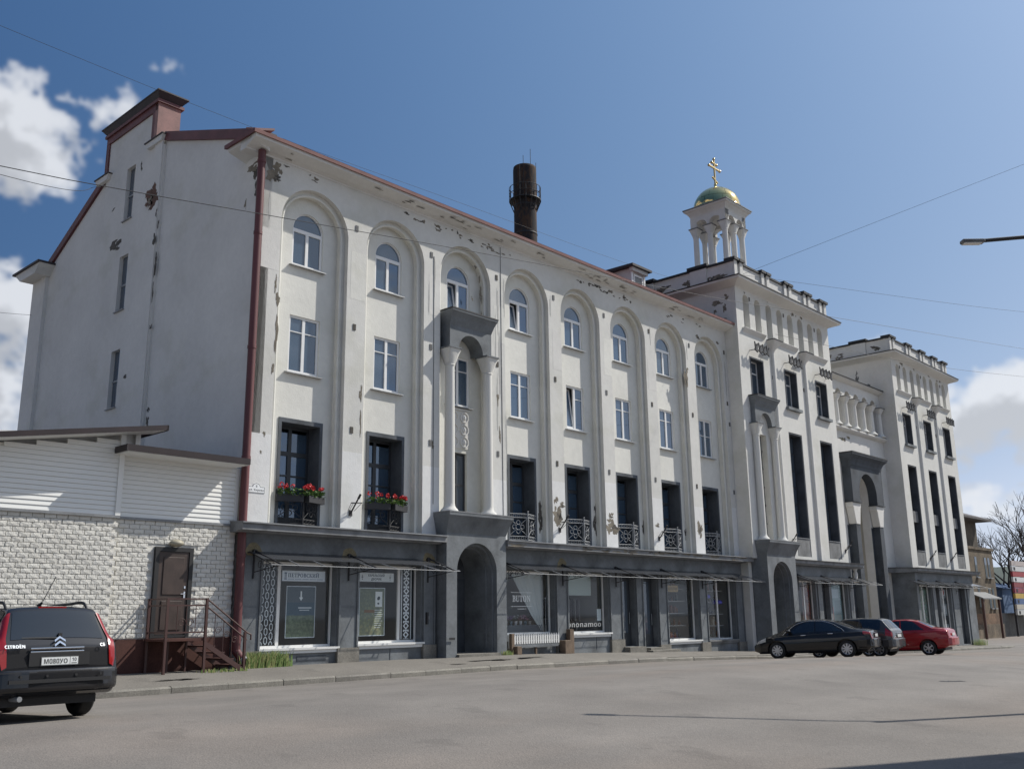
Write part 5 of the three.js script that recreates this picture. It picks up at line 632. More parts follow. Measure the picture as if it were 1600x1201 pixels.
// ------------------------------------------------------------------ bell turret
{
  const cx = 32.25, cz = -3.05, h = 0.95, y0 = 17.4, t = thing('bell_turret', 'white open bell turret with gilded dome and cross on the nearer tower', 'bell turret', [cx, y0, cz]);
  part(t, 'plinth', box(cx - 1.3, cx + 1.3, y0, 18.6, cz - 1.3, cz + 1.3), mt.white2);
  const colg = columnG(0.17, 3.9), cap = capitalG(0.165, 0.5, 0.265);
  for (const [dx, dz] of [[-1, -1], [0, -1], [1, -1], [-1, 0], [1, 0], [-1, 1], [0, 1], [1, 1]]) { const x = cx + dx * h, z = cz + dz * h; part(t, 'column', colg, mt.white2, [x, 18.6, z]); const c = part(t, 'capital', cap, mt.white2, [x, 22.47, z]); part(c, 'slab', box(-0.30, 0.30, 0.49, 0.54, -0.30, 0.30), mt.panel, [x, 22.47, z]);  }
  const sh = () => { const s = new THREE.Shape(), w = h + 0.2, r = 0.42, yb = 23.0; s.moveTo(-w, yb); for (const c of [-h / 2, h / 2]) { s.lineTo(c - r, yb); s.absarc(c, yb, r, Math.PI, 0, true); } s.lineTo(w, yb); s.lineTo(w, 23.75); s.lineTo(-w, 23.75); s.closePath(); return s; };
  for (const sg of [-1, 1]) { part(t, 'arcade', ext(sh(), -0.2, 0.2, 14), mt.white2, [cx, 0, cz + sg * h]); const m = part(t, 'arcade', ext(sh(), -0.195, 0.195, 14), mt.white2, [cx + sg * h, 0, cz]); m.rotation.y = Math.PI / 2; }
  const Q = (d, y) => [[cx - d, y, cz - d], [cx - d, y, cz + d], [cx + d, y, cz + d], [cx + d, y, cz - d], [cx - d, y, cz - d]], hp = [[1.15, 23.7], [1.19, 23.8], [1.32, 23.97], [1.42, 24.04], [1.42, 24.12]], tr = []; for (let k = 0; k < hp.length - 1; k++) { const a = Q(...hp[k]), c = Q(...hp[k + 1]); for (let i = 0; i < 4; i++) tr.push(a[i], a[i + 1], c[i + 1], a[i], c[i + 1], c[i]); } const g = new THREE.BufferGeometry(); g.setAttribute('position', new THREE.Float32BufferAttribute(tr.flat(), 3)); g.computeVertexNormals(); part(t, 'turret_cornice', ubox(g), mt.white2); part(t, 'turret_cap', box(cx - 1.46, cx + 1.46, 24.12, 24.18, cz - 1.46, cz + 1.46), mt.panel); part(t, 'ceiling', box(cx - 1.1, cx + 1.1, 23.6, 23.69, cz - 1.1, cz + 1.1), mt.white2);
  // dome of gilded sheets, each sheet a piece
  const D = part(t, 'dome', new THREE.SphereGeometry(1.36, 32, 12, 0, Math.PI * 2, 0, Math.PI / 2), M(0.30, 0.21, 0.08, { metalness: 1, roughness: 0.3 }), [cx, 24.24, cz]); part(t, 'dome_base', lathe([[1.42, 0], [1.42, 0.08], [1.37, 0.12]], 32), mt.gold, [cx, 24.18, cz]);
  const pr = mulberry(3); for (let r = 0; r < 4; r++) { const n = [16, 16, 12, 8][r]; for (let i = 0; i < n; i++) { const t0 = Math.PI / 2 - r * 0.36, dt = 0.35, p0 = i / n * 6.2832 + r * 0.2, sg = new THREE.SphereGeometry(1.375, 4, 3, p0, 6.2832 / n - 0.012, t0 - dt, dt - 0.006); const m = part(D, 'gilded_sheet', sg, mt.gold, [cx, 24.24, cz]); m.rotation.set((pr() - 0.5) * 0.02, 0, (pr() - 0.5) * 0.02); } }
  part(t, 'finial', lathe([[0.12, 0], [0.14, 0.1], [0.06, 0.2], [0.1, 0.3], [0.04, 0.4], [0.001, 0.42]], 12), mt.gold, [cx, 25.55, cz]);
  const cb = (x0, x1, y0b, y1) => new RoundedBoxGeometry(x1 - x0, y1 - y0b, 0.09, 1, 0.02).translate((x0 + x1) / 2, (y0b + y1) / 2, 0); const lowBar = cb(-0.30, 0.30, -0.05, 0.05); lowBar.rotateZ(-0.42); lowBar.translate(0, 0.45, 0);
  const tip = (x, y) => new THREE.SphereGeometry(0.085, 8, 6).translate(x, y, 0); const c = part(t, 'cross', merge([cb(-0.05, 0.05, 0, 1.75), cb(-0.58, 0.58, 1.16, 1.26), cb(-0.26, 0.26, 1.46, 1.54), lowBar, tip(-0.6, 1.21), tip(0.6, 1.21), tip(0, 1.8), tip(-0.27, 1.5), tip(0.27, 1.5)]), M(0.55, 0.43, 0.22, { metalness: 1, roughness: 0.35 }), [cx, 25.7, cz]);
}
// ------------------------------------------------------------------ dormer and chimney
{
  const x0 = 24.62, z = -4.0, t = thing('roof_dormer', 'small white roof dormer with a single window beside the nearer tower', 'dormer', [25.2, 17, -5]);
  part(t, 'wall', box(x0, x0 + 1.15, 16.4, 18.9, z - 3.4, z), mt.white2); part(t, 'roof_slab', profX([[z + 0.35, 18.9], [z + 0.35, 19.02], [z - 3.6, 19.1], [z - 3.6, 18.9]], x0 - 0.3, x0 + 1.45), mt.darkRoof); part(t, 'eave', box(x0 - 0.12, x0 + 1.27, 18.7, 18.9, z, z + 0.2), mt.white2); const w = part(t, 'window', ext(holesShape(shapeOf([[x0 + 0.2, 17.5], [x0 + 0.98, 17.5], [x0 + 0.98, 18.6], [x0 + 0.2, 18.6]]), [rectPath(x0 + 0.28, x0 + 0.9, 17.85, 18.5)]), z, z + 0.05), mt.pvc); part(w, 'pane', pane(0.64, 0.68), mt.glassDark, [x0 + 0.59, 18.17, z + 0.02]); part(t, 'corner_board', box(x0 - 0.03, x0 + 0.12, 16.9, 18.7, z, z + 0.06), mt.pvc); part(t, 'corner_board', box(x0 + 1.06, x0 + 1.2, 16.9, 18.7, z, z + 0.06), mt.pvc);
}
{
  const cx = 34.4, cz = -20, t = thing('factory_chimney', 'tall sooty round brick chimney with a railed platform behind the roof', 'chimney', [cx, 0, cz]), st = M(0.27, 0.27, 0.28, { map: rustMap, roughness: 0.95 });
  const g = lathe([[1.1, 0], [0.83, 29], [0.83, 30.4], [0.86, 30.8], [0.86, 33.3], [0.83, 33.5], [0.7, 33.5], [0.65, 30], [0.7, 0]], 36); const uv = g.attributes.uv, p = g.attributes.position; for (let i = 0; i < uv.count; i++) uv.setXY(i, uv.getX(i) * 12, p.getY(i)); part(t, 'stack', g, st, [cx, 0, cz]);
  for (const y of [14, 18, 22, 25.5, 28.2, 30.4, 32.4]) part(t, 'iron_band', lathe([[1.1 - 0.27 * y / 29 + 0.005, -0.05], [1.1 - 0.27 * y / 29 + 0.03, -0.05], [1.1 - 0.27 * y / 29 + 0.03, 0.05], [1.1 - 0.27 * y / 29 + 0.005, 0.05]], 36), mt.blackMetal, [cx, Math.min(y, 40), cz]);
  part(t, 'platform', lathe([[0.80, 0], [1.18, 0], [1.18, 0.07], [0.80, 0.07]], 30), mt.blackMetal, [cx, 30.8, cz]);
  const a = []; for (let k = 0; k < 16; k++) { const q = k / 16 * 6.283, c = Math.cos(q), s = Math.sin(q); a.push(rod([cx + 1.15 * c, 30.85, cz + 1.15 * s], [cx + 1.15 * c, 31.85, cz + 1.15 * s], 0.025, 5)); a.push(rod([cx + 0.83 * c, 30.0, cz + 0.83 * s], [cx + 1.15 * c, 30.82, cz + 1.15 * s], 0.035, 5)); } for (const y of [31.35, 31.85]) a.push(new THREE.TorusGeometry(1.15, 0.025, 5, 40).rotateX(Math.PI / 2).translate(cx, y, cz)); part(t, 'railing', merge(a), mt.blackMetal);
  for (const [dx, h] of [[-1.1, 2.2], [0.1, 3.9], [0.7, 3.0], [-0.7, 3.1]]) part(t, 'lightning_rod', rod([cx + dx, 31, cz + 0.5], [cx + dx, 31 + h, cz + 0.5], 0.02, 5), mt.blackMetal);
}

// ------------------------------------------------------------------ brick annex at the gable
{
  const A = thing('brick_annex', 'low white rough-brick annex with siding and brown roof edges against the gable', 'building', [-6, 0, -3]);
  const zl = 0.12, zr = -0.05, xs = -3.68, xl = -13.5;
  part(A, 'wall_core', merge([box(xl, xs, -0.4, 5.3, -6, zl - 0.016), box(xs - 0.001, -0.24, -0.4, 5.2, -6, zr - 0.016)]), mt.mortar);
  part(A, 'plinth', merge([box(xl, xs, -0.5, 0.82, zl - 0.014, zl + 0.03), box(xs + 0.002, -0.24, -0.5, 0.82, zr - 0.014, zr + 0.03)]), mt.plinth);
  // bricks: uneven split faces, the largest in view as single pieces, the rest joined
  const r = mulberry(17), variants = []; for (let v = 0; v < 8; v++) { const q = mulberry(100 + v), g = new THREE.BoxGeometry(0.262, 0.104, 0.075, 4, 2, 1), p = g.attributes.position; for (let i = 0; i < p.count; i++) { const x = p.getX(i), y = p.getY(i), z = p.getZ(i); if (z > 0) { const edge = Math.abs(x) > 0.13 || Math.abs(y) > 0.051; p.setZ(i, edge ? 0.020 + q() * 0.010 : 0.030 + q() * 0.016); } p.setX(i, x * 0.995); } g.computeVertexNormals(); variants.push(ubox(g)); }
  const mats = [mt.brick, mt.brick2, mt.brick3], all = [];
  const field = (x0, x1, z, y0, y1, skip) => { let c = 0; for (let y = y0; y < y1 - 0.03; y += 0.1165, c++) for (let x = x0 - (c % 2) * 0.138 - r() * 0.02; x < x1; x += 0.275) { const cx2 = x + 0.137; if (cx2 < x0 + 0.06 || cx2 > x1 - 0.06 || (skip && cx2 > skip[0] - 0.06 && cx2 < skip[1] + 0.06 && y < skip[2])) continue; const fix = r() < 0.5 ? 0 : Math.PI; all.push({ x: cx2, y: y + 0.058, z: z - 0.022 + r() * 0.010, v: Math.floor(r() * 8), m: Math.floor(r() * 3), rz: fix, d: Math.hypot(cx2 + 14.66, z - 23.6) }); } };
  field(-3.66, -0.26, zr, 0.84, 3.74, [-2.55, -1.47, 3.12]); field(-7.6, xs, zl, 0.84, 3.74);
  const big = new Set(all.filter(b => b.x < -0.25 && b.x > -3.66).sort((a, b) => Math.abs(a.x + 2.8) - Math.abs(b.x + 2.8)).slice(0, 290)); const rest = [[], [], []];
  for (const b of all) if (big.has(b)) { const m = part(A, 'brick', variants[b.v], mats[b.m], [b.x, b.y, b.z]); m.rotation.z = b.rz; } else { const g = variants[b.v].clone(); if (b.rz) g.rotateZ(Math.PI); g.translate(b.x, b.y, b.z); rest[b.m].push(g); }
  rest.forEach((l, i) => { const m = part(A, 'brickwork', merge(l), mats[i]); m.userData.kind = 'stuff'; });
  part(A, 'ledge_trim', merge([box(xl, xs + 0.05, 3.74, 3.80, zl - 0.05, zl + 0.08), box(xs + 0.052, -0.2, 3.74, 3.80, zr - 0.05, zr + 0.06)]), mt.sill);
  // siding boards
  const sid = (x0, x1, z, y0, n, top) => { for (let k = 0; k < n; k++) { const y = y0 + k * 0.118; if (y > top) break; part(A, 'siding_board', profX([[z - 0.04, y], [z + 0.022, y], [z + 0.026, y + 0.012], [z + 0.008, y + 0.112], [z - 0.012, y + 0.117], [z - 0.04, y + 0.117]], x0, x1), mt.siding); } };
  sid(xs + 0.0, -0.32, zr, 3.80, 14, 5.35); 
  for (let k = 0; k < 22; k++) { const y = 3.80 + k * 0.118, lim = x => 5.30 + (x + 6.7) * 0.165; let x0 = xl; if (y + 0.12 > lim(xl)) x0 = (y + 0.12 - 5.30) / 0.165 - 6.7; if (x0 > xs - 0.2) break; part(A, 'siding_board', profX([[zl - 0.04, y], [zl + 0.022, y], [zl + 0.026, y + 0.012], [zl + 0.008, y + 0.112], [zl - 0.012, y + 0.117], [zl - 0.04, y + 0.117]], x0, xs - 0.07), mt.siding); }
  part(A, 'corner_trim', box(xs - 0.07, xs + 0.06, 3.80, 5.82, zl - 0.1, zl + 0.06), mt.siding); part(A, 'corner_trim', box(-0.33, -0.22, 3.80, 5.34, zr - 0.05, zr + 0.04), mt.siding); part(A, 'corner_trim', box(-3.28, -3.15, 5.3, 6.0, zr - 0.06, zr + 0.03), mt.siding);
  part(A, 'upper_wall', (() => { const s = shapeOf([[xl, 5.0], [-3.2, 5.0], [-3.2, 5.92], [xl, 4.6]].map((p, i) => i === 3 ? [xl, 5.001] : p)); return ext(s, -6, zr - 0.065); })(), mt.siding);
  // roofs
  const slab = (x0, y0, x1, y1, z0, z1, h, m, nm) => { const g = box(x0, x1, 0, h, z0, z1), p = g.attributes.position; for (let i = 0; i < p.count; i++) p.setY(i, p.getY(i) + lerp(y0, y1, (p.getX(i) - x0) / (x1 - x0))); g.computeVertexNormals(); return part(A, nm, g, m); };
  const ly = x => 5.31 + (x + 6.74) * 0.171; slab(-13.5, ly(-13.5) + 0.02, -2.86, ly(-2.86) + 0.02, -6.2, 0.76, 0.06, mt.darkRoof, 'roof_sheet'); slab(-13.5, ly(-13.5), -2.84, ly(-2.84), 0.76, 0.80, 0.13, mt.maroon, 'roof_fascia'); slab(-13.5, ly(-13.5) - 0.006, -2.88, ly(-2.88) - 0.006, 0.10, 0.758, 0.02, mt.siding, 'soffit'); slab(-2.86, ly(-2.86) - 0.02, -2.82, ly(-2.82) - 0.02, -6.2, 0.80, 0.14, mt.maroon, 'roof_fascia');
  const RY = 5.34; part(A, 'roof_sheet', box(-3.82, -0.42, RY + 0.13, RY + 0.17, -6.1, 0.76), mt.darkRoof); part(A, 'roof_fascia', box(-3.84, -0.40, RY, RY + 0.16, 0.76, 0.80), mt.maroon); part(A, 'roof_fascia', box(-3.88, -3.84, RY, RY + 0.16, 0.13, 0.80), mt.darkRoof); part(A, 'soffit', box(-3.83, -0.42, RY - 0.015, RY + 0.01, -0.09, 0.758), mt.siding);
  // door
  const d = part(A, 'door', box(-2.42, -1.60, 0.92, 2.98, zr + 0.0, zr + 0.06), mt.brownDoor); part(d, 'door_frame', ext(holesShape(shapeOf([[-2.54, 0.84], [-1.48, 0.84], [-1.48, 3.10], [-2.54, 3.10]]), [rectPath(-2.43, -1.59, 0.9, 2.99)]), zr - 0.06, zr + 0.085), mt.plasticBlack);
  for (const [x0, x1, y0, y1] of [[-2.3, -1.72, 1.9, 2.85], [-2.3, -1.72, 1.02, 1.75]]) part(d, 'door_panel', new RoundedBoxGeometry(x1 - x0, y1 - y0, 0.03, 2, 0.012).translate((x0 + x1) / 2, (y0 + y1) / 2, zr + 0.065), mt.brownDoor);
  part(d, 'handle', merge([box(-1.70, -1.66, 1.82, 1.98, zr + 0.06, zr + 0.085), rod([-1.68, 1.92, zr + 0.11], [-1.80, 1.92, zr + 0.11], 0.013), box(-1.70, -1.66, 2.06, 2.12, zr + 0.06, zr + 0.085)]), mt.chrome);
  part(A, 'door_lamp', new THREE.SphereGeometry(0.19, 16, 10).scale(1, 0.5, 0.8), M(0.36, 0.33, 0.25, { roughness: 0.5 }), [-2.02, 3.20, zr + 0.14]);
  // porch: platform, posts, rails, steps
  const B = mt.brownMetal, zo = 0.98; part(A, 'porch_deck', box(-2.66, -1.5, 0.76, 0.82, zr + 0.05, zo), mt.plinth);
  for (const [x, z, y1] of [[-2.62, zo, 1.80], [-1.56, zo, 1.80], [-2.62, zr + 0.1, 1.80], [-0.42, zo, 0.95]]) part(A, 'rail_post', box(x - 0.03, x + 0.03, -0.06, y1, z - 0.03, z + 0.03), B); for (const x of [-1.7, -2.2]) part(A, 'deck_post', box(x - 0.025, x + 0.025, -0.06, 0.76, 0.3, 0.35), B);
  for (const y of [1.76, 1.60, 0.95]) { part(A, 'rail', box(-2.62, -1.56, y, y + 0.035, zo - 0.015, zo + 0.015), B); part(A, 'rail', box(-2.635, -2.605, y, y + 0.035, zr + 0.1, zo), B); }
  for (const dy of [0.0, -0.18]) part(A, 'hand_rail', rod([-1.56, 1.78 + dy, zo], [-0.36, 0.93 + dy, zo], 0.02), B); part(A, 'rail_tail', merge([rod([-0.36, 0.93, zo], [-0.24, 0.88, zo], 0.02), rod([-0.24, 0.88, zo], [-0.24, 0.74, zo], 0.02)]), B);
  for (const x of [-2.35, -2.1, -1.85]) part(A, 'baluster', rod([x, 0.95, zo], [x, 1.6, zo], 0.009), B); for (const x of [-1.3, -1.05, -0.8, -0.6]) part(A, 'baluster', rod([x, 0.75 - (x + 1.56) * 0.62, zo], [x, 1.60 - (x + 1.56) * 0.71, zo], 0.009), B);
  const scroll = (x, y, R) => { const p = []; for (let k = 0; k <= 24; k++) { const a = k / 24 * 9, q = R * (1 - k / 34); p.push([x + q * Math.cos(a), y + q * Math.sin(a), zo]); } return tube(p, 0.008, 5, 40); }; part(A, 'scrollwork', merge([scroll(-2.0, 1.2, 0.11), scroll(-2.22, 1.2, 0.11), scroll(-0.95, 0.88, 0.1), scroll(-0.72, 0.76, 0.09), scroll(-1.2, 1.0, 0.1)]), B);
  for (const z of [zo, zr + 0.15]) part(A, 'stringer', (() => { const s = shapeOf([[-1.56, 0.76], [-1.56, 0.62], [-0.48, -0.05], [-0.30, -0.05], [-0.36, 0.02]]); return ext(s, z - 0.02, z + 0.02); })(), B); for (let k = 0; k < 4; k++) part(A, 'step', box(-1.54 + k * 0.28, -1.24 + k * 0.28, 0.60 - k * 0.165, 0.635 - k * 0.165, zr + 0.17, zo - 0.03), B);
}

// ------------------------------------------------------------------ cars
const evalr = new Evaluator();
function makeCar(o) {
  const c = new THREE.Group(), L = o.L, N = 16; WP.set(c, new THREE.Vector3());
  const sec = s => { // half section from sill to roof centre, [z, y]
    const bt = interp(o.bot, s), be = interp(o.belt, s), tp = Math.max(interp(o.top, s), be + 0.012), w = interp(o.w, s), wr = Math.min(interp(o.wr, s), w * 0.93), cr = o.crownY ?? 0.02;
    return [[w * 0.90, bt], [w * 0.975, bt + 0.05], [w, lerp(bt, be, 0.42)], [w * 0.995, lerp(bt, be, 0.72)], [w * 0.965, be - 0.02], [w * 0.935, be], [lerp(w * 0.935, wr, 0.45), lerp(be, tp, 0.46)], [lerp(w * 0.935, wr, 0.90), lerp(be, tp, 0.88)], [wr * 0.90, lerp(be, tp, 0.985)], [wr * 0.5, tp + cr * 0.7], [0, tp + cr]];
  };
  const cm = (a, b, p, q, t) => 0.5 * ((2 * b) + (-a + p) * t + (2 * a - 5 * b + 4 * p - q) * t * t + (-a + 3 * b - 3 * p + q) * t * t * t);
  const surf = (s, u) => { const P0 = sec(s), n = P0.length - 1, f = clamp(Math.abs(u)) * n, i = Math.min(n - 1, Math.floor(f)), t = f - i, g = k => P0[clamp(k, 0, n)]; const gi = (k, d) => k > n ? (d ? P0[2 * n - k][1] : -P0[2 * n - k][0]) : g(k)[d]; let z, y; if (i === 4 || i === 3 || i === 5) { z = lerp(P0[i][0], P0[i + 1][0], t); y = lerp(P0[i][1], P0[i + 1][1], t); } else { z = cm(g(i - 1)[0], g(i)[0], gi(i + 1, 0), gi(i + 2, 0), t); y = cm(g(i - 1)[1], g(i)[1], gi(i + 1, 1), gi(i + 2, 1), t); } return new THREE.Vector3(s, y, z * (u < 0 ? 1 : -1)); }; // u<0: right-hand side (+z)
  const us = []; for (let i = 0; i <= 30; i++) us.push(i / 30); const full = [...us.map(u => -u - 1e-9), ...us.slice(0, -1).reverse()];
  const ss = []; const S = o.stations ?? 70; for (let i = 0; i <= S; i++) { const t = i / S; ss.push(L * (0.5 - 0.5 * Math.cos(Math.PI * t) * 0.35 / 0.5 * 0.5 / 0.35 * 1 + 0) * 1); }
  const pos = [], id = [], nu = full.length; for (const s of ss) for (const u of full) { const v = surf(s, u); pos.push(v.x, v.y, v.z); }
  for (let i = 0; i < ss.length - 1; i++) for (let j = 0; j < nu; j++) { const j2 = (j + 1) % nu, a = i * nu + j, b = i * nu + j2, d = a + nu, e = b + nu; id.push(a, d, b, b, d, e); }
  for (const e of [0, ss.length - 1]) { const cI = pos.length / 3, b0 = e * nu; let y = 0; for (let j = 0; j < nu; j++) y += pos[(b0 + j) * 3 + 1]; pos.push(ss[e], y / nu, 0); for (let j = 0; j < nu; j++) { const j2 = (j + 1) % nu; e ? id.push(b0 + j, cI, b0 + j2) : id.push(b0 + j, b0 + j2, cI); } }
  let g = new THREE.BufferGeometry(); g.setAttribute('position', new THREE.Float32BufferAttribute(pos, 3)); g.setIndex(id); g.computeVertexNormals();
  { const p = g.attributes.position, n = g.attributes.normal; let s = 0; for (let i = 0; i < p.count; i++) s += n.getZ(i) * p.getZ(i); if (s < 0) { const ix = g.index.array; for (let i = 0; i < ix.length; i += 3) { const t = ix[i]; ix[i] = ix[i + 1]; ix[i + 1] = t; } g.computeVertexNormals(); } }
  g.setAttribute('uv', new THREE.BufferAttribute(new Float32Array(g.attributes.position.count * 2), 2));
  const flip = (() => { const a = surf(L * 0.5, 0.3), b = surf(L * 0.5 + 0.01, 0.3), d = surf(L * 0.5, 0.32); const n = b.sub(a).cross(d.sub(a)); return n.z * -1 > 0 ? 1 : -1; })();
  let br = new Brush(g); br.updateMatrixWorld(); const wr = o.wheelR;
  for (const x of o.axles) for (const s of [-1, 1]) { const cy = new Brush(new THREE.CylinderGeometry(wr + 0.055, wr + 0.055, 0.40, 32).rotateX(Math.PI / 2)); cy.position.set(x, wr + 0.015, s * (o.W / 2 - 0.10)); cy.updateMatrixWorld(); br = evalr.evaluate(br, cy, SUBTRACTION); br.updateMatrixWorld(); }
  const body = part(c, 'body', br.geometry, o.paint);
  part(c, 'underbody', box(0.25, L - 0.25, 0.20, 0.42, -o.W / 2 + 0.22, o.W / 2 - 0.22), mt.plasticBlack);
  const patch = (parent, name, s0, s1, u0, u1, side, mat, off = 0.006, ns = 14, nn = 8, edge) => { const p = [], ix = [], nr = []; for (let i = 0; i <= ns; i++) for (let j = 0; j <= nn; j++) { let s = lerp(s0, s1, i / ns), u = lerp(u0, u1, j / nn); if (edge) [s, u] = edge(i / ns, j / nn, s, u); const uu = u * side, a = surf(s, uu), e = 0.004, sa = surf(Math.min(L, s + e), uu).sub(surf(Math.max(0, s - e), uu)), d1 = surf(s, clamp(u + e, 0, 1) * side).sub(surf(s, clamp(u - e, 0, 1) * side)), n = sa.cross(d1).normalize(); if (n.y * 0.3 + n.z * Math.sign(a.z || 1e-6) * 1 + (s < L * 0.2 ? -n.x : s > L * 0.8 ? n.x : 0) * 0.8 < 0) n.negate(); a.addScaledVector(n, off); p.push(a.x, a.y, a.z); } for (let i = 0; i < ns; i++) for (let j = 0; j < nn; j++) { const a = i * (nn + 1) + j; ix.push(a, a + 1, a + nn + 1, a + 1, a + nn + 2, a + nn + 1); } const gg = new THREE.BufferGeometry(); gg.setAttribute('position', new THREE.Float32BufferAttribute(p, 3)); gg.setIndex(ix); gg.computeVertexNormals(); return part(parent, name, gg, mat.side === THREE.DoubleSide ? mat : dbl(mat)); };
  const across = (name, s0, s1, u0, mat, off = 0.006, parent = c) => { const p = [], ix = [], ns = 14, nn = 20; for (let i = 0; i <= ns; i++) for (let j = 0; j <= nn; j++) { const s = lerp(s0, s1, i / ns), k = j / nn * 2 - 1, m = lerp(1, u0, Math.abs(k)), u = k < 0 ? -m : m, a = surf(s, u), e = 0.006, sa = surf(Math.min(L, s + e), u).sub(surf(Math.max(0, s - e), u)), n = new THREE.Vector3(-sa.y, sa.x, 0).normalize(); a.addScaledVector(n, off); p.push(a.x, a.y, a.z); } for (let i = 0; i < ns; i++) for (let j = 0; j < nn; j++) { const a = i * (nn + 1) + j; ix.push(a, a + 1, a + nn + 1, a + 1, a + nn + 2, a + nn + 1); } const gg = new THREE.BufferGeometry(); gg.setAttribute('position', new THREE.Float32BufferAttribute(p, 3)); gg.setIndex(ix); gg.computeVertexNormals(); return part(parent, name, gg, dbl(mat)); };
  const tyre = lathe([[wr * 0.62, -0.10], [wr * 0.93, -0.105], [wr, -0.07], [wr, 0.07], [wr * 0.93, 0.105], [wr * 0.62, 0.10]], 32).rotateX(Math.PI / 2);
  const rimG = (() => { const a = [lathe([[wr * 0.56, 0.06], [wr * 0.66, 0.075], [wr * 0.66, 0.10], [wr * 0.62, 0.105], [wr * 0.60, 0.07]], 30).rotateX(Math.PI / 2)]; const ns = o.spokes ?? 8; for (let k = 0; k < ns; k++) { const q = shapeOf([[-0.022, 0.03], [-0.034, wr * 0.62], [0.034, wr * 0.62], [0.022, 0.03]]); a.push(new THREE.ExtrudeGeometry(q, { depth: 0.025, bevelEnabled: false }).translate(0, 0, 0.065).rotateZ(k / ns * 6.2832)); } a.push(new THREE.CylinderGeometry(0.06, 0.065, 0.04, 14).rotateX(Math.PI / 2).translate(0, 0, 0.085)); return merge(a); })(); const discG = new THREE.CylinderGeometry(wr * 0.62, wr * 0.62, 0.04, 24).rotateX(Math.PI / 2);
  for (const x of o.axles) for (const s of [-1, 1]) { const w = part(c, 'wheel', discG, mt.plasticBlack, [x, wr, s * (o.W / 2 - 0.125)]); part(w, 'tyre', tyre, mt.rubber, [x, wr, s * (o.W / 2 - 0.125)]); const rm = part(w, 'rim', rimG, mt.alloy, [x, wr, s * (o.W / 2 - 0.125)]); if (s < 0) rm.rotation.y = Math.PI; }
  return { c, surf, patch, across, body };
}
const dblMap = new Map(); function dbl(m) { if (!dblMap.has(m)) { const k = m.clone(); k.side = THREE.DoubleSide; dblMap.set(m, k); } return dblMap.get(m); }
function placeCar(c, name, label, x, z, hx, hz, mid, group, tall = 1) { c.scale.y = tall; c.name = numbered(name); c.userData = { label, category: 'car', group }; scene.add(c); const h = new THREE.Vector3(hx, 0, hz).normalize(); c.rotation.y = Math.atan2(-h.z, h.x); const fx = x + h.x * mid, fz = z + h.z * mid; const y0 = roadY(x, z), y1 = roadY(fx, fz); const pitch = Math.atan2(y1 - y0, mid); c.rotation.order = 'YZX'; c.rotation.z = pitch; c.position.set(x, y0 + 0.004, z); }
const plateTex = (s, reg) => canvasTex(520, 112, (x, w, h) => { x.fillStyle = '#e6e8e6'; x.fillRect(0, 0, w, h); x.strokeStyle = '#15181a'; x.lineWidth = 6; x.strokeRect(4, 4, w - 8, h - 8); x.beginPath(); x.moveTo(400, 4); x.lineTo(400, h - 4); x.stroke(); x.fillStyle = '#101315'; x.textBaseline = 'middle'; x.textAlign = 'center'; x.font = 'bold 86px sans-serif'; x.fillText(s, 200, 60, 370); x.font = 'bold 62px sans-serif'; x.fillText(reg, 458, 44); x.fillRect(420, 84, 76, 10); });
const carPaint = (r, g, b, o = {}) => P(r, g, b, { roughness: 0.55, specularIntensity: 0.35, clearcoat: 1, clearcoatRoughness: 0.03, metalness: 0.1, ...o });
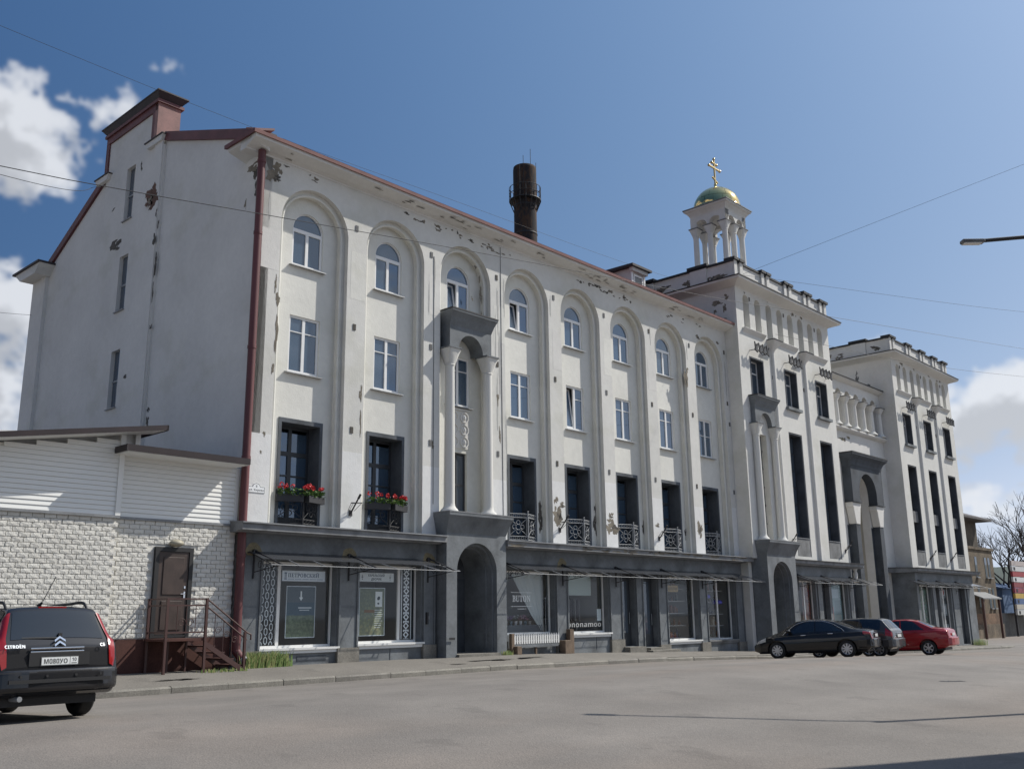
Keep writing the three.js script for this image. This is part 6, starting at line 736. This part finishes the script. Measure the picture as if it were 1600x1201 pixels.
{ // dark estate seen from behind
  const K = makeCar({ L: 4.75, W: 1.77, wheelR: 0.33, axles: [0.98, 3.73], paint: carPaint(0.010, 0.010, 0.012), stations: 90, spokes: 7,
    bot: [[0, 0.36], [0.1, 0.32], [0.5, 0.26], [4.2, 0.24], [4.75, 0.36]], belt: [[0, 0.66], [0.06, 0.90], [0.12, 1.0], [0.8, 1.0], [3.3, 0.94], [4.3, 0.78], [4.75, 0.55]], top: [[0, 0.68], [0.05, 0.93], [0.09, 1.0], [0.18, 1.14], [0.33, 1.40], [0.40, 1.46], [0.7, 1.49], [1.8, 1.51], [2.6, 1.47], [3.55, 1.0], [4.3, 0.82], [4.75, 0.58]], w: [[0, 0.80], [0.03, 0.845], [0.12, 0.875], [0.8, 0.885], [3.9, 0.885], [4.5, 0.80], [4.75, 0.62]], wr: [[0, 0.70], [0.12, 0.72], [0.4, 0.615], [1.0, 0.62], [2.6, 0.6], [3.5, 0.75], [4.75, 0.55]] });
  const { c, across, patch } = K;
  across('rear_window', 0.115, 0.335, 0.80, mt.carGlass, 0.006); across('windscreen', 2.65, 3.48, 0.80, mt.carGlass);
  for (const s of [-1, 1]) { patch(c, 'side_window', 0.75, 1.55, 0.53, 0.70, s, mt.carGlass); patch(c, 'side_window', 1.62, 2.45, 0.53, 0.70, s, mt.carGlass); patch(c, 'side_window', 2.52, 3.15, 0.53, 0.68, s, mt.carGlass); patch(c, 'quarter_window', 0.42, 0.70, 0.53, 0.70, s, mt.carGlass);
    const tl = []; patch(c, 'tail_light', 0.004, 0.33, 0.56, 0.76, s, mt.tail, 0.014, 20, 6, (i, j, a, u) => [lerp(0.004, 0.33, Math.pow(i, 1.6)), lerp(lerp(0.42, 0.63, i), lerp(0.68, 0.78, i), j)]); }
  const bump = part(c, 'bumper', (() => { const sh = new THREE.Shape(); const pts = []; for (let k = 0; k <= 24; k++) { const a = -Math.PI / 2 + Math.PI * k / 24; pts.push([0.22 - 0.29 * Math.pow(Math.cos(a), 0.45), 0.862 * Math.sin(a)]); } sh.moveTo(0.55, -0.862); pts.forEach(p => sh.lineTo(p[0], p[1])); sh.lineTo(0.55, 0.862); sh.closePath(); return ubox(new THREE.ExtrudeGeometry(sh, { depth: 0.16, bevelEnabled: true, bevelThickness: 0.06, bevelSize: 0.035, bevelSegments: 5, curveSegments: 6 }).rotateX(Math.PI / 2).translate(0, 0.60, 0)); })(), carPaint(0.014, 0.014, 0.016));
  part(bump, 'bumper_strip', box(-0.112, -0.09, 0.49, 0.535, -0.70, 0.70), mt.plasticBlack); for (const z of [-0.55, -0.2, 0.2, 0.55]) part(bump, 'parking_sensor', new THREE.CylinderGeometry(0.018, 0.018, 0.02, 10).rotateZ(Math.PI / 2), mt.plasticBlack, [-0.105, 0.575, z]);
  part(c, 'plate_recess', box(-0.006, 0.03, 0.70, 0.87, -0.42, 0.42), mt.plasticBlack);
  const pt = new THREE.Mesh(new THREE.PlaneGeometry(0.52, 0.112), new THREE.MeshStandardMaterial({ map: plateTex('М080УО', '10'), roughness: 0.4 })); const pl = part(c, 'number_plate', pt.geometry, pt.material, [-0.014, 0.76, 0.0]); pl.rotation.y = -Math.PI / 2;
  for (const y of [0.90, 0.945]) part(c, 'handle_strip', rod([0.02, y - 0.02, -0.40], [0.02, y - 0.02, 0.34], 0.012, 8), mt.chrome);
  const badge = (name, draw, w, h, x, y, z, W = 256) => { const t = canvasTex(W, Math.round(W * h / w), draw); const m = part(c, name, new THREE.PlaneGeometry(w, h), new THREE.MeshStandardMaterial({ map: t, transparent: true, alphaTest: 0.4, metalness: 0.6, roughness: 0.3 }), [x, y, z]); m.rotation.set(0, -Math.PI / 2, 0); m.rotation.order = 'YXZ'; m.rotation.x = -0.5; return m; };
  badge('name_badge', (x, w, h) => { x.clearRect(0, 0, w, h); x.fillStyle = '#e8eaea'; x.font = 'bold 46px sans-serif'; x.textBaseline = 'middle'; x.fillText('CITROËN', 4, h / 2, w - 8); }, 0.36, 0.07, 0.012, 0.955, -0.58); badge('model_badge', (x, w, h) => { x.clearRect(0, 0, w, h); x.fillStyle = '#e8eaea'; x.font = 'bold 120px sans-serif'; x.textBaseline = 'middle'; x.fillText('C5', 30, h / 2, w - 40); }, 0.14, 0.075, 0.012, 0.955, 0.62);
  for (const dy of [0, 0.06]) { const sgn = shapeOf([[-0.075, -0.02], [0, 0.035], [0.075, -0.02], [0.075, -0.05], [0, 0.005], [-0.075, -0.05]]); const m = part(c, 'chevron_badge', new THREE.ExtrudeGeometry(sgn, { depth: 0.012, bevelEnabled: false }), mt.chrome, [0.045 + dy * 0.25, 0.985 + dy, 0.0]); m.rotation.y = -Math.PI / 2; m.rotation.order = 'YXZ'; m.rotation.x = -0.45; }
  part(c, 'rear_wiper', merge([rod([0.10, 1.055, 0.02], [0.13, 1.06, -0.5], 0.016, 6), new THREE.BoxGeometry(0.04, 0.10, 0.05).translate(0.11, 1.07, 0.02)]), mt.plasticBlack); part(c, 'brake_light', box(0.385, 0.41, 1.46, 1.482, -0.2, 0.2), mt.tail);
  for (const s of [-1, 1]) part(c, 'roof_rail', tube([[0.55, 1.44, s * 0.58], [0.66, 1.535, s * 0.58], [1.2, 1.555, s * 0.585], [2.3, 1.55, s * 0.58], [2.6, 1.52, s * 0.57], [2.68, 1.44, s * 0.57]], 0.022, 6, 30), mt.plasticBlack);
  part(c, 'aerial', merge([rod([0.72, 1.49, -0.05], [0.60, 1.90, 0.10], 0.006, 5), rod([0.78, 1.49, -0.06], [0.68, 1.56, -0.03], 0.035, 8, 0.012)]), mt.plasticBlack); part(c, 'exhaust', rod([-0.05, 0.30, -0.52], [0.35, 0.30, -0.52], 0.035, 10), mt.ironLight);
  placeCar(c, 'parked_car', 'black estate car with roof rails parked nose-in before the brick annex', -8.62, 8.35 + 0.98, 0, -1, 3.73, 'cars parked nose-in to the kerb', 1.06);
}
{ // black saloon
  const K = makeCar({ L: 4.7, W: 1.81, wheelR: 0.325, axles: [0.98, 3.68], paint: carPaint(0.008, 0.0085, 0.010), spokes: 9,
    bot: [[0, 0.40], [0.2, 0.27], [0.6, 0.22], [4.3, 0.20], [4.7, 0.30]], belt: [[0, 0.62], [0.08, 0.92], [0.5, 0.97], [1.2, 0.95], [3.2, 0.88], [4.0, 0.82], [4.5, 0.66], [4.7, 0.50]], top: [[0, 0.66], [0.06, 0.96], [0.25, 1.03], [0.75, 1.08], [1.45, 1.38], [1.9, 1.46], [2.5, 1.465], [2.9, 1.40], [3.55, 1.04], [3.9, 0.92], [4.45, 0.72], [4.7, 0.52]], w: [[0, 0.76], [0.05, 0.84], [0.3, 0.88], [1.0, 0.905], [3.8, 0.905], [4.35, 0.80], [4.7, 0.52]], wr: [[0, 0.64], [0.7, 0.72], [1.4, 0.58], [2.6, 0.58], [3.4, 0.72], [4.2, 0.7], [4.7, 0.45]] });
  const { c, across, patch } = K; across('rear_window', 0.78, 1.42, 0.80, mt.carGlass); across('windscreen', 2.85, 3.5, 0.80, mt.carGlass);
  for (const s of [-1, 1]) { patch(c, 'side_window', 1.15, 2.12, 0.53, 0.71, s, mt.carGlass, 0.006, 14, 8, (i, j, a, u) => [a, lerp(0.53, lerp(0.53, 0.71, Math.min(1, i * 1.6 + 0.12)), j)]); patch(c, 'side_window', 2.17, 3.3, 0.53, 0.71, s, mt.carGlass, 0.006, 14, 8, (i, j, a, u) => [a, lerp(0.53, lerp(0.71, 0.54, Math.pow(i, 1.5)), j)]);
    const arc = []; for (let k = 0; k <= 20; k++) { const t = k / 20, a = lerp(1.02, 3.42, t), u = 0.525 + 0.19 * Math.pow(Math.sin(Math.PI * Math.min(1, Math.max(0, t))), 0.5); const v = K.surf(a, u * s); arc.push([v.x, v.y + 0.004, v.z + Math.sign(v.z) * 0.008]); } part(c, 'chrome_trim', tube(arc, 0.009, 5, 50), mt.chrome);
    patch(c, 'headlight', 4.12, 4.55, 0.34, 0.62, s, mt.head, 0.008); patch(c, 'tail_light', 0.02, 0.34, 0.36, 0.52, s, mt.tail, 0.008); for (const x of [1.55, 2.6]) { const v = K.surf(x, 0.40 * s); part(c, 'door_handle', new RoundedBoxGeometry(0.2, 0.03, 0.035, 1, 0.01), mt.chrome, [v.x, v.y, v.z + Math.sign(v.z) * 0.012]); } const mv = K.surf(3.15, 0.55 * s); part(c, 'mirror', new THREE.SphereGeometry(0.1, 10, 8).scale(0.9, 0.7, 1.2), carPaint(0.01, 0.01, 0.011), [mv.x, mv.y + 0.08, mv.z + Math.sign(mv.z) * 0.12]); }
  part(c, 'bumper', (() => { const p = shapeOf([[0.5, -0.87], [0.22, -0.87], [0.10, -0.84], [0.0, -0.70], [-0.04, -0.4], [-0.05, 0], [-0.04, 0.4], [0.0, 0.70], [0.10, 0.84], [0.22, 0.87], [0.5, 0.87]]); return ubox(new THREE.ExtrudeGeometry(p, { depth: 0.22, bevelEnabled: true, bevelThickness: 0.06, bevelSize: 0.03, bevelSegments: 4 }).rotateX(Math.PI / 2).translate(0, 0.64, 0)); })(), carPaint(0.012, 0.012, 0.014));
  const pl = part(c, 'number_plate', new THREE.PlaneGeometry(0.52, 0.112), M(0.55, 0.56, 0.55, { roughness: 0.4 }), [-0.012, 0.80, 0]); pl.rotation.y = -Math.PI / 2; part(c, 'boot_strip', rod([0.02, 0.90, -0.35], [0.02, 0.90, 0.35], 0.016), mt.chrome);
  placeCar(c, 'parked_car', 'black saloon car with chrome window trim before the nearer tower porch', 22.35 + 0.86 + 0.21, 6.9 + 0.95 - 0.15, -0.22, -0.975, 3.68, 'cars parked nose-in to the kerb');
}
{ // grey hatchback
  const K = makeCar({ L: 3.85, W: 1.70, wheelR: 0.30, axles: [0.62, 3.08], paint: carPaint(0.055, 0.058, 0.062, { metalness: 0.4 }), spokes: 7,
    bot: [[0, 0.40], [0.2, 0.28], [0.6, 0.24], [3.5, 0.22], [3.85, 0.32]], belt: [[0, 0.62], [0.08, 0.92], [0.4, 1.0], [2.6, 0.92], [3.5, 0.76], [3.85, 0.52]], top: [[0, 0.66], [0.05, 0.98], [0.12, 1.06], [0.42, 1.42], [0.55, 1.48], [1.2, 1.53], [2.0, 1.52], [2.9, 1.05], [3.5, 0.86], [3.85, 0.56]], w: [[0, 0.74], [0.05, 0.80], [0.3, 0.84], [3.2, 0.85], [3.6, 0.76], [3.85, 0.55]], wr: [[0, 0.64], [0.12, 0.70], [0.5, 0.57], [2.0, 0.57], [2.8, 0.7], [3.85, 0.45]] });
  const { c, across, patch } = K; across('rear_window', 0.14, 0.41, 0.80, mt.carGlass); across('windscreen', 2.05, 2.85, 0.8, mt.carGlass); for (const s of [-1, 1]) { patch(c, 'side_window', 0.5, 1.3, 0.53, 0.71, s, mt.carGlass); patch(c, 'side_window', 1.36, 2.4, 0.53, 0.69, s, mt.carGlass); patch(c, 'tail_light', 0.05, 0.30, 0.32, 0.60, s, mt.tail, 0.012); patch(c, 'headlight', 3.3, 3.7, 0.38, 0.6, s, mt.head, 0.008); }
  part(c, 'bumper', (() => { const p = shapeOf([[0.4, -0.82], [0.2, -0.82], [0.08, -0.79], [-0.01, -0.66], [-0.04, -0.35], [-0.05, 0], [-0.04, 0.35], [-0.01, 0.66], [0.08, 0.79], [0.2, 0.82], [0.4, 0.82]]); return ubox(new THREE.ExtrudeGeometry(p, { depth: 0.22, bevelEnabled: true, bevelThickness: 0.06, bevelSize: 0.03, bevelSegments: 4 }).rotateX(Math.PI / 2).translate(0, 0.64, 0)); })(), carPaint(0.06, 0.062, 0.066, { metalness: 0.4 })); const pl = part(c, 'number_plate', new THREE.PlaneGeometry(0.5, 0.11), M(0.55, 0.56, 0.55), [-0.02, 0.80, 0]); pl.rotation.y = -Math.PI / 2; part(c, 'boot_strip', rod([0.0, 0.9, -0.25], [0.0, 0.9, 0.25], 0.014), mt.chrome);
  placeCar(c, 'parked_car', 'grey hatchback car parked between the black saloon and the red car', 25.55, 7.75, -0.10, -0.99, 3.08, 'cars parked nose-in to the kerb');
}
{ // red saloon
  const K = makeCar({ L: 4.3, W: 1.71, wheelR: 0.31, axles: [0.88, 3.36], paint: carPaint(0.30, 0.012, 0.016), spokes: 6,
    bot: [[0, 0.42], [0.2, 0.30], [0.6, 0.25], [3.9, 0.22], [4.3, 0.32]], belt: [[0, 0.64], [0.08, 0.96], [0.5, 1.02], [2.6, 0.94], [3.8, 0.78], [4.3, 0.52]], top: [[0, 0.68], [0.06, 1.0], [0.2, 1.08], [0.65, 1.12], [1.25, 1.42], [1.7, 1.50], [2.3, 1.50], [3.1, 1.06], [3.9, 0.86], [4.3, 0.56]], w: [[0, 0.73], [0.05, 0.80], [0.3, 0.84], [3.5, 0.855], [4.0, 0.76], [4.3, 0.5]], wr: [[0, 0.62], [0.6, 0.70], [1.2, 0.57], [2.3, 0.57], [3.0, 0.7], [4.3, 0.45]] });
  const { c, across, patch } = K; across('rear_window', 0.68, 1.22, 0.8, mt.carGlass); across('windscreen', 2.35, 3.05, 0.8, mt.carGlass); for (const s of [-1, 1]) { patch(c, 'side_window', 1.0, 1.92, 0.53, 0.71, s, mt.carGlass, 0.006, 14, 8, (i, j, a, u) => [a, lerp(0.53, lerp(0.55, 0.71, Math.min(1, i * 2)), j)]); patch(c, 'side_window', 1.98, 2.75, 0.53, 0.70, s, mt.carGlass); patch(c, 'tail_light', 0.03, 0.26, 0.36, 0.54, s, mt.tail, 0.01); patch(c, 'headlight', 3.75, 4.1, 0.38, 0.6, s, mt.head, 0.008); for (const x of [1.35, 2.2]) { const v = K.surf(x, 0.40 * s); part(c, 'door_handle', new RoundedBoxGeometry(0.2, 0.03, 0.035, 1, 0.01), carPaint(0.22, 0.01, 0.012), [v.x, v.y, v.z + Math.sign(v.z) * 0.012]); } }
  part(c, 'bumper', (() => { const p = shapeOf([[0.4, -0.82], [0.2, -0.82], [0.08, -0.79], [-0.03, -0.66], [-0.07, -0.35], [-0.08, 0], [-0.07, 0.35], [-0.03, 0.66], [0.08, 0.79], [0.2, 0.82], [0.4, 0.82]]); return ubox(new THREE.ExtrudeGeometry(p, { depth: 0.22, bevelEnabled: true, bevelThickness: 0.06, bevelSize: 0.03, bevelSegments: 4 }).rotateX(Math.PI / 2).translate(0, 0.66, 0)); })(), carPaint(0.30, 0.012, 0.016)); const pl = part(c, 'number_plate', new THREE.PlaneGeometry(0.5, 0.11), M(0.55, 0.56, 0.55), [-0.02, 0.84, 0]); pl.rotation.y = -Math.PI / 2;
  placeCar(c, 'parked_car', 'red saloon car parked beside the grey hatchback before the far tower', 29.0, 8.7, -0.12, -0.99, 3.36, 'cars parked nose-in to the kerb');
}

// ------------------------------------------------------------------ street lamp, cables
{
  const t = thing('street_lamp', 'street lamp with a flat lamp head on a long black arm above the road', 'street lamp', [8.3, roadY(8.3, 21.4), 21.4]);
  part(t, 'pole', rod([8.3, -0.4, 21.4], [8.3, 9.0, 21.4], 0.11, 14, 0.07), mt.iron); part(t, 'arm', tube([[8.3, 8.7, 21.4], [7.9, 8.92, 20.9], [6.9, 8.75, 19.78], [5.48, 8.585, 18.2]], 0.042, 8, 24), mt.iron); const hd = part(t, 'lamp_head', new RoundedBoxGeometry(0.46, 0.08, 0.18, 3, 0.03), mt.panel, [5.34, 8.57, 18.04]); hd.rotation.y = -Math.atan2(0.33, 0.30) * -1; hd.rotation.y = Math.PI - 0.83; hd.rotation.y = -0.83; part(t, 'lamp_glass', new THREE.BoxGeometry(0.36, 0.012, 0.15), mt.head, [5.33, 8.525, 18.03]).rotation.y = -0.83;
  const cab = (pts, label) => solo('overhead_cable', tube(pts, 0.0075, 5, 60), mt.blackMetal, label, 'cable');
  const sag = (a, b, s) => { const o = []; for (let i = 0; i <= 12; i++) { const t = i / 12; o.push([lerp(a[0], b[0], t), lerp(a[1], b[1], t) - s * 4 * t * (1 - t), lerp(a[2], b[2], t)]); } return o; };
  cab([[-25, 21.5, -9], [-4.9, 21.17, -9], [5.5, 21.21, -9], [16.2, 21.66, -9], [30, 22.2, -9], [36.5, 22.6, -9]], 'thin cable high over the roof from the upper left sky towards the bell turret');
  cab([[-25, 6.6, 9], [-10.1, 7.9, 9], [-5.8, 8.5, 9], [0.4, 9.4, 9], [11.8, 10.95, 9], [15.4, 11.5, 9], [44.8, 15.9, 9], [70, 19.8, 9]], 'long cable crossing the gable and the facade at the arch heads');
  cab([[-24, 10.3, 4], [-8.9, 10.35, 3.2], [0.02, 16.4, -9.8].map((v, i) => [-0.1, 17.4, -10.9][i])], 'short cable running from the left to the gable bay');
  cab([[-30, 6.5, -20], [-3.5, 13.1, -16.9], [-0.1, 13.6, -16.7]], 'short cable fixed to the far edge of the gable');
  cab([[14.4, 10.4, 9], [25, 11.5, 9], [32.1, 12.4, 9], [44.0, 14.1, 9], [64, 17, 9]], 'lower cable crossing both tower fronts');
  cab([[26.9, 17.75, 1.2], [46.0, 18.4, 9], [64, 21.5, 12]], 'cable leaving the cornice of the nearer tower to the right');
  cab([[26.9, 17.8, 1.2], [37.7, 23.9, 12], [50, 30.5, 22]], 'cable climbing steeply from the nearer tower across the sky');
}
// ------------------------------------------------------------------ far right: old building, wall, trees, hoardings
{
  const oc = M(0.185, 0.158, 0.122, { map: oldBrickMap }), ob = thing('old_brick_house', 'weathered ochre brick house with a porch roof past the far tower', 'building', [92, -1.5, -12]);
  const x0 = 88.2; part(ob, 'wall', box(x0 - 12, x0 + 1.2, -2.5, 7.2, -24, -7.4), oc); part(ob, 'attic_wall', box(x0 - 12, x0 + 0.6, 7.2, 10.0, -24, -8.4), M(0.15, 0.14, 0.125, { map: oldBrickMap })); part(ob, 'roof', profX([[-7.0, 9.9], [-7.0, 10.1], [-16, 13.2], [-25, 10.1], [-25, 9.9]], x0 - 12.6, x0 + 1.2), M(0.16, 0.15, 0.15, { map: metalMap })); part(ob, 'string_course', box(x0 - 12, x0 + 1.3, 7.0, 7.25, -7.5, -7.28), oc); part(ob, 'plinth', box(x0 - 12.1, x0 + 1.5, -2.5, 0.0, -24, -7.15), M(0.22, 0.19, 0.155, { map: oldBrickMap })); part(ob, 'plinth_band', box(x0 - 12.1, x0 + 1.3, 0.0, 1.0, -24, -7.25), M(0.25, 0.17, 0.12, { map: oldBrickMap }));
  for (const [wx, y] of [[-1.2, 4.4], [-0.2, 4.4], [-1.0, 1.5], [0.1, 1.5], [-4, 4.4], [-4, 1.6], [-6.5, 4.4]]) { const w = part(ob, 'window', box(x0 + wx - 0.28, x0 + wx + 0.28, y, y + 1.9, -7.42, -7.37), mt.glassDark); part(w, 'sill', box(x0 + wx - 0.38, x0 + wx + 0.38, y - 0.1, y, -7.42, -7.2), mt.sill); }
  part(ob, 'porch_roof', profX([[-7.4, 2.9], [-6.0, 2.3], [-6.0, 2.4], [-7.4, 3.0]], x0 - 7.5, x0 - 2.2), mt.panel); for (const x of [x0 - 7.2, x0 - 2.5]) part(ob, 'porch_post', box(x - 0.08, x + 0.08, -1.6, 2.35, -6.3, -6.1), mt.brownMetal);
  solo('boundary_wall', box(92, 160, -2.4, 1.0, -8.4, -8.0), M(0.20, 0.20, 0.195, { map: concreteMap }), 'grey concrete boundary wall beyond the ochre house', 'wall');
  const bb = thing('hoarding', 'tall stacked advertising hoarding of red, white and blue strips', 'hoarding', [97, -1.5, -7]); const cols = [[0.45, 0.40, 0.38], [0.55, 0.55, 0.55], [0.30, 0.05, 0.06], [0.6, 0.6, 0.6], [0.22, 0.05, 0.06], [0.25, 0.06, 0.08], [0.48, 0.33, 0.08], [0.08, 0.13, 0.25], [0.45, 0.42, 0.36], [0.5, 0.5, 0.48]]; cols.forEach((c, i) => { const p = part(bb, 'sign_strip', box(94.0, 101, 5.75 - i * 0.55, 6.25 - i * 0.55, -7.2, -7.0), M(...c)); if (i % 2) part(p, 'sign_mark', box(94.5, 95.0, 5.85 - i * 0.55, 6.15 - i * 0.55, -7.0, -6.98), mt.plasticBlack); }); for (const x of [94.3, 100.6]) part(bb, 'post', box(x - 0.1, x + 0.1, -2.5, 6.4, -7.4, -7.21), mt.iron);
  solo('blue_shed', merge([box(100, 108, -2, 3.6, -14, -10), profX([[-9.7, 3.6], [-12, 4.3], [-14.3, 3.6]], 99.7, 108.3)]), M(0.09, 0.15, 0.26), 'blue metal shed behind the boundary wall', 'shed');
  const sc = thing('steel_rack', 'dark steel storage rack behind the boundary wall', 'rack', [104, -1, -22]); for (let i = 0; i < 5; i++) part(sc, 'rack_post', box(99 + i * 1.6, 99.15 + i * 1.6, -2, 5.4, -17, -16.85), mt.iron); for (const y of [1.5, 2.6, 3.7, 4.8]) part(sc, 'rack_beam', box(98.9, 105.8, y, y + 0.18, -17.02, -16.83), mt.iron); for (let i = 0; i < 9; i++) part(sc, 'stored_box', box(99.3 + (i % 3) * 2, 100.6 + (i % 3) * 2, 1.7 + Math.floor(i / 3) * 1.1, 2.4 + Math.floor(i / 3) * 1.1, -17.9, -17.1), M(0.12 + 0.1 * (i % 2), 0.1, 0.1));
  // wooded hill far off
  const hp = [], hi = [], hu = []; const nx = 90; for (let i = 0; i <= nx; i++) { const a = -0.35 + 0.9 * i / nx, d = 420, x = Math.cos(a) * d, z = -Math.sin(a) * d, h = 16 + 12 * fbm3(i * 0.12, 1, 2, 4) + 2 * fbm3(i * 1.3, 2, 1, 2); for (const [k, yy] of [[0, -8], [0.5, h * 0.6], [1, h]]) { hp.push(x * (1 + 0.25 * k), yy, z * (1 + 0.25 * k)); hu.push(x, yy); } if (i) { const o = i * 3; for (const k of [0, 1]) hi.push(o - 3 + k, o + k, o - 2 + k, o - 2 + k, o + k, o + 1 + k); } } const hg = new THREE.BufferGeometry(); hg.setAttribute('position', new THREE.Float32BufferAttribute(hp, 3)); hg.setAttribute('uv', new THREE.Float32BufferAttribute(hu, 2)); hg.setIndex(hi); hg.computeVertexNormals(); struct('hill', hg, M(0.055, 0.075, 0.06, { side: THREE.DoubleSide }));
  // bare trees
  const tree = (x, z, H, seed, lean, label) => { const r = mulberry(seed), t = thing('bare_tree', label, 'tree', [x, -1.5, z], 'bare trees beyond the ochre house'), br = []; const grow = (p, d, l, rad, n) => { const q = p.clone().addScaledVector(d, l); br.push([p, q, rad, n]); if (n === 0) return; const k = n > 3 ? 3 : 2 + (r() < 0.5 ? 1 : 0); for (let i = 0; i < k; i++) { const e = d.clone().add(new THREE.Vector3(r() - 0.5, (r() - 0.35) * 0.6, r() - 0.5).multiplyScalar(1.35)).normalize(); grow(q, e, l * (0.66 + r() * 0.25), rad * 0.62, n - 1); } }; grow(new THREE.Vector3(x, -1.6, z), new THREE.Vector3(lean, 1, 0).normalize(), H * 0.32, H * 0.028, 6); part(t, 'trunk', merge(br.filter(b => b[3] > 3).map(b => rod(b[0].toArray(), b[1].toArray(), b[2], 7, b[2] * 0.65))), mt.bark); part(t, 'crown', merge(br.filter(b => b[3] <= 3).map(b => rod(b[0].toArray(), b[1].toArray(), Math.max(b[2], 0.014), 4, Math.max(b[2] * 0.6, 0.01)))), mt.bark); };
  tree(105.5, -10.4, 10.5, 12, -0.28, 'bare spreading tree leaning left behind the hoarding'); tree(111, -8.8, 12, 29, -0.05, 'taller bare tree at the edge behind the hoarding');
}
// building across the street, outside the picture, whose shadow crosses the near road
{
  const t = thing('street_house', 'plain beige house across the street behind the camera', 'building', [0.3, 0, 28.5]), m = plas(0.5, 0.46, 0.38); part(t, 'wall', box(-4, 4.6, -0.6, 9.8, 22.9, 34), m); part(t, 'roof', profX([[22.85, 9.8], [22.85, 9.9], [29, 11.5], [34.5, 9.75], [34.5, 9.6]], -4.3, 4.6), mt.red); for (let i = 0; i < 3; i++) for (let k = 0; k < 3; k++) part(t, 'window', box(-3.2 + i * 2.6, -2.0 + i * 2.6, 1.2 + k * 2.9, 2.9 + k * 2.9, 22.85, 22.9), mt.glassDark);
}
// weeds along the wall
function weeds(x, z, w, d, h, n, seed, label) { const r = mulberry(seed), a = [[], []]; for (let i = 0; i < n; i++) { const px = x + (r() - 0.5) * w * (0.5 + r() * 0.5), pz = z + (r() - 0.5) * d, hh = h * (0.4 + r() * 0.8), le = (r() - 0.5) * 0.7, lz = (r() - 0.5) * 0.5, bw = 0.008 + r() * 0.014, y = padY(px) - 0.02; const g = new THREE.BufferGeometry(); g.setAttribute('position', new THREE.Float32BufferAttribute([px - bw, y, pz, px + bw, y, pz, px + le * hh * 0.4 + bw * 0.7, y + hh * 0.65, pz + lz * hh * 0.4, px - bw, y, pz, px + le * hh * 0.4 + bw * 0.7, y + hh * 0.65, pz + lz * hh * 0.4, px + le * hh * 0.4 - bw * 0.7, y + hh * 0.65, pz + lz * hh * 0.4, px + le * hh * 0.4 - bw * 0.7, y + hh * 0.65, pz + lz * hh * 0.4, px + le * hh * 0.4 + bw * 0.7, y + hh * 0.65, pz + lz * hh * 0.4, px + le * hh, y + hh, pz + lz * hh], 3)); g.setAttribute('uv', new THREE.Float32BufferAttribute(new Float32Array(18), 2)); g.computeVertexNormals(); a[r() < 0.5 ? 0 : 1].push(g); } const t = thing('weed_clump', label, 'weeds', [x, padY(x), z]); t.userData.kind = 'stuff'; part(t, 'blades', merge(a[0]), mt.leaf2); part(t, 'dry_blades', merge(a[1]), M(0.24, 0.25, 0.09, { side: THREE.DoubleSide })); }
weeds(0.62, 0.34, 1.7, 0.45, 0.40, 1200, 61, 'tuft of tall grass at the foot of the downpipe'); weeds(9.9, 0.66, 0.5, 0.2, 0.16, 160, 62, 'small weeds at the foot of the porch pier'); weeds(10.15, 0.3, 0.5, 0.3, 0.14, 120, 63, 'small weeds under the end of the picket fence'); weeds(54.8, 1.5, 1.8, 0.6, 0.4, 300, 64, 'weed tuft at the corner of the far tower shop'); weeds(-1.0, 1.02, 1.6, 0.3, 0.1, 120, 65, 'sparse weeds along the foot of the porch steps');

scene.traverse(o => { if (o.isMesh) { o.castShadow = true; o.receiveShadow = true; } });
renderer.render(scene, camera);
